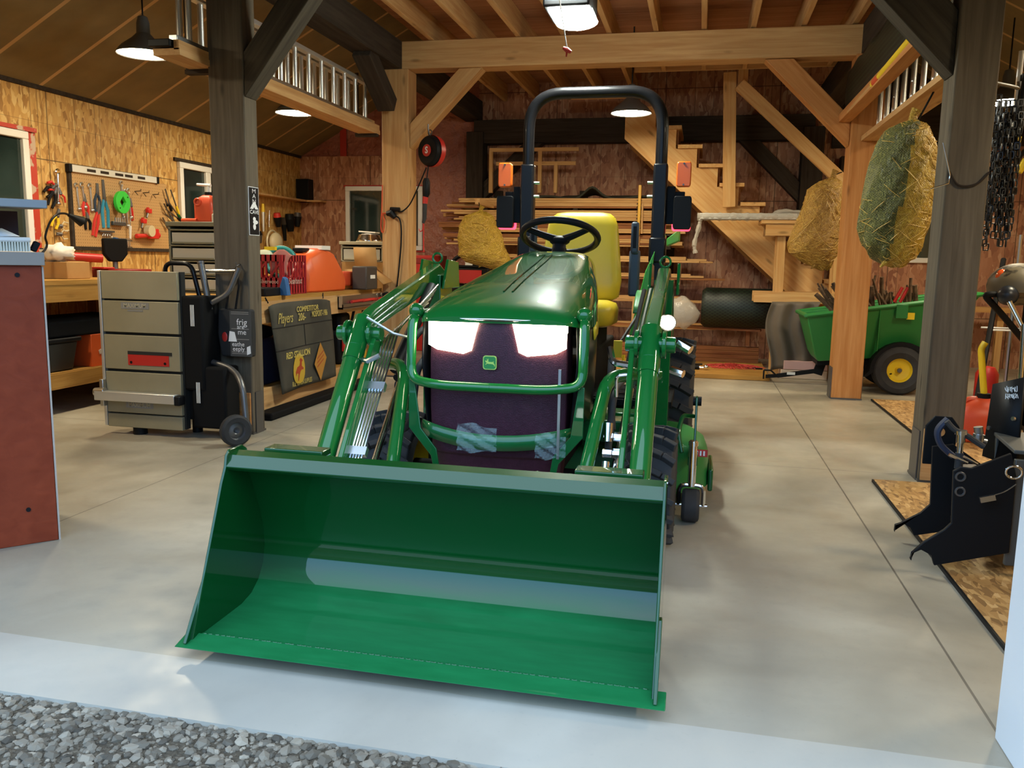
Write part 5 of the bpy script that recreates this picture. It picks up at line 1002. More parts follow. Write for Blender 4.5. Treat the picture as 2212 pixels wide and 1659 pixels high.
t = thing('spray_bottle', 'tall white bottle with black cap at the right of the drawer tower', 'bottle', (-3.29, 5.28, DT)); q = MB(); q.lathe([(.001, 0), (.036, 0), (.038, .02), (.038, .13), (.022, .17), (.016, .20), (.016, .24), (.001, .245)], (-3.30, 5.29, DT), n=20); q.build('bottle_body', m_vinyl, t); q = MB(); q.cyl((-3.30, 5.29, DT + .243), (-3.30, 5.29, DT + .28), .014); q.build('cap', m_blk, t)
t = thing('dropper_bottle', 'tiny clear bottle in front of the red pump jug', 'bottle', (-3.33, 5.165, DT)); q = MB(); q.lathe([(.001, 0), (.02, 0), (.02, .05), (.008, .065), (.006, .09), (.001, .092)], (-3.33, 5.165, DT), n=16); q.build('bottle_body', m_clear, t); q = MB(); q.cyl((-3.33, 5.165, DT + .065), (-3.33, 5.165, DT + .08), .011); q.build('cap', m_vinyl, t)
_a, _b, _z = QY(736, 540, 7.5), QY(827, 540, 7.5), QY(790, 566, 7.5).z; DX0, DX1 = _a.x - .10, _b.x - .10; _h = QY(790, 522, 7.5).z - _z - .06
drawers('drawer_unit', 'low pale drawer box carrying the steel bowl near the pine post', DX0, DX1, 7.5, 7.78, _z, 1, _h, M('pale_plastic_frame', '#a39a80', .5), m_clear)
q = MB(); q.box((DX0 + .01, 7.5, .002), (DX1 - .01, 7.79, _z - .001)); tag(q.build('carton', m_card), 'tall brown carton standing behind the bench under the low pale drawer box', 'box')
_t = _z + _h + .061; _c = V(((DX0 + DX1) / 2 + .02, 7.64, 0))
t = thing('mixing_bowl', 'upturned steel bowl on the low pale drawer box', 'bowl', (_c.x, _c.y, _t)); q = MB(); q.lathe([(.128, 0), (.115, .02), (.098, .065), (.066, .078), (.001, .08)], (_c.x, _c.y, _t), n=30); q.build('bowl', m_chr, t, solid=.003)
q = MB(); q.obox((_c.x, _c.y, _t + .092), (.17, .11, .012), (1, 0, -.06), (0, 1, 0), (.06, 0, 1)); tag(q.build('flat_plate', m_vinyl), 'pale flat plate lying on the upturned steel bowl', 'plate')
q = MB(); q.box((-2.895, 6.44, IZ), (-2.765, 6.68, IZ + .19)); o = tag(q.build('tool_case', M('dark_brown_case', (.05, .038, .03), .6), bev=.012), 'dark brown case right of the orange chainsaw case', 'case'); q = MB(); q.box((-2.767, 6.52, IZ + .09), (-2.762, 6.62, IZ + .12)); q.build('case_label', m_vinyl, o)
t = thing('cardboard_box', 'open cardboard box with bent flaps beside the pine post', 'box', (-2.66, 6.80, .60)); q = MB(); q.box((-3.08, 6.72, IZ), (-2.87, 6.94, IZ + .16)); q.build('box_body', m_card, t); q = MB(); q.add([(-3.08, 6.715, IZ + .16), (-2.87, 6.715, IZ + .16), (-2.85, 6.66, IZ + .03), (-3.02, 6.66, IZ + .04)], [(0, 1, 2, 3)]); q.build('flap', m_card, t, solid=.004); q = MB(); q.add([(-2.868, 6.72, IZ + .16), (-2.868, 6.94, IZ + .16), (-2.72, 6.92, IZ + .06), (-2.72, 6.70, IZ + .04)], [(0, 1, 2, 3)]); q.build('flap', m_card, t, solid=.004); q = MB(); q.add([(-3.08, 6.943, IZ + .16), (-2.87, 6.943, IZ + .16), (-2.89, 6.955, IZ + .35), (-3.10, 6.955, IZ + .35)], [(0, 1, 2, 3)]); q.build('flap', m_card, t, solid=.004)

for o in set(bpy.data.objects) - _before:
    if o.parent is None: o.location.x += .10
# ------------------------------------------------------------------ pine post: cord, plug, reel lamp
YP = 6.972
def PP(px, py, o=0): p = QY(px, py, YP); p.y += o; return p
t = thing('power_cable', 'black cord with a three way plug running down the left pine post', 'cord', tuple(PP(866, 640))); q = MB(); q.tube(spline([QY(921, 362, 6.93), QY(905, 400, 6.93), PP(888, 440, -.02), PP(872, 456, -.02), PP(862, 458, -.02)]), .006, 6); q.tube(spline([PP(852, 466, -.02), PP(866, 476, -.02), PP(868, 520, -.015), PP(862, 590, -.015), PP(856, 640, -.015)]), .007, 6); q.build('cable', m_blk, t)
q = MB(); q.tube([PP(838, 462, -.03), PP(848, 460, -.03), PP(856, 470, -.03)], [.02, .035, .022], 8); q.tube([PP(846, 452, -.03), PP(866, 453, -.03)], .018, 8); q.build('plug', m_blk, t)
q = MB(); q.tube(spline([PP(827, 400, -.012), PP(826, 450, -.012), PP(824, 490, -.012), PP(828, 502, -.012), PP(832, 480, -.012), PP(828, 462, -.012), PP(840, 462, -.02)]), .005, 6); tag(q.build('orange_cable', m_redo), 'thin orange cord looped at the edge of the left pine post', 'cord')
YC = 6.93; rc = QY(930, 326, YC)
t = thing('cord_reel', 'round black and red cord reel hanging from the pine brace', 'cord reel', tuple(rc)); ax = V((-.45, -.9, 0)).normalized(); q = MB(); q.lathe([(.001, -.04), (.10, -.04), (.125, -.02), (.125, .02), (.11, .04), (.001, .045)], rc, ax, 28); sr = [p for p in q.v]; q.build('reel_case', m_blk, t, bev=.006)
q = MB(); q.lathe([(.128, -.055), (.132, -.02), (.132, .0), (.10, -.06), (.001, -.06)], rc, ax, 28); q.build('back_shell', m_red, t); q = MB(); q.lathe([(.001, .003), (.05, .003), (.05, 0)], rc + ax * .045, ax, 22); bd = q.build('badge', m_red, t); sx_ = V((0, 0, 1)).cross(ax).normalized() * -1; text('S', rc + ax * .049, .075, m_text, bd, 'badge_letter', V((0, 0, 1)).cross(-ax) * -1 if False else V((.9, -.45, 0)), (0, 0, 1), bold=.03)
q = MB(); q.tube(spline([rc + V((0, 0, .12)), rc + V((-.02, 0, .17)), QY(925, 268, YC)]), .006, 6); q.torus(rc + V((-.005, 0, .15)), .022, .005, ax, 14, 6); q.build('hook', m_dstl, t)
t = thing('work_light', 'red and black trouble lamp hanging from the cord reel', 'work light', tuple(QY(915, 480, YC))); q = MB(); q.tube([QY(921, 385, YC), QY(921, 393, YC), QY(921, 418, YC), QY(919, 425, YC)], [.02, .032, .032, .024], 12); q.build('lamp_head', m_blk, t); q = MB(); q.tube([QY(919, 425, YC), QY(918, 440, YC)], [.024, .022], 12); q.build('collar', m_red, t); q = MB(); q.tube([QY(918, 440, YC), QY(917, 472, YC), QY(914, 482, YC)], [.02, .018, .012], 12); q.build('grip', m_rub, t); q = MB(); q.tube([QY(926, 352, YC), QY(922, 386, YC)], .005, 6); q.build('cord', m_blk, t); q = MB(); q.tube(spline([QY(914, 482, YC), QY(913, 495, YC), QY(908, 500, YC), QY(905, 494, YC)]), .004, 6); q.tube([QY(915, 480, YC), QY(915, 545, YC)], .006, 6); q.each('cord', m_red, t)

# ------------------------------------------------------------------ back left corner
q = MB(); q.box((XL, 8.35, 1.715), (XL + .16, YB, 1.735)); q.box((XL, YB - .16, 1.715), (-4.55, YB, 1.735)); tag(q.build('wall_shelf', m_pine), 'narrow corner shelf at the back left below the speaker', 'shelf')
t = thing('loudspeaker', 'black loudspeaker on the corner shelf at the back left', 'speaker', (-4.80, 9.66, 1.736)); q = MB(); q.box((-4.885, 9.60, 1.736), (-4.72, 9.74, 1.99)); q.build('cabinet', m_blk, t, bev=.006); q = MB(); q.box((-4.875, 9.595, 1.75), (-4.73, 9.60, 1.98)); q.build('grille_cloth', m_blkm, t)
GB = 'tools on the back left wall'
for i, (x0, y0, x1, y1, mt, mt2, nm, lab, w) in enumerate(((568, 440, 569, 500, m_yelp, m_alu, 'torpedo_level', 'yellow capped level hanging at the left in the back corner', .02), (582, 455, 581, 490, m_chr, m_chr, 'steel_rod', 'thin shiny rod beside the yellow capped level', .008), (556, 500, 560, 525, m_blk, m_dstl, 'drill', 'black drill hanging lowest in the back corner', .05), (598, 460, 602, 490, m_redg, m_blk, 'grinder', 'black grinder with a red end in the back corner', .045), (625, 462, 628, 500, m_blk, m_blkm, 'tool_pouch', 'hanging black pouch left of the speaker', .06), (643, 460, 642, 490, m_dstl, m_blk, 'nail_gun', 'dark tool hanging right of the black pouch', .05), (612, 470, 616, 520, m_dark, m_blkm, 'leather_belt', 'dark belt hanging in the back corner', .03))):
    A, B = QX(x0, y0, XL + .05), QX(x1, y1, XL + .05)
    if A.y > 9.6: A, B = V((A.x, 9.55, A.z)), V((B.x, 9.55, B.z))
    t = thing(nm, lab, nm.replace('_', ' '), tuple(B), GB); q = MB(); q.tube([A, A.lerp(B, .3)], [w * .8, w], 10); q.build('head', mt, t); q = MB(); q.tube([A.lerp(B, .3), B], [w, w * .6], 10); q.build('body', mt2, t)
p = QX(596, 523, XL + .14); t = thing('hard_hat', 'off-white hard hat hanging in the back left corner', 'hat', tuple(p)); q = MB(); q.ball(p, (.06, .12, .11), 18, 10); q.build('shell', M('ivory_plastic', (.65, .55, .34), .35), t); q = MB(); q.torus(p + V((-.04, 0, 0)), .13, .012, (1, 0, 0), 24, 6); q.build('brim', MATS['ivory_plastic'], t)
t = thing('tool_chest', 'red tool chest at the back behind the pine post', 'tool chest', (-3.1, 9.4, 0)); q = MB(); q.box((-3.42, 9.1, 0), (-2.95, 9.6, 1.09)); q.build('chest', m_red, t, bev=.008); q = MB(); q.box((-3.40, 9.088, 1.0), (-2.97, 9.1, 1.06)); q.build('drawer', M('dark_red_metal', (.25, .015, .012), .4), t)
t = thing('generator', 'black and red portable generator beside the red tool chest', 'generator', (-2.45, 8.9, .55)); q = MB(); q.box((-2.74, 8.75, .56), (-2.18, 9.05, .78)); q.box((-2.70, 8.75, .80), (-2.22, 9.05, .97)); q.build('housing', m_blk, t, bev=.02); q = MB(); q.box((-2.56, 8.735, .80), (-2.30, 8.75, .94)); q.build('red_panel', m_red, t); q = MB(); q.box((-2.71, 8.74, .80), (-2.62, 8.75, .90)); q.box((-2.50, 8.8, .97), (-2.42, 8.82, 1.03)); q.each('label', m_vinyl, t); q = MB(); q.tube(fillet([(-2.74, 8.9, .95), (-2.6, 8.9, 1.1), (-2.35, 8.9, 1.1), (-2.2, 8.9, .95)], .08), .022, 8); q.box((-2.68, 8.74, .97), (-2.25, 8.78, .99)); q.build('carry_handle', m_blk, t)
q = MB(); q.beam((-2.78, 8.9, .53), (-2.10, 8.9, .53), .4, .05)
for x in (-2.7, -2.2):
    for y in (8.75, 9.05): q.beam((x, y, 0), (x, y, .505), .05, .05)
tag(q.build('work_stand', m_lumr), 'low wooden stand under the portable generator', 'stand')

# ------------------------------------------------------------------ ladder rack on the left
def ladder(label, x, y0, y1, z, w=.36, n=9, slope=0):
    t = thing('extension_ladder', label, 'ladder', (x, (y0 + y1) / 2, z), 'aluminium ladders')
    for k in (.02, w - .02): q = MB(); q.beam((x, y0, z + k), (x, y1, z + k), .05, .03); q.build('rail', m_alu if k > .1 else m_stl, t, bev=.003)
    for i in range(n): yy = y0 + .15 + i * (y1 - y0 - .3) / (n - 1); q = MB(); q.tube([(x, yy, z + .03), (x, yy, z + w - .03)], .017, 10); q.build('rung', m_alu, t)
    return t
RZ = 2.115
q = MB(); q.beam((-2.83, 4.12, RZ), (-2.83, 6.97, RZ), .16, .035); q.beam((-2.77, 4.12, RZ + .035), (-2.77, 6.97, RZ + .035), .03, .05); tag(q.build('rack_plank', m_pine), 'long plank carrying the ladders between the left posts', 'plank')
ladder('aluminium ladder on edge nearest the tractor on the left rack', -2.815, 4.16, 6.95, RZ + .062, .34, 13)
ladder('second aluminium ladder behind on the left rack', -2.90, 4.2, 6.8, RZ + .022, .38, 12)
for y, lab in ((4.47, 'front'), (6.9, 'back')): q = MB(); q.beam((-2.94, y, RZ - .03), (-2.745, y, RZ - .03), .05, .024); q.beam((-2.93, y, RZ - .03), (-2.93, y, 2.60), .03, .01, (0, 1, 0)); tag(q.build('rack_bracket', m_dark), lab + ' bracket holding up the left ladder plank', 'bracket')
q = MB(); q.box((-2.92, 4.09, RZ + .022), (-2.79, 4.155, RZ + .06)); tag(q.build('bracket_box', m_blk, bev=.004), 'black block at the front end of the left ladder rack', 'block')
# ------------------------------------------------------------------ lumber rack on the back wall
YR = 9.30
for i, x in enumerate((-2.35, -1.35, -.35)):
    q = MB(); q.beam((x, YB - .06, .0), (x, YB - .06, 1.85), .09, .06, (0, 1, 0))
    for z in (.34, .62, .86, 1.04, 1.20, 1.34, 1.47, 1.60): q.beam((x, YB - .10, z), (x, 9.06, z + .012), .05, .03)
    tag(q.build('lumber_rack', m_dark), ('left', 'middle', 'right')[i] + ' upright of the lumber rack with its arms on the back wall', 'rack', 'lumber rack uprights')
rnd = random.Random(11)
def board(x0, x1, y, z, w, h, mat, label='board stacked on the lumber rack at the back', name='board', grp='boards on the lumber rack'):
    q = MB(); q.beam((x0, y, z + h / 2), (x1, y, z + h / 2), w, h); return tag(q.build(name, mat, bev=.002), label, 'board', grp)
for z, n in ((.358, 2), (.638, 2), (.878, 2), (1.058, 3), (1.218, 3), (1.358, 4), (1.488, 4), (1.618, 4)):
    for k in range(n):
        y = 9.10 + k * .1; zz = z; hi = z > 1.15
        for l in range(5 if hi else 2):
            h = rnd.choice((.018, .022, .038)); x0 = -2.9 + rnd.uniform(0, .5) if hi else -2.3 + rnd.uniform(0, .5); x1 = rnd.uniform(-.5, -.17) if hi else rnd.uniform(-.2, .25)
            board(x0, x1, y + rnd.uniform(-.008, .008), zz, .088, h, rnd.choice((m_lum, m_pine2, m_lumr, m_pine2))); zz += h + .0015
            if zz - z > (.088 if hi else .07): break
q = MB(); q.grid(lambda a, b: V((-1.78 + a * 1.4, 9.14 + b * .28, 1.735 + .10 * math.exp(-((a - .42) / .07) ** 2) * (1 - b * .5) + .015 * math.sin(a * 17 + b * 4) + .02 * b)), 40, 6); tag(q.build('tarp', M('dark_green_tarp', (.035, .035, .022), .8), solid=.02), 'dark tarp lying along the top of the lumber rack', 'tarp')
t = thing('window_frame', 'unpainted pine frame standing on the lumber rack behind the roll bar', 'frame', (-1.9, 9.3, 1.80))
for a, b in (((-2.36, 1.80), (-2.36, 2.25)), ((-1.80, 1.80), (-1.80, 2.25)), ((-1.62, 1.80), (-1.62, 2.12)), ((-2.38, 2.27), (-1.37, 2.27)), ((-2.30, 2.12), (-1.40, 2.12))):
    q = MB(); q.beam((a[0], 9.34, a[1]), (b[0], 9.34, b[1]), .04, .045 if abs(a[0] - b[0]) < .01 else .03, (0, 1, 0)); q.build('frame_member', m_lum, t)
t = thing('pry_bar', 'orange yellow bar standing upright against the lumber rack', 'bar', tuple(QY(1382, 500, 9.0))); q = MB(); q.beam(QY(1379, 508, 9.0), QY(1383, 400, 9.0), .03, .045); q.build('shaft', M('amber_yellow_paint', (.75, .40, .02), .4), t, bev=.004); text('McMAHON', QY(1380, 470, 8.982), .075, m_blk, t, 'lettering', (0, 0, 1), (-1, 0, 0), sx=1.0)
q = MB(); q.beam(QY(1386, 505, 9.02), QY(1388, 440, 9.02), .02, .03); q.beam(QY(1379, 508, 9.02), V((-.70, 9.0, 0)), .03, .03); q.build('lower_shaft', m_lum, t)
# bags of straw
def netmat(name, c1, c2, c3):
    m, N, L, P, vec = nodes(name); n1 = noise(N, L, mapping(N, L, vec, (16, 16, 11)), 3.0, 6, dist=3.0); n2 = noise(N, L, vec, 2.2, 2)
    col = ramp(N, L, n1, [(.32, c1), (.52, c2), (.70, c3)]); sx = nd(N, 'ShaderNodeSeparateXYZ'); L.new(vec, sx.inputs[0])
    k = math_(N, L, 'MAXIMUM', line_mask(N, L, math_(N, L, 'ADD', sx.outputs[2], sx.outputs[0]), .013, .003), line_mask(N, L, math_(N, L, 'SUBTRACT', sx.outputs[2], sx.outputs[0]), .013, .003))
    col = mix(N, L, math_(N, L, 'MULTIPLY', k, .45), col, hexc(c3)); L.new(col, P.inputs['Base Color']); P.inputs['Roughness'].default_value = .45
    b = nd(N, 'ShaderNodeBump'); b.inputs['Strength'].default_value = .7; b.inputs['Distance'].default_value = .02; L.new(n1, b.inputs['Height']); L.new(b.outputs[0], P.inputs['Normal']); MATS[name] = m; return m
m_net = netmat('straw_net_yellow', '#7a5410', '#b08a1e', '#d8b648'); m_netg = netmat('straw_net_green', '#20260c', '#50541e', '#938e48'); m_nett = netmat('straw_net_tan', '#7c5418', '#a87c2e', '#d2a850')
m_straw = M('dry_straw', '#c79a3c', .5, 0, 0, '#e0c06a', 30)
def bag(label, outline, y, depth, mats, top, hook, split=None):
    """outline: (py, px left, px right) rows down the bag"""
    rows = [(QY((a + b) / 2, py, y), (QY(b, py, y) - QY(a, py, y)).x / 2) for py, a, b in outline]; mb = MB(); R = []
    dn = []
    for i in range(len(rows) - 1):
        for j in range(3):
            f_ = j / 3; dn.append((rows[i][0].lerp(rows[i + 1][0], f_), rows[i][1] + (rows[i + 1][1] - rows[i][1]) * f_))
    dn.append(rows[-1]); wm = max(w for _, w in dn)
    for i, (c, w) in enumerate(dn):
        R.append([c + V((w * (1 + .04 * math.sin(j * .95 + i * .8)) * math.cos(2 * PI * j / 48), depth * (w / wm) ** .8 * math.sin(2 * PI * j / 48) * (1 + .06 * math.sin(j * 1.35 + i * 1.3)), .008 * math.sin(j * .65 + i))) for j in range(48)])
    t = thing('straw_bag', label, 'bag', tuple(rows[-1][0]), 'straw filled net bags'); mb.loft(R)
    if split:
        n = 48
        for k, f_ in enumerate(mb.f):
            if len(f_) == 4: j = f_[0] % n; i = f_[0] // n; cx = R[i][j].x - dn[i][0].x; mb.mi[k] = 1 if cx < wm * (.16 - .016 * i) else 0
    mb.build('net_sack', mats, t, ang=70); q = MB(); q.tube([rows[0][0], top, hook], [.012, .006, .005], 7); q.build('tie_string', m_blk, t)
    q = MB(); c0 = rows[0][0]; q.tube([c0 + V((0, 0, -.02)), c0 + V((0, 0, .03)), c0 + V((.015, 0, .06))], [.03, .02, .03], 8); q.build('knot', mats[0], t)
    rs = random.Random(len(label)); q = MB()
    for _ in range(520):
        i = rs.randrange(2, len(R) - 2); j = rs.randrange(48); k = rs.choice((-3, -2, 2, 3)); l = rs.choice((-1, 0, 1, 2)); i2 = min(max(i + l, 1), len(R) - 1); i3 = min(max(i + l * 2, 1), len(R) - 1)
        pts = [dn[a][0] + (R[a][b % 48] - dn[a][0]) * f_ for a, b, f_ in ((i, j, 1.0), (i2, j + k, 1.025), (i3, j + 2 * k, 1.0))]
        if split and pts[1].x - dn[i2][0].x < wm * (.16 - .016 * i2) and rs.random() < .72: continue
        q.tube(pts, .0017, 4, caps=False)
    q.build('straw', m_straw, t, fix=False)['kind'] = 'stuff'
    lo = rows[-2]; q = MB(); c1 = lo[0] + V((-lo[1] * .9, -depth * .4, 0)); q.tube([c1 + V((.05, .02, .05)), c1 + V((.0, 0, .01)), c1 + V((-.03, -.01, -.02))], [.035, .018, .004], 8); q.build('sack_corner', mats[0], t)
    return t
bag('yellow net bag of straw hanging at the lumber rack left of the tractor', [(458, 1030, 1048), (468, 1006, 1066), (490, 992, 1075), (515, 990, 1084), (535, 994, 1090), (552, 990, 1098), (566, 1008, 1101), (574, 1042, 1098), (580, 1060, 1085)], 8.3, .20, [m_net], QY(1036, 445, 8.3), QY(1034, 436, 8.5))
q = MB(); p = QY(1034, 440, 8.5); q.beam((p.x, 8.45, p.z + .02), (p.x, 9.66, p.z + .02), .05, .06); tag(q.build('hanging_peg', m_lum), 'short wooden arm holding the yellow straw bag on the back wall', 'peg')
bag('tan net bag of straw hanging beside the orange pine post', [(384, 1795, 1806), (394, 1768, 1817), (412, 1745, 1822), (450, 1732, 1824), (490, 1716, 1822), (525, 1701, 1814), (545, 1703, 1808), (562, 1728, 1802), (576, 1755, 1795), (583, 1772, 1788)], 7.55, .19, [m_nett], QY(1803, 378, 7.55), QY(1818, 372, 8.4))
bag('biggest straw net bag, half green, hanging by the front right post', [(262, 1962, 1982), (270, 1940, 1998), (285, 1912, 2010), (310, 1892, 2018), (350, 1880, 2023), (400, 1868, 2022), (450, 1856, 2014), (490, 1853, 2004), (530, 1862, 1990), (556, 1880, 1976), (570, 1905, 1958), (576, 1925, 1945)], 5.1, .17, [m_net, m_netg], QY(1984, 258, 5.1), QY(2035, 165, 5.1), split=[(0, 0)])
# ------------------------------------------------------------------ staircase
t = thing('staircase', 'new pine staircase climbing to the loft along the back wall', 'staircase', (1.0, 8.9, 0)); SX0, SZ0, RUN, RISE = -.28, 2.385, .2075, .1835
def sx(i): return SX0 + RUN * i
def sz(i): return SZ0 - RISE * i
for y in (8.60, 9.35):
    pr = []
    for i in range(-1, 12): pr += [(sx(i) - .185, sz(i) - .035), (sx(i) - .022, sz(i) - .035), (sx(i) - .022, sz(i + 1) - .035)] if i < 11 else [(sx(i) - .185, sz(i) - .035), (sx(i) - .022, sz(i) - .035)]
    pr += [(sx(11) - .022, .0), (sx(11) - .30, .0), (sx(-1) - .32, sz(-1) - .30), (sx(-1) - .32, sz(-1) - .035)]
    q = MB(); o = random.random() * 5; n0 = len(q.v); q.prism(pr, (0, y, 0), (1, 0, 0), (0, 0, 1), (0, .04, 0)); d = V((RUN, 0, -RISE)).normalized(); e = V((d.z, 0, -d.x)); q.w = [V((p.dot(d) + o, p.y, p.dot(e))) for p in q.v]; q.build('stringer', m_pine2, t)
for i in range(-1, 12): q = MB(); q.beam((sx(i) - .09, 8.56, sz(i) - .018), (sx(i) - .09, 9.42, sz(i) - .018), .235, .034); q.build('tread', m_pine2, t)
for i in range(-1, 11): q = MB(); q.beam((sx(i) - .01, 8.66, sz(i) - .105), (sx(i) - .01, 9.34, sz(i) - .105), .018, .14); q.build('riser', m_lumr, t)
q = MB(); q.beam((.235, 8.535, 1.60), (.175, 8.535, 2.86), .038, .12, (1, 0, 0)); tag(q.build('newel_board', m_pine2, bev=.003), 'upright board nailed to the middle of the staircase', 'board')
A, B = QY(1597, 182, 8.48), QY(1826, 398, 8.48); q = MB(); q.beam(A, B, .045, .12); tag(q.build('stair_rail', m_pine2, bev=.004), 'light pine stair rail slanting above the steps', 'rail')
q = MB(); q.beam((.30, 8.53, 2.70), (.30, 8.53, 2.90), .038, .09, (1, 0, 0)); tag(q.build('rail_hanger', m_pine2), 'short board fixing the stair rail to the rim joist', 'board')
_p = QY(1277, 204, 8.55); q = MB(); q.beam((_p.x - .20, 8.55, _p.z), (sx(-1) - .30, 8.55, _p.z), .04, .085); q.build('landing_plank', m_pine2, t)
# work table under the stairs
t = thing('pine_trestle', 'rough pine trestle table in front of the stairs with things on top', 'table', (.9, 8.37, 0)); q = MB(); q.beam((.53, 8.37, 1.447), (1.32, 8.37, 1.447), .34, .03); q.build('table_top', m_pine2, t)
for z, x0, h in ((1.375, .57, .105), (.752, .50, .10)): q = MB(); q.beam((x0, 8.23, z), (1.33, 8.23, z), .04, h); q.build('cross_rail', m_pine2, t); q = MB(); q.beam((x0, 8.51, z), (1.33, 8.51, z), .04, h); q.build('cross_rail', m_pine2, t)
for x in (.73, 1.24):
    for y in (8.27, 8.47): q = MB(); q.beam((x, y, 0), (x - .012, y, 1.43), .04, .075, (1, 0, 0)); q.build('leg', m_pine2, t)
m_wrap = M('plastic_wrap', (.62, .58, .50), .18, alpha=.5, bump=.8, bs=30)
t = thing('wrapped_pipe', 'white pipe in crumpled clear plastic jutting from the trestle top', 'pipe', (.4, 8.33, 1.47)); q = MB(); q.beam(V((-.04, 8.33, 1.500)), V((.85, 8.33, 1.500)), .08, .06); q.build('pipe', M('grey_white_pvc', (.45, .43, .38), .4), t, bev=.008)
q = MB(); q.tube([V((-.06 + .93 * i / 40, 8.33, 1.498)) for i in range(41)], [.046 + .004 * math.sin(i * 2.3) + .003 * math.sin(i * 5.1) for i in range(41)], 12, sq=.8); q.tube(spline([(-.03, 8.33, 1.48), (-.04, 8.33, 1.40), (-.075, 8.33, 1.24), (-.06, 8.33, 1.15)], 8), [.036 + .007 * math.sin(i * .9) + .004 * math.sin(i * 2.7) for i in range(25)], 10, sq=.6); q.build('plastic_sleeve', m_wrap, t)
q = MB(); q.tube(spline([(.60, 8.40, 1.50), (.72, 8.41, 1.55), (.90, 8.41, 1.545), (1.1, 8.41, 1.51), (1.26, 8.41, 1.495)], 5), [.03 + .02 * math.sin(i * .35) ** 2 + .006 * math.sin(i * 2.2) for i in range(21)], 12, sq=.6); tag(q.build('plastic_sheet', m_wrap), 'bundled clear plastic sheeting on the trestle table', 'plastic sheet')
q = MB(); pts = [(.60, .72), (.52, .50), (.60, .36), (.56, .16), (.55, .06)]
def tarp(u, v): a = QY(1668 - 10 * math.sin(v * 5) - 14 * v + 105 * u, 652 + (148 - 22 * u) * v, 8.18); a.y += .02 * math.sin(u * 16) - .02 * v; return a
q.grid(tarp, 24, 16); tag(q.build('tarpaulin', M('grey_brown_tarp', '#544a3e', .6, 0, 0, '#6a5d4c', 2), solid=.004), 'grey translucent tarpaulin hanging under the trestle table', 'tarpaulin')
for i, (z, x0, lab) in enumerate(((.0, .78, 'lower'), (.085, .80, 'upper'))): q = MB(); q.box((x0, 8.12, z + .002), (1.19, 8.60, z + .083)); tag(q.build('foam_board', M('pink_foam', (.60, .36, .32), .7) if i else M('cream_foam', (.62, .48, .36), .7), bev=.003), lab + ' of the two pale foam slabs under the trestle table', 'foam slab', 'foam slabs')
# floor of the rack area
q = MB(); q.box((-1.2, 7.86, .002), (.66, 9.0, .045)); tag(q.build('platform', m_ply, bev=.003), 'low plywood platform on the floor behind the tractor', 'platform')
for i in range(4): q = MB(); q.beam((-1.1, 8.92 - i * .002, .065 + i * .041), (.62, 8.92 - i * .002, .065 + i * .041), .09, .039); tag(q.build('board', m_lumr, bev=.002), 'long red board in the low stack on the plywood platform', 'board', 'boards on the platform')
q = MB(); q.beam((-1.1, 9.0, .40), (.62, 8.75, .395), .12, .02); q.beam((-1.0, 9.0, .23), (-1.0, 9.0, .39), .1, .04, (1, 0, 0)); q.beam((.5, 8.86, .23), (.5, 8.86, .385), .1, .04, (1, 0, 0)); tag(q.build('rack_shelf', m_lumr), 'low shelf board on blocks carrying the rolled green mesh', 'shelf')
def mesh_mat():
    m, N, L, P, vec = nodes('green_mesh'); sxx = nd(N, 'ShaderNodeSeparateXYZ'); L.new(vec, sxx.inputs[0]); a = math_(N, L, 'ADD', sxx.outputs[0], math_(N, L, 'MULTIPLY', sxx.outputs[2], 1.6)); b = math_(N, L, 'SUBTRACT', sxx.outputs[0], math_(N, L, 'MULTIPLY', sxx.outputs[2], 1.6))
    k = math_(N, L, 'MAXIMUM', line_mask(N, L, a, .05, .012), line_mask(N, L, b, .05, .012)); L.new(mix(N, L, k, hexc('#060d08'), hexc('#1e2e1e')), P.inputs['Base Color']); P.inputs['Roughness'].default_value = .5; MATS['green_mesh'] = m; return m
m_mesh = mesh_mat()
q = MB(); c = V((.36, 8.72, .615)); q.loft([[c + V((x, .17 * k * math.cos(2 * PI * j / 24), .20 * k * math.sin(2 * PI * j / 24) - .0)) for j in range(24)] for x, k in ((-.34, .2), (-.335, .85), (-.30, 1), (.34, 1), (.39, .9), (.40, .2))]); tag(q.build('fence_roll', m_mesh), 'roll of green chain link fence mesh on the low shelf', 'fence roll')
q = MB(); q.ball((-.18, 8.6, .56), (.19, .14, .16), 18, 10, 0, lambda d: 1 + .10 * math.sin(d.x * 9 + d.z * 7)); tag(q.build('plastic_bag', m_wrap, ang=180), 'clear plastic bag stuffed on the low shelf by the rear tyre', 'bag')
sh = MB(); r2 = random.Random(5)
for i in range(260):
    a, rr = r2.random() * 6.28, r2.random() ** .6 * .22; p = V((.36 + rr * 1.25 * math.cos(a), 8.45 + rr * .8 * math.sin(a), .047 + (.22 - rr) * .16 * r2.random())); b = r2.random() * 6.28; d = V((math.cos(b), math.sin(b), r2.uniform(-.2, .2))) * .04; sh.tube([p - d, p + V((0, 0, .012)), p + d], .0022, 4)
tag(sh.build('twine_scraps', M('red_twine', (.62, .06, .05), .6), fix=False), 'tangle of pink red twine scraps on the plywood platform', 'twine', kind='stuff')
t = thing('hitch_bar', 'black bar with a shiny hitch ball lying on the plywood platform', 'hitch bar', (0, 8.15, .05)); q = MB(); q.cyl((-.25, 8.16, .068), (.03, 8.14, .068), .022, n=10); q.build('bar', m_blk, t); q = MB(); q.cyl((.03, 8.14, .068), (.07, 8.135, .068), .009, n=8); q.ball((.092, 8.132, .072), .026); q.build('ball', m_chr, t)
for x, y, lab in ((-.02, 8.52, 'left'), (.55, 8.36, 'right')): q = MB(); q.cyl((x - .08, y, .054), (x + .08, y, .054), .008, n=6); tag(q.build('steel_rod', m_blk), lab + ' of the thin black rods lying on the platform', 'rod')
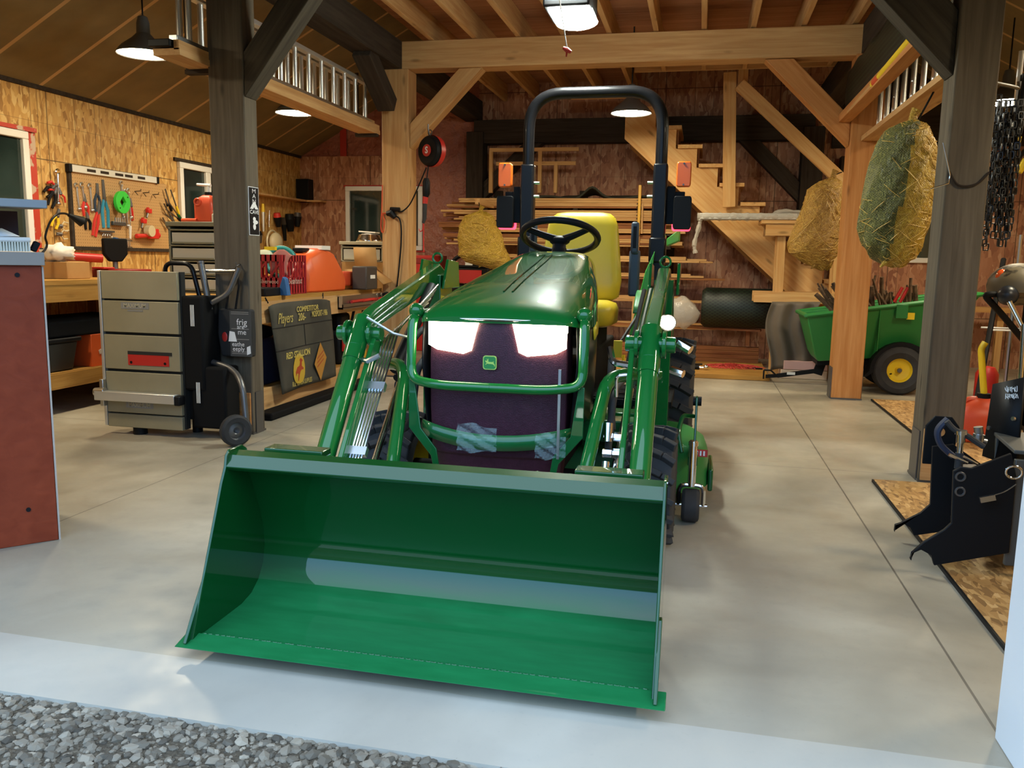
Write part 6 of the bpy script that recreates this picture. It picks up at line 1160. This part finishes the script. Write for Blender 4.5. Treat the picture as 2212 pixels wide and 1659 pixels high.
# ------------------------------------------------------------------ dump cart
def cart():
    t = thing('dump_cart', 'green poly dump cart with yellow wheels full of branches, at right', 'cart', (1.6, 7.75, 0)); Y0, Y1 = 7.40, 8.08
    def P(px, py): p = QY(px, py, 7.42); return (p.x, p.z)
    TLx, TRx = P(1742, 682), P(2128, 637)
    rim = [(TLx[0], TLx[1]), (TRx[0], TRx[1])]; bot = [P(1790, 770), P(1925, 765)]
    def prof(k):  # tub sections bottom to top: (x left, x right, y inset, z tilt)
        return None
    R = []; R2 = []
    bl, br = (TLx[0] + .13, .24), (1.88, .33)
    for f_, in ((0,), (.15,), (1,)):
        e = f_ ** .7; xl = bl[0] + (TLx[0] - bl[0]) * e; xr = br[0] + (TRx[0] - br[0]) * e; zl = bl[1] + (TLx[1] - bl[1]) * f_; zr = br[1] + (TRx[1] - br[1]) * f_; ins = .12 * (1 - e)
        def ring(g): return [V((xl + g, Y0 + ins + g, zl)), V((xl * .75 + xr * .25, Y0 + ins - .02 + g, zl * .75 + zr * .25)), V((xl * .25 + xr * .75, Y0 + ins - .02 + g, zl * .25 + zr * .75)), V((xr - g, Y0 + ins + .1 + g, zr)), V((xr - g, Y1 - ins - .1 - g, zr)), V((xl * .25 + xr * .75, Y1 - ins + .02 - g, zl * .25 + zr * .75)), V((xl * .75 + xr * .25, Y1 - ins + .02 - g, zl * .75 + zr * .25)), V((xl + g, Y1 - ins - g, zl))]
        R.append(ring(0)); R2.append([p + V((0, 0, .02 if f_ == 0 else 0)) for p in ring(.02)])
    q = MB(); q.loft(R + R2[::-1], True, False); n = 8; q.f += [tuple(range(7, -1, -1)), tuple(range(5 * n, 6 * n))]; q.mi += [0, 0]; tub = q.build('tub', m_greenp, t, bev=.012)
    q = MB(); top = R[-1]; q.tube(top + [top[0], top[1]], .024, 10, sq=.8); q.build('rim', m_greenp, tub)
    q = MB()
    for x in (1.25, 1.62): 
        f_ = (x - TLx[0]) / (TRx[0] - TLx[0]); z = TLx[1] + (TRx[1] - TLx[1]) * f_; q.box((x - .045, Y0 - .045, z - .11), (x + .045, Y0 - .02, z + .005))
    q.box((1.455, Y0 - .024, .36), (1.462, Y0 + .03, .72)); q.build('rib', m_greenp, tub, bev=.006)
    q = MB(); z = .63; q.box((1.66, Y0 - .034, z), (1.72, Y0 - .022, z + .055)); q.build('yellow_decal', m_yelp, tub)
    q = MB(); q.prism([(.25 * math.cos(a), .25 * math.sin(a)) for a in [PI * i / 12 for i in range(13)]] + [(-.30, -.05), (-.27, -.05)] + [(.21 * math.cos(a), .21 * math.sin(a)) for a in [PI - PI * i / 12 for i in range(13)]] + [(.3, -.05)], (1.66, Y0 - .02, .19), (1, 0, 0), (0, 0, 1), (0, .14, 0)); q.build('wheel_arch', m_blk, t)  # black ring paints in the dark shading of the green arch
    for y in (Y0 + .04, Y1 - .04):
        c = V((1.645, y, .205)); q = MB(); q.lathe([(.10, -.06), (.15, -.085), (.19, -.075), (.205, -.05), (.205, .05), (.19, .075), (.15, .085), (.10, .06)], c, (0, -1, 0), 32); w_ = q.build('wheel', m_rub, t); q = MB(); q.lathe([(.001, .035), (.022, .05), (.03, .02), (.085, .03), (.10, .055), (.105, .06), (.105, -.06)], c, (0, -1, 0), 28); h_ = q.build('rim', m_yelp, w_); q = MB(); q.cyl(c + V((0, -.045, 0)), c + V((0, -.06, 0)), .018, n=10); q.build('hub', m_dstl, w_); q = MB(); q.cyl(c + V((-.06, -.05, -.03)), c + V((-.075, -.075, -.03)), .006, n=6); q.build('valve', m_blk, w_)
    q = MB(); q.cyl((1.645, Y0, .205), (1.645, Y1, .205), .014); q.beam((1.02, 7.82, .22), (2.0, 7.82, .27), .5, .04); q.beam((1.06, 7.82, .09), (1.10, 7.82, .24), .08, .03, (0, 1, 0)); q.build('undercarriage', m_blk, t)
    a, b = V((1.10, 7.82, .13)), V((.72, 7.83, .06)); q = MB(); q.beam(a, b, .04, .035); q.beam(b, V((.62, 7.83, .05)), .03, .03); q.tube(fillet([(.70, 7.80, .075), (.66, 7.80, .11), (.60, 7.80, .11), (.60, 7.80, .03)], .01), .008, 6); db = q.build('drawbar', m_blk, t); q = MB(); q.box((.80, 7.797, .078), (.87, 7.80, .102)); q.build('drawbar_label', m_vinyl, db)
    rb = random.Random(9)
    bx = []
    for i in range(56):
        x = rb.uniform(1.24, 1.84); y = rb.uniform(7.52, 7.95); an = rb.uniform(-.8, .2); L_ = rb.uniform(.26, .44); z0 = .56; d = V((math.sin(an), rb.uniform(-.25, .25), math.cos(an))).normalized(); p = V((x, y, z0)); r0 = rb.choice((.011, .015, .020, .026)); q = MB()
        q.tube([p, p + d * L_ * .5 + V((rb.uniform(-.02, .02), 0, 0)), p + d * L_], [r0, r0 * .9, r0 * .8], 7); tag(q.build('branch', M('bark', '#3a2a1c', .9, 0, 0, '#6a5038', 20)), 'cut dark branch in the heap in the green dump cart', 'branch', 'branches in the dump cart')
    for k, dx in enumerate((0, .045)):
        q = MB(); p = V((1.60 + dx, 7.58, .76)); q.tube([p, p + V((.055, 0, .125))], .014, 8); tag(q.build('lopper_grip', m_redg), ('left', 'right')[k] + ' red grip of the loppers among the branches', 'grip')
cart()
q = MB(); q.beam((2.06, 9.4, .64), (3.1, 9.4, .64), .25, .05); q.beam((2.12, 9.4, 0), (2.12, 9.4, .62), .06, .06); q.beam((3.0, 9.4, 0), (3.0, 9.4, .62), .06, .06); tag(q.build('plank_bench', m_pine2), 'pale plank bench against the back wall behind the dump cart', 'bench')
q = MB(); q.beam((1.42, 9.66, 0), (1.42, 9.66, 2.2), .16, .06, (1, 0, 0)); tag(q.build('wall_stud', m_dark), 'dark upright board on the back wall behind the branches', 'board')
window('window_4', (1.86, YB, 1.10), (1, 0, 0), .75, .7, (0, -1, 0), None)
# ------------------------------------------------------------------ floor mats
def mat(name, x0, x1, y0, y1, lab): q = MB(); q.box((x0, y0, .001), (x1, y1, .014)); o = tag(q.build(name, m_mat, bev=0), lab, 'floor sheet'); e = MB(); e.box((x0 - .008, y0, .001), (x0 - .0005, y1, .0135)); e.build('edge', m_blk, o); return o
mat('floor_sheet', .882, 1.98, 2.35, 4.30, 'oriented strand board sheet on the floor under the black attachment'); mat('floor_sheet', 1.375, 2.5, 4.62, 7.0, 'strand board sheet on the floor behind the front right post')
# ------------------------------------------------------------------ black implement hitch on the front sheet
def hitch():
    t = thing('implement_hitch', 'black steel tractor implement hitch with two hooked plates, right foreground', 'implement', (1.1, 3.3, .014))
    def prof(y, pts): return [(QY(px, py, y).x, QY(px, py, y).z) for px, py in pts]
    for k, (y, pts) in enumerate(((3.02, [(1969, 1212), (1972, 1196), (1990, 1188), (2012, 1200), (2018, 1222), (2180, 1195), (2196, 1030), (2185, 980), (2100, 1012), (2076, 1010), (2060, 1018), (2056, 1130), (2040, 1145), (1995, 1172), (1975, 1190), (1966, 1208)]), (3.36, [(1933, 1150), (1935, 1135), (1950, 1130), (1966, 1140), (1975, 1157), (2100, 1140), (2130, 1010), (2060, 960), (2015, 965), (2010, 1090), (1990, 1108), (1950, 1128), (1932, 1146)]))):
        pp = prof(y, pts); hook = pp
        q = MB(); q.prism(hook, (0, y, 0), (1, 0, 0), (0, 0, 1), (0, .016, 0)); q.build('side_plate', m_blk, t, bev=.003)
    q = MB()
    for px, py in ((2075, 1030), (2074, 1062)): p = QY(px, py, 3.019); q.torus(p, .014, .004, (0, 1, 0), 18, 6)
    q.each('pin_hole', m_dstl, t)
    q = MB(); p = QY(2015, 970, 3.30); q.prism([(0, 0), (.10, 0), (.12, .15), (.09, .19), (.03, .19), (.0, .15)], (p.x, 3.42, .30), (1, 0, 0), (0, 0, 1), (0, .012, 0)); q.build('pin_bracket', m_blk, t, bev=.003)
    q = MB()
    for z in (.36, .43): q.cyl((p.x + .05, 3.418, z), (p.x + .05, 3.41, z), .017, n=14)
    q.each('bracket_hole', m_fir, t)
    c = V((1.005, 3.20, 0)); q = MB(); q.cyl(c + V((0, 0, .16)), c + V((0, 0, .33)), .055, n=20); q.cyl(c + V((0, 0, .325)), c + V((0, 0, .345)), .066, n=20); q.cyl(c + V((0, 0, .135)), c + V((0, 0, .16)), .075, n=20); q.build('cylinder', M('satin_black_metal', (.022, .022, .023), .28, .3, .3), t, bev=.003); q = MB(); q.tube([c + V((-.07, -.02, .15)), c + V((.05, -.08, .14)), c + V((.14, -.05, .14))], .012, 8); q.build('lower_tube', m_dstl, t)
    q = MB(); q.prism([(1.06, 3.05), (1.22, 3.02), (1.42, 3.20), (1.42, 3.40), (1.10, 3.40)], (0, 0, .435), (1, 0, 0), (0, 1, 0), (0, 0, .014)); q.box((1.06, 3.03, .05), (1.40, 3.05, .42)); q.box((1.10, 3.35, .03), (1.42, 3.37, .44)); q.build('top_plate', M('grey_black_paint', (.075, .072, .062), .45), t, bev=.003)
    A, B, Cc, D = QY(2147, 830, 3.42), QY(2215, 815, 3.30), QY(2195, 1010, 3.28), QY(2124, 985, 3.40); q = MB(); q.add([A, B, Cc, D], [(0, 1, 2, 3)]); q.build('back_panel', m_blk, t, solid=.012)
    e1 = (B - A).normalized(); e2 = (A - D).normalized(); e2 = (e2 - e1 * e2.dot(e1)).normalized(); nn = e1.cross(e2); nn = nn if nn.y < 0 else -nn
    def PNT(px, py): o, d = EYE, pix(px, py); return o + d * ((A - o).dot(nn) / d.dot(nn)) + nn * .010
    q = MB(); rw = random.Random(2)
    for row, (x0, x1, yy) in enumerate(((2176, 2202, 842), (2178, 2202, 856))):
        for i in range(8): a = x0 + (x1 - x0) * i / 7; q.tube([PNT(a, yy - 6 + rw.uniform(-2, 2)), PNT(a + rw.uniform(-2, 3), yy + 5 + rw.uniform(-2, 2))], .0016, 4)
        for i in range(5): a = x0 + (x1 - x0) * i / 5; q.tube([PNT(a, yy + rw.uniform(-5, 5)), PNT(a + 4, yy + rw.uniform(-5, 5))], .0016, 4)
    q.build('white_script', m_text, t)
    q = MB(); 
    for px, py in ((2196, 905), (2186, 952), (2143, 925)): p = PNT(px, py); q.cyl(p, p + nn * .008, .008, n=8)
    q.each('rivet', m_stl, t)
    yh = 3.15; q = MB(); p0, p1, p2 = QY(2076, 930, yh), QY(2076, 950, yh), QY(2070, 1010, yh); q.cyl(p0, QY(2076, 938, yh), .020, n=14); q.cyl(QY(2076, 938, yh), QY(2075, 956, yh), .015, n=12); q.cyl(QY(2075, 956, yh), QY(2073, 978, yh), .011, n=12); q.build('hose_coupler', m_chr, t); q = MB(); q.cyl(QY(2073, 978, yh), QY(2070, 1012, yh), .014, n=12); q.tube(spline([QY(2045, 910, yh), QY(2062, 928, yh), QY(2090, 942, yh), QY(2102, 950, yh), QY(2125, 965, yh)]), .010, 8); q.build('hose', m_rub, t)
    q = MB(); q.cyl(QY(2113, 922, 3.3), QY(2115, 938, 3.3), .016, n=12); q.cyl(QY(2115, 938, 3.3), QY(2112, 955, 3.3), .020, n=12); q.cyl(QY(2105, 948, 3.3), QY(2130, 955, 3.3), .013, n=10); q.build('hose_coupler', m_stl, t)
    q = MB(); q.tube(spline([QY(2048, 905, 3.18), QY(2026, 930, 3.18), QY(2032, 960, 3.18), QY(2058, 985, 3.18)]), .022, 8, sq=.5); q.build('strap', M('navy_strap', (.015, .022, .05), .7), t)
    q = MB(); q.tube([QY(2050, 982, 3.05), QY(2090, 1000, 3.05)], .006, 8); q.tube([QY(2080, 985, 3.05), QY(2112, 1003, 3.05)], .005, 8); q.each('pin', m_chr, t)
    q = MB(); q.torus(QY(2190, 1020, 2.98), .023, .004, (.2, 1, .3), 20, 8); q.build('pin_ring', m_chr, t); q = MB(); q.obox(QY(2133, 1077, 2.985), (.045, .012, .018), (1, 0, .3), (0, 1, 0), (-.3, 0, 1)); q.tube(spline([QY(2145, 1070, 2.99), QY(2170, 1062, 2.99), QY(2195, 1046, 2.99)]), .002, 5); q.build('wire_tag', m_stl, t)
hitch()
# gas can
t = thing('gas_can', 'red gas can with a yellow spout behind the black hitch', 'gas can', (1.70, 5.5, .014)); c = V((1.70, 5.5, .014)); q = MB(); q.loft([[c + V((a * w + .01, b * d, z)) for a, b in ((-1, -.7), (-.7, -1), (.7, -1), (1, -.7), (1, .7), (.7, 1), (-.7, 1), (-1, .7))] for z, w, d in ((0, .15, .11), (.15, .155, .115), (.21, .13, .10), (.25, .06, .06), (.262, .04, .04))]); q.build('can_body', m_redo, t, bev=.015); q = MB(); q.tube(fillet([c + V((-.10, 0, .17)), c + V((-.09, 0, .25)), c + V((.0, 0, .255))], .04), .018, 8); q.build('can_handle', m_redo, t)
q = MB(); q.cyl(c + V((.01, 0, .255)), c + V((.01, 0, .29)), .038, n=16); q.build('collar', m_blk, t); q = MB(); q.tube(fillet([c + V((.01, 0, .29)), c + V((-.03, 0, .56)), c + V((-.01, 0, .60))], .03), [.021] * 1 + [.020] * 6 + [.012] if False else .019, 10); q.build('spout', m_yelp, t)
# ------------------------------------------------------------------ right rack, hanging things
q = MB(); q.beam((1.225, 4.58, 2.015), (1.225, 6.97, 2.015), .17, .035); tag(q.build('rack_plank', m_pine), 'lower plank carrying the ladder between the right posts', 'plank')
q = MB(); q.beam((1.018, 4.58, 2.175), (1.018, 7.15, 2.175), .085, .06); q.beam((1.06, 7.09, 2.16), (1.066, 7.09, 2.16), .04, .04); tag(q.build('rack_rail', m_fir), 'upper rail between the right posts under the dark mesh', 'rail')
ladder('aluminium ladder on edge on the right rack behind the straw bag', 1.225, 4.62, 6.95, 2.034, .40, 9)
def rmesh():
    q = MB(); q.grid(lambda a, b: V((1.045 - .02 * math.sin(b * PI), 4.60 + 2.5 * a, 2.205 + .34 * b + .012 * math.sin(a * 31))), 30, 8); return tag(q.build('mesh_panel', m_mesh, solid=.012), 'dark green mesh panel standing on the right rack rail', 'mesh panel')
rmesh()
t = thing('digging_bar', 'yellow handled tool lying on the right rack rail', 'tool', (1.0, 5.6, 2.21)); A, B, Cc = QX(1975, 77, .985), QX(1886, 182, .985), QX(1833, 242, .985); q = MB(); q.tube([A, B], .021, 10); q.build('handle', m_yelp, t); q = MB(); q.tube([B, Cc], .013, 8); q.build('shaft', m_pine, t); q = MB(); q.tube([A.lerp(B, .80), A.lerp(B, .96)], .0215, 10); q.build('red_band', m_redo, t)
# chains
def chain(label, x, y, z0, z1, r2, mat=m_dstl):
    q = MB(); n = int((z1 - z0) / .036)
    for i in range(n):
        z = z1 - i * .036; a = (i % 2) * PI / 2 + r2.uniform(-.3, .3); c = V((x + r2.uniform(-.006, .006), y + r2.uniform(-.006, .006), z)); d = V((math.cos(a), math.sin(a), 0)); q.tube([c + d * .010 + V((0, 0, .016)), c + d * .012, c + d * .010 - V((0, 0, .016)), c - d * .010 - V((0, 0, .016)), c - d * .012, c - d * .010 + V((0, 0, .016)), c + d * .010 + V((0, 0, .016))], .0042, 5)
    return tag(q.build('chain', mat), label, 'chain', 'chains on the right post')
rc_ = random.Random(4); m_chain = M('dark_chain', (.05, .052, .055), .35, .9)
for i in range(21): p = QY(2137 + (i % 7) * 8.5 - 6, 560 - (i * 37) % 100, 4.66 + .03 * (i // 7)); z1 = QY(2165, 215 + (i * 13) % 40, 4.7).z; chain('dark steel chain in the bunch hanging beside the front right post', p.x - .012, p.y, p.z, z1, rc_, m_chain)
q = MB(); p = QY(2170, 200, 4.68); q.tube([(1.288, 4.55, p.z + .03), (p.x + .06, 4.68, p.z + .02), (p.x + .06, 4.68, p.z + .05)], .010, 8); tag(q.build('chain_hook', m_dstl), 'steel hook bar holding the bunch of chains', 'hook')
q = MB(); y = 4.362; q.tube(spline([(1.284, y, QY(2160, 372, y).z), QY(2108, 398, y), QY(2070, 400, y), QY(2050, 370, y)]), .006, 6); tag(q.build('cable_loop', m_dark), 'dark cable sagging across the face of the front right post', 'cable')
q = MB(); y = 4.345; q.tube([QY(2037, 308, y), QY(2052, 378, y), QY(2049, 396, y), QY(2010, 408, y)], .003, 6); tag(q.build('bent_wire', m_chr), 'bent white wire hanging at the left of the front right post', 'wire')
# right wall goods
t = thing('string_trimmer', 'long yellow and black string trimmer hanging on the right', 'trimmer', tuple(QY(2195, 380, 4.9))); q = MB(); q.tube([QY(2207, 110, 4.9), QY(2188, 290, 4.9)], .013, 8); q.build('shaft', m_alu, t); q = MB(); q.tube([QY(2215, 160, 4.88), QY(2195, 300, 4.88)], .016, 8); q.tube(fillet([QY(2190, 312, 4.88), QY(2184, 335, 4.88), QY(2196, 348, 4.88), QY(2214, 325, 4.88)], .02), .012, 8); q.build('grip', m_blk, t); q = MB(); q.cyl(QY(2197, 295, 4.87), QY(2192, 318, 4.87), .022, n=12); q.tube([QY(2200, 372, 4.87), QY(2216, 345, 4.87)], .018, 10); q.build('yellow_collar', m_yelp, t)
q = MB(); q.box((2.35, 6.9, 1.35), (2.95, 7.0, 1.72)); q.box((2.40, 6.95, 1.70), (2.44, 6.98, 2.84)); q.box((2.86, 6.95, 1.70), (2.90, 6.98, 2.58)); tag(q.build('hanging_board', m_vinyl), 'cream coloured panel hanging at the right edge behind the trimmer', 'panel')
t = thing('wire_rack', 'wire shelf rack holding dark goods at the right edge', 'shelf rack', (2.5, 6.6, 0))
for x, y in ((2.25, 6.3), (2.95, 6.3), (2.25, 6.8), (2.95, 6.8)): q = MB(); q.cyl((x, y, 0), (x, y, 1.3), .014, n=8); q.build('leg', m_stl, t)
for z in (.16, .62):
    q = MB(); [q.cyl((x, 6.3, z), (x, 6.8, z), .004, n=5) for x in [2.25 + .7 * i / 10 for i in range(11)]]; [q.cyl((2.05 if z > .5 and y > 6.5 else 2.25, y, z), (2.95, y, z), .007, n=6) for y in (6.3, 6.55, 6.8)]; q.build('wire_shelf', m_vinyl, t)
q = MB(); q.box((2.3, 6.34, .17), (2.8, 6.75, .50)); tag(q.build('storage_bin', m_blk, bev=.03), 'black bin on the lower shelf of the wire rack', 'bin')
q = MB(); q.box((2.28, 6.36, .63), (2.85, 6.75, .86)); tag(q.build('duffel_bag', m_blkm, bev=.06), 'black bag on the upper shelf of the wire rack', 'bag')
q = MB(); q.lathe([(.001, 0), (.075, 0), (.08, .02), (.08, .26), (.05, .31), (.001, .32)], (2.17, 6.95, .0), n=20); tag(q.build('fire_extinguisher', m_red), 'red cylinder standing on the floor beside the wire rack', 'cylinder')
t = thing('snow_blower', 'machine with a grey cowl, orange lens and black handlebars at right edge', 'machine', (1.95, 5.4, 0)); y = 5.3
q = MB(); cc = QY(2200, 618, y); q.ball(cc, (.16, .18, .13), 20, 12, 0, lambda d: 1 if d.z > -.3 else .85); cowl = q.build('cowl', M('mottled_cowl', '#6c6450', .5, 0, 0, '#2a261e', 9, contrast=(.55, .6)), t); q = MB(); q.ball(QY(2164, 600, y - .05), (.035, .03, .05), 14, 9); q.build('orange_lens', M('orange_lens', (.8, .12, .03), .12, 0, .8), t)
q = MB(); q.tube(fillet([QY(2178, 637, y - .1), QY(2124, 635, y - .1), QY(2165, 680, y - .05), QY(2215, 740, y)], .04), .018, 10); q.build('handlebar', m_blk, t); q = MB(); q.ball(QY(2177, 638, y - .14), .055, 16, 10); q.build('knob', M('blue_black_plastic', (.015, .02, .03), .35), t); q = MB(); q.tube([QY(2180, 652, 4.6), QY(2216, 722, 4.55)], .012, 10); q.build('chrome_rod', m_chr, t); q = MB(); q.box((1.98, y - .1, .05), (2.4, y + .5, .92)); q.build('engine_body', m_blkm, t, bev=.05)
for x in (2.02, 2.36):
    q = MB(); q.cyl((x - .04, y + .2, .15), (x + .04, y + .2, .15), .15, n=24); q.build('wheel', m_rub, t, bev=.02)
q = MB(); _a, _b = QY(2124, 790, 6.2), QY(2168, 560, 6.75); q.tube([_a + (_a - _b) * (_a.z / (_b.z - _a.z)), _a, _b], .018, 8); tag(q.build('black_pole', m_blk), 'leaning black pole beside the wire rack at right', 'pole')
q = MB(); q.cyl(QY(2212, 700, 4.4), QY(2203, 830, 4.4), .012, n=10); tag(q.build('steel_pole', m_chr), 'shiny steel rod leaning at the right edge above the hitch', 'rod')
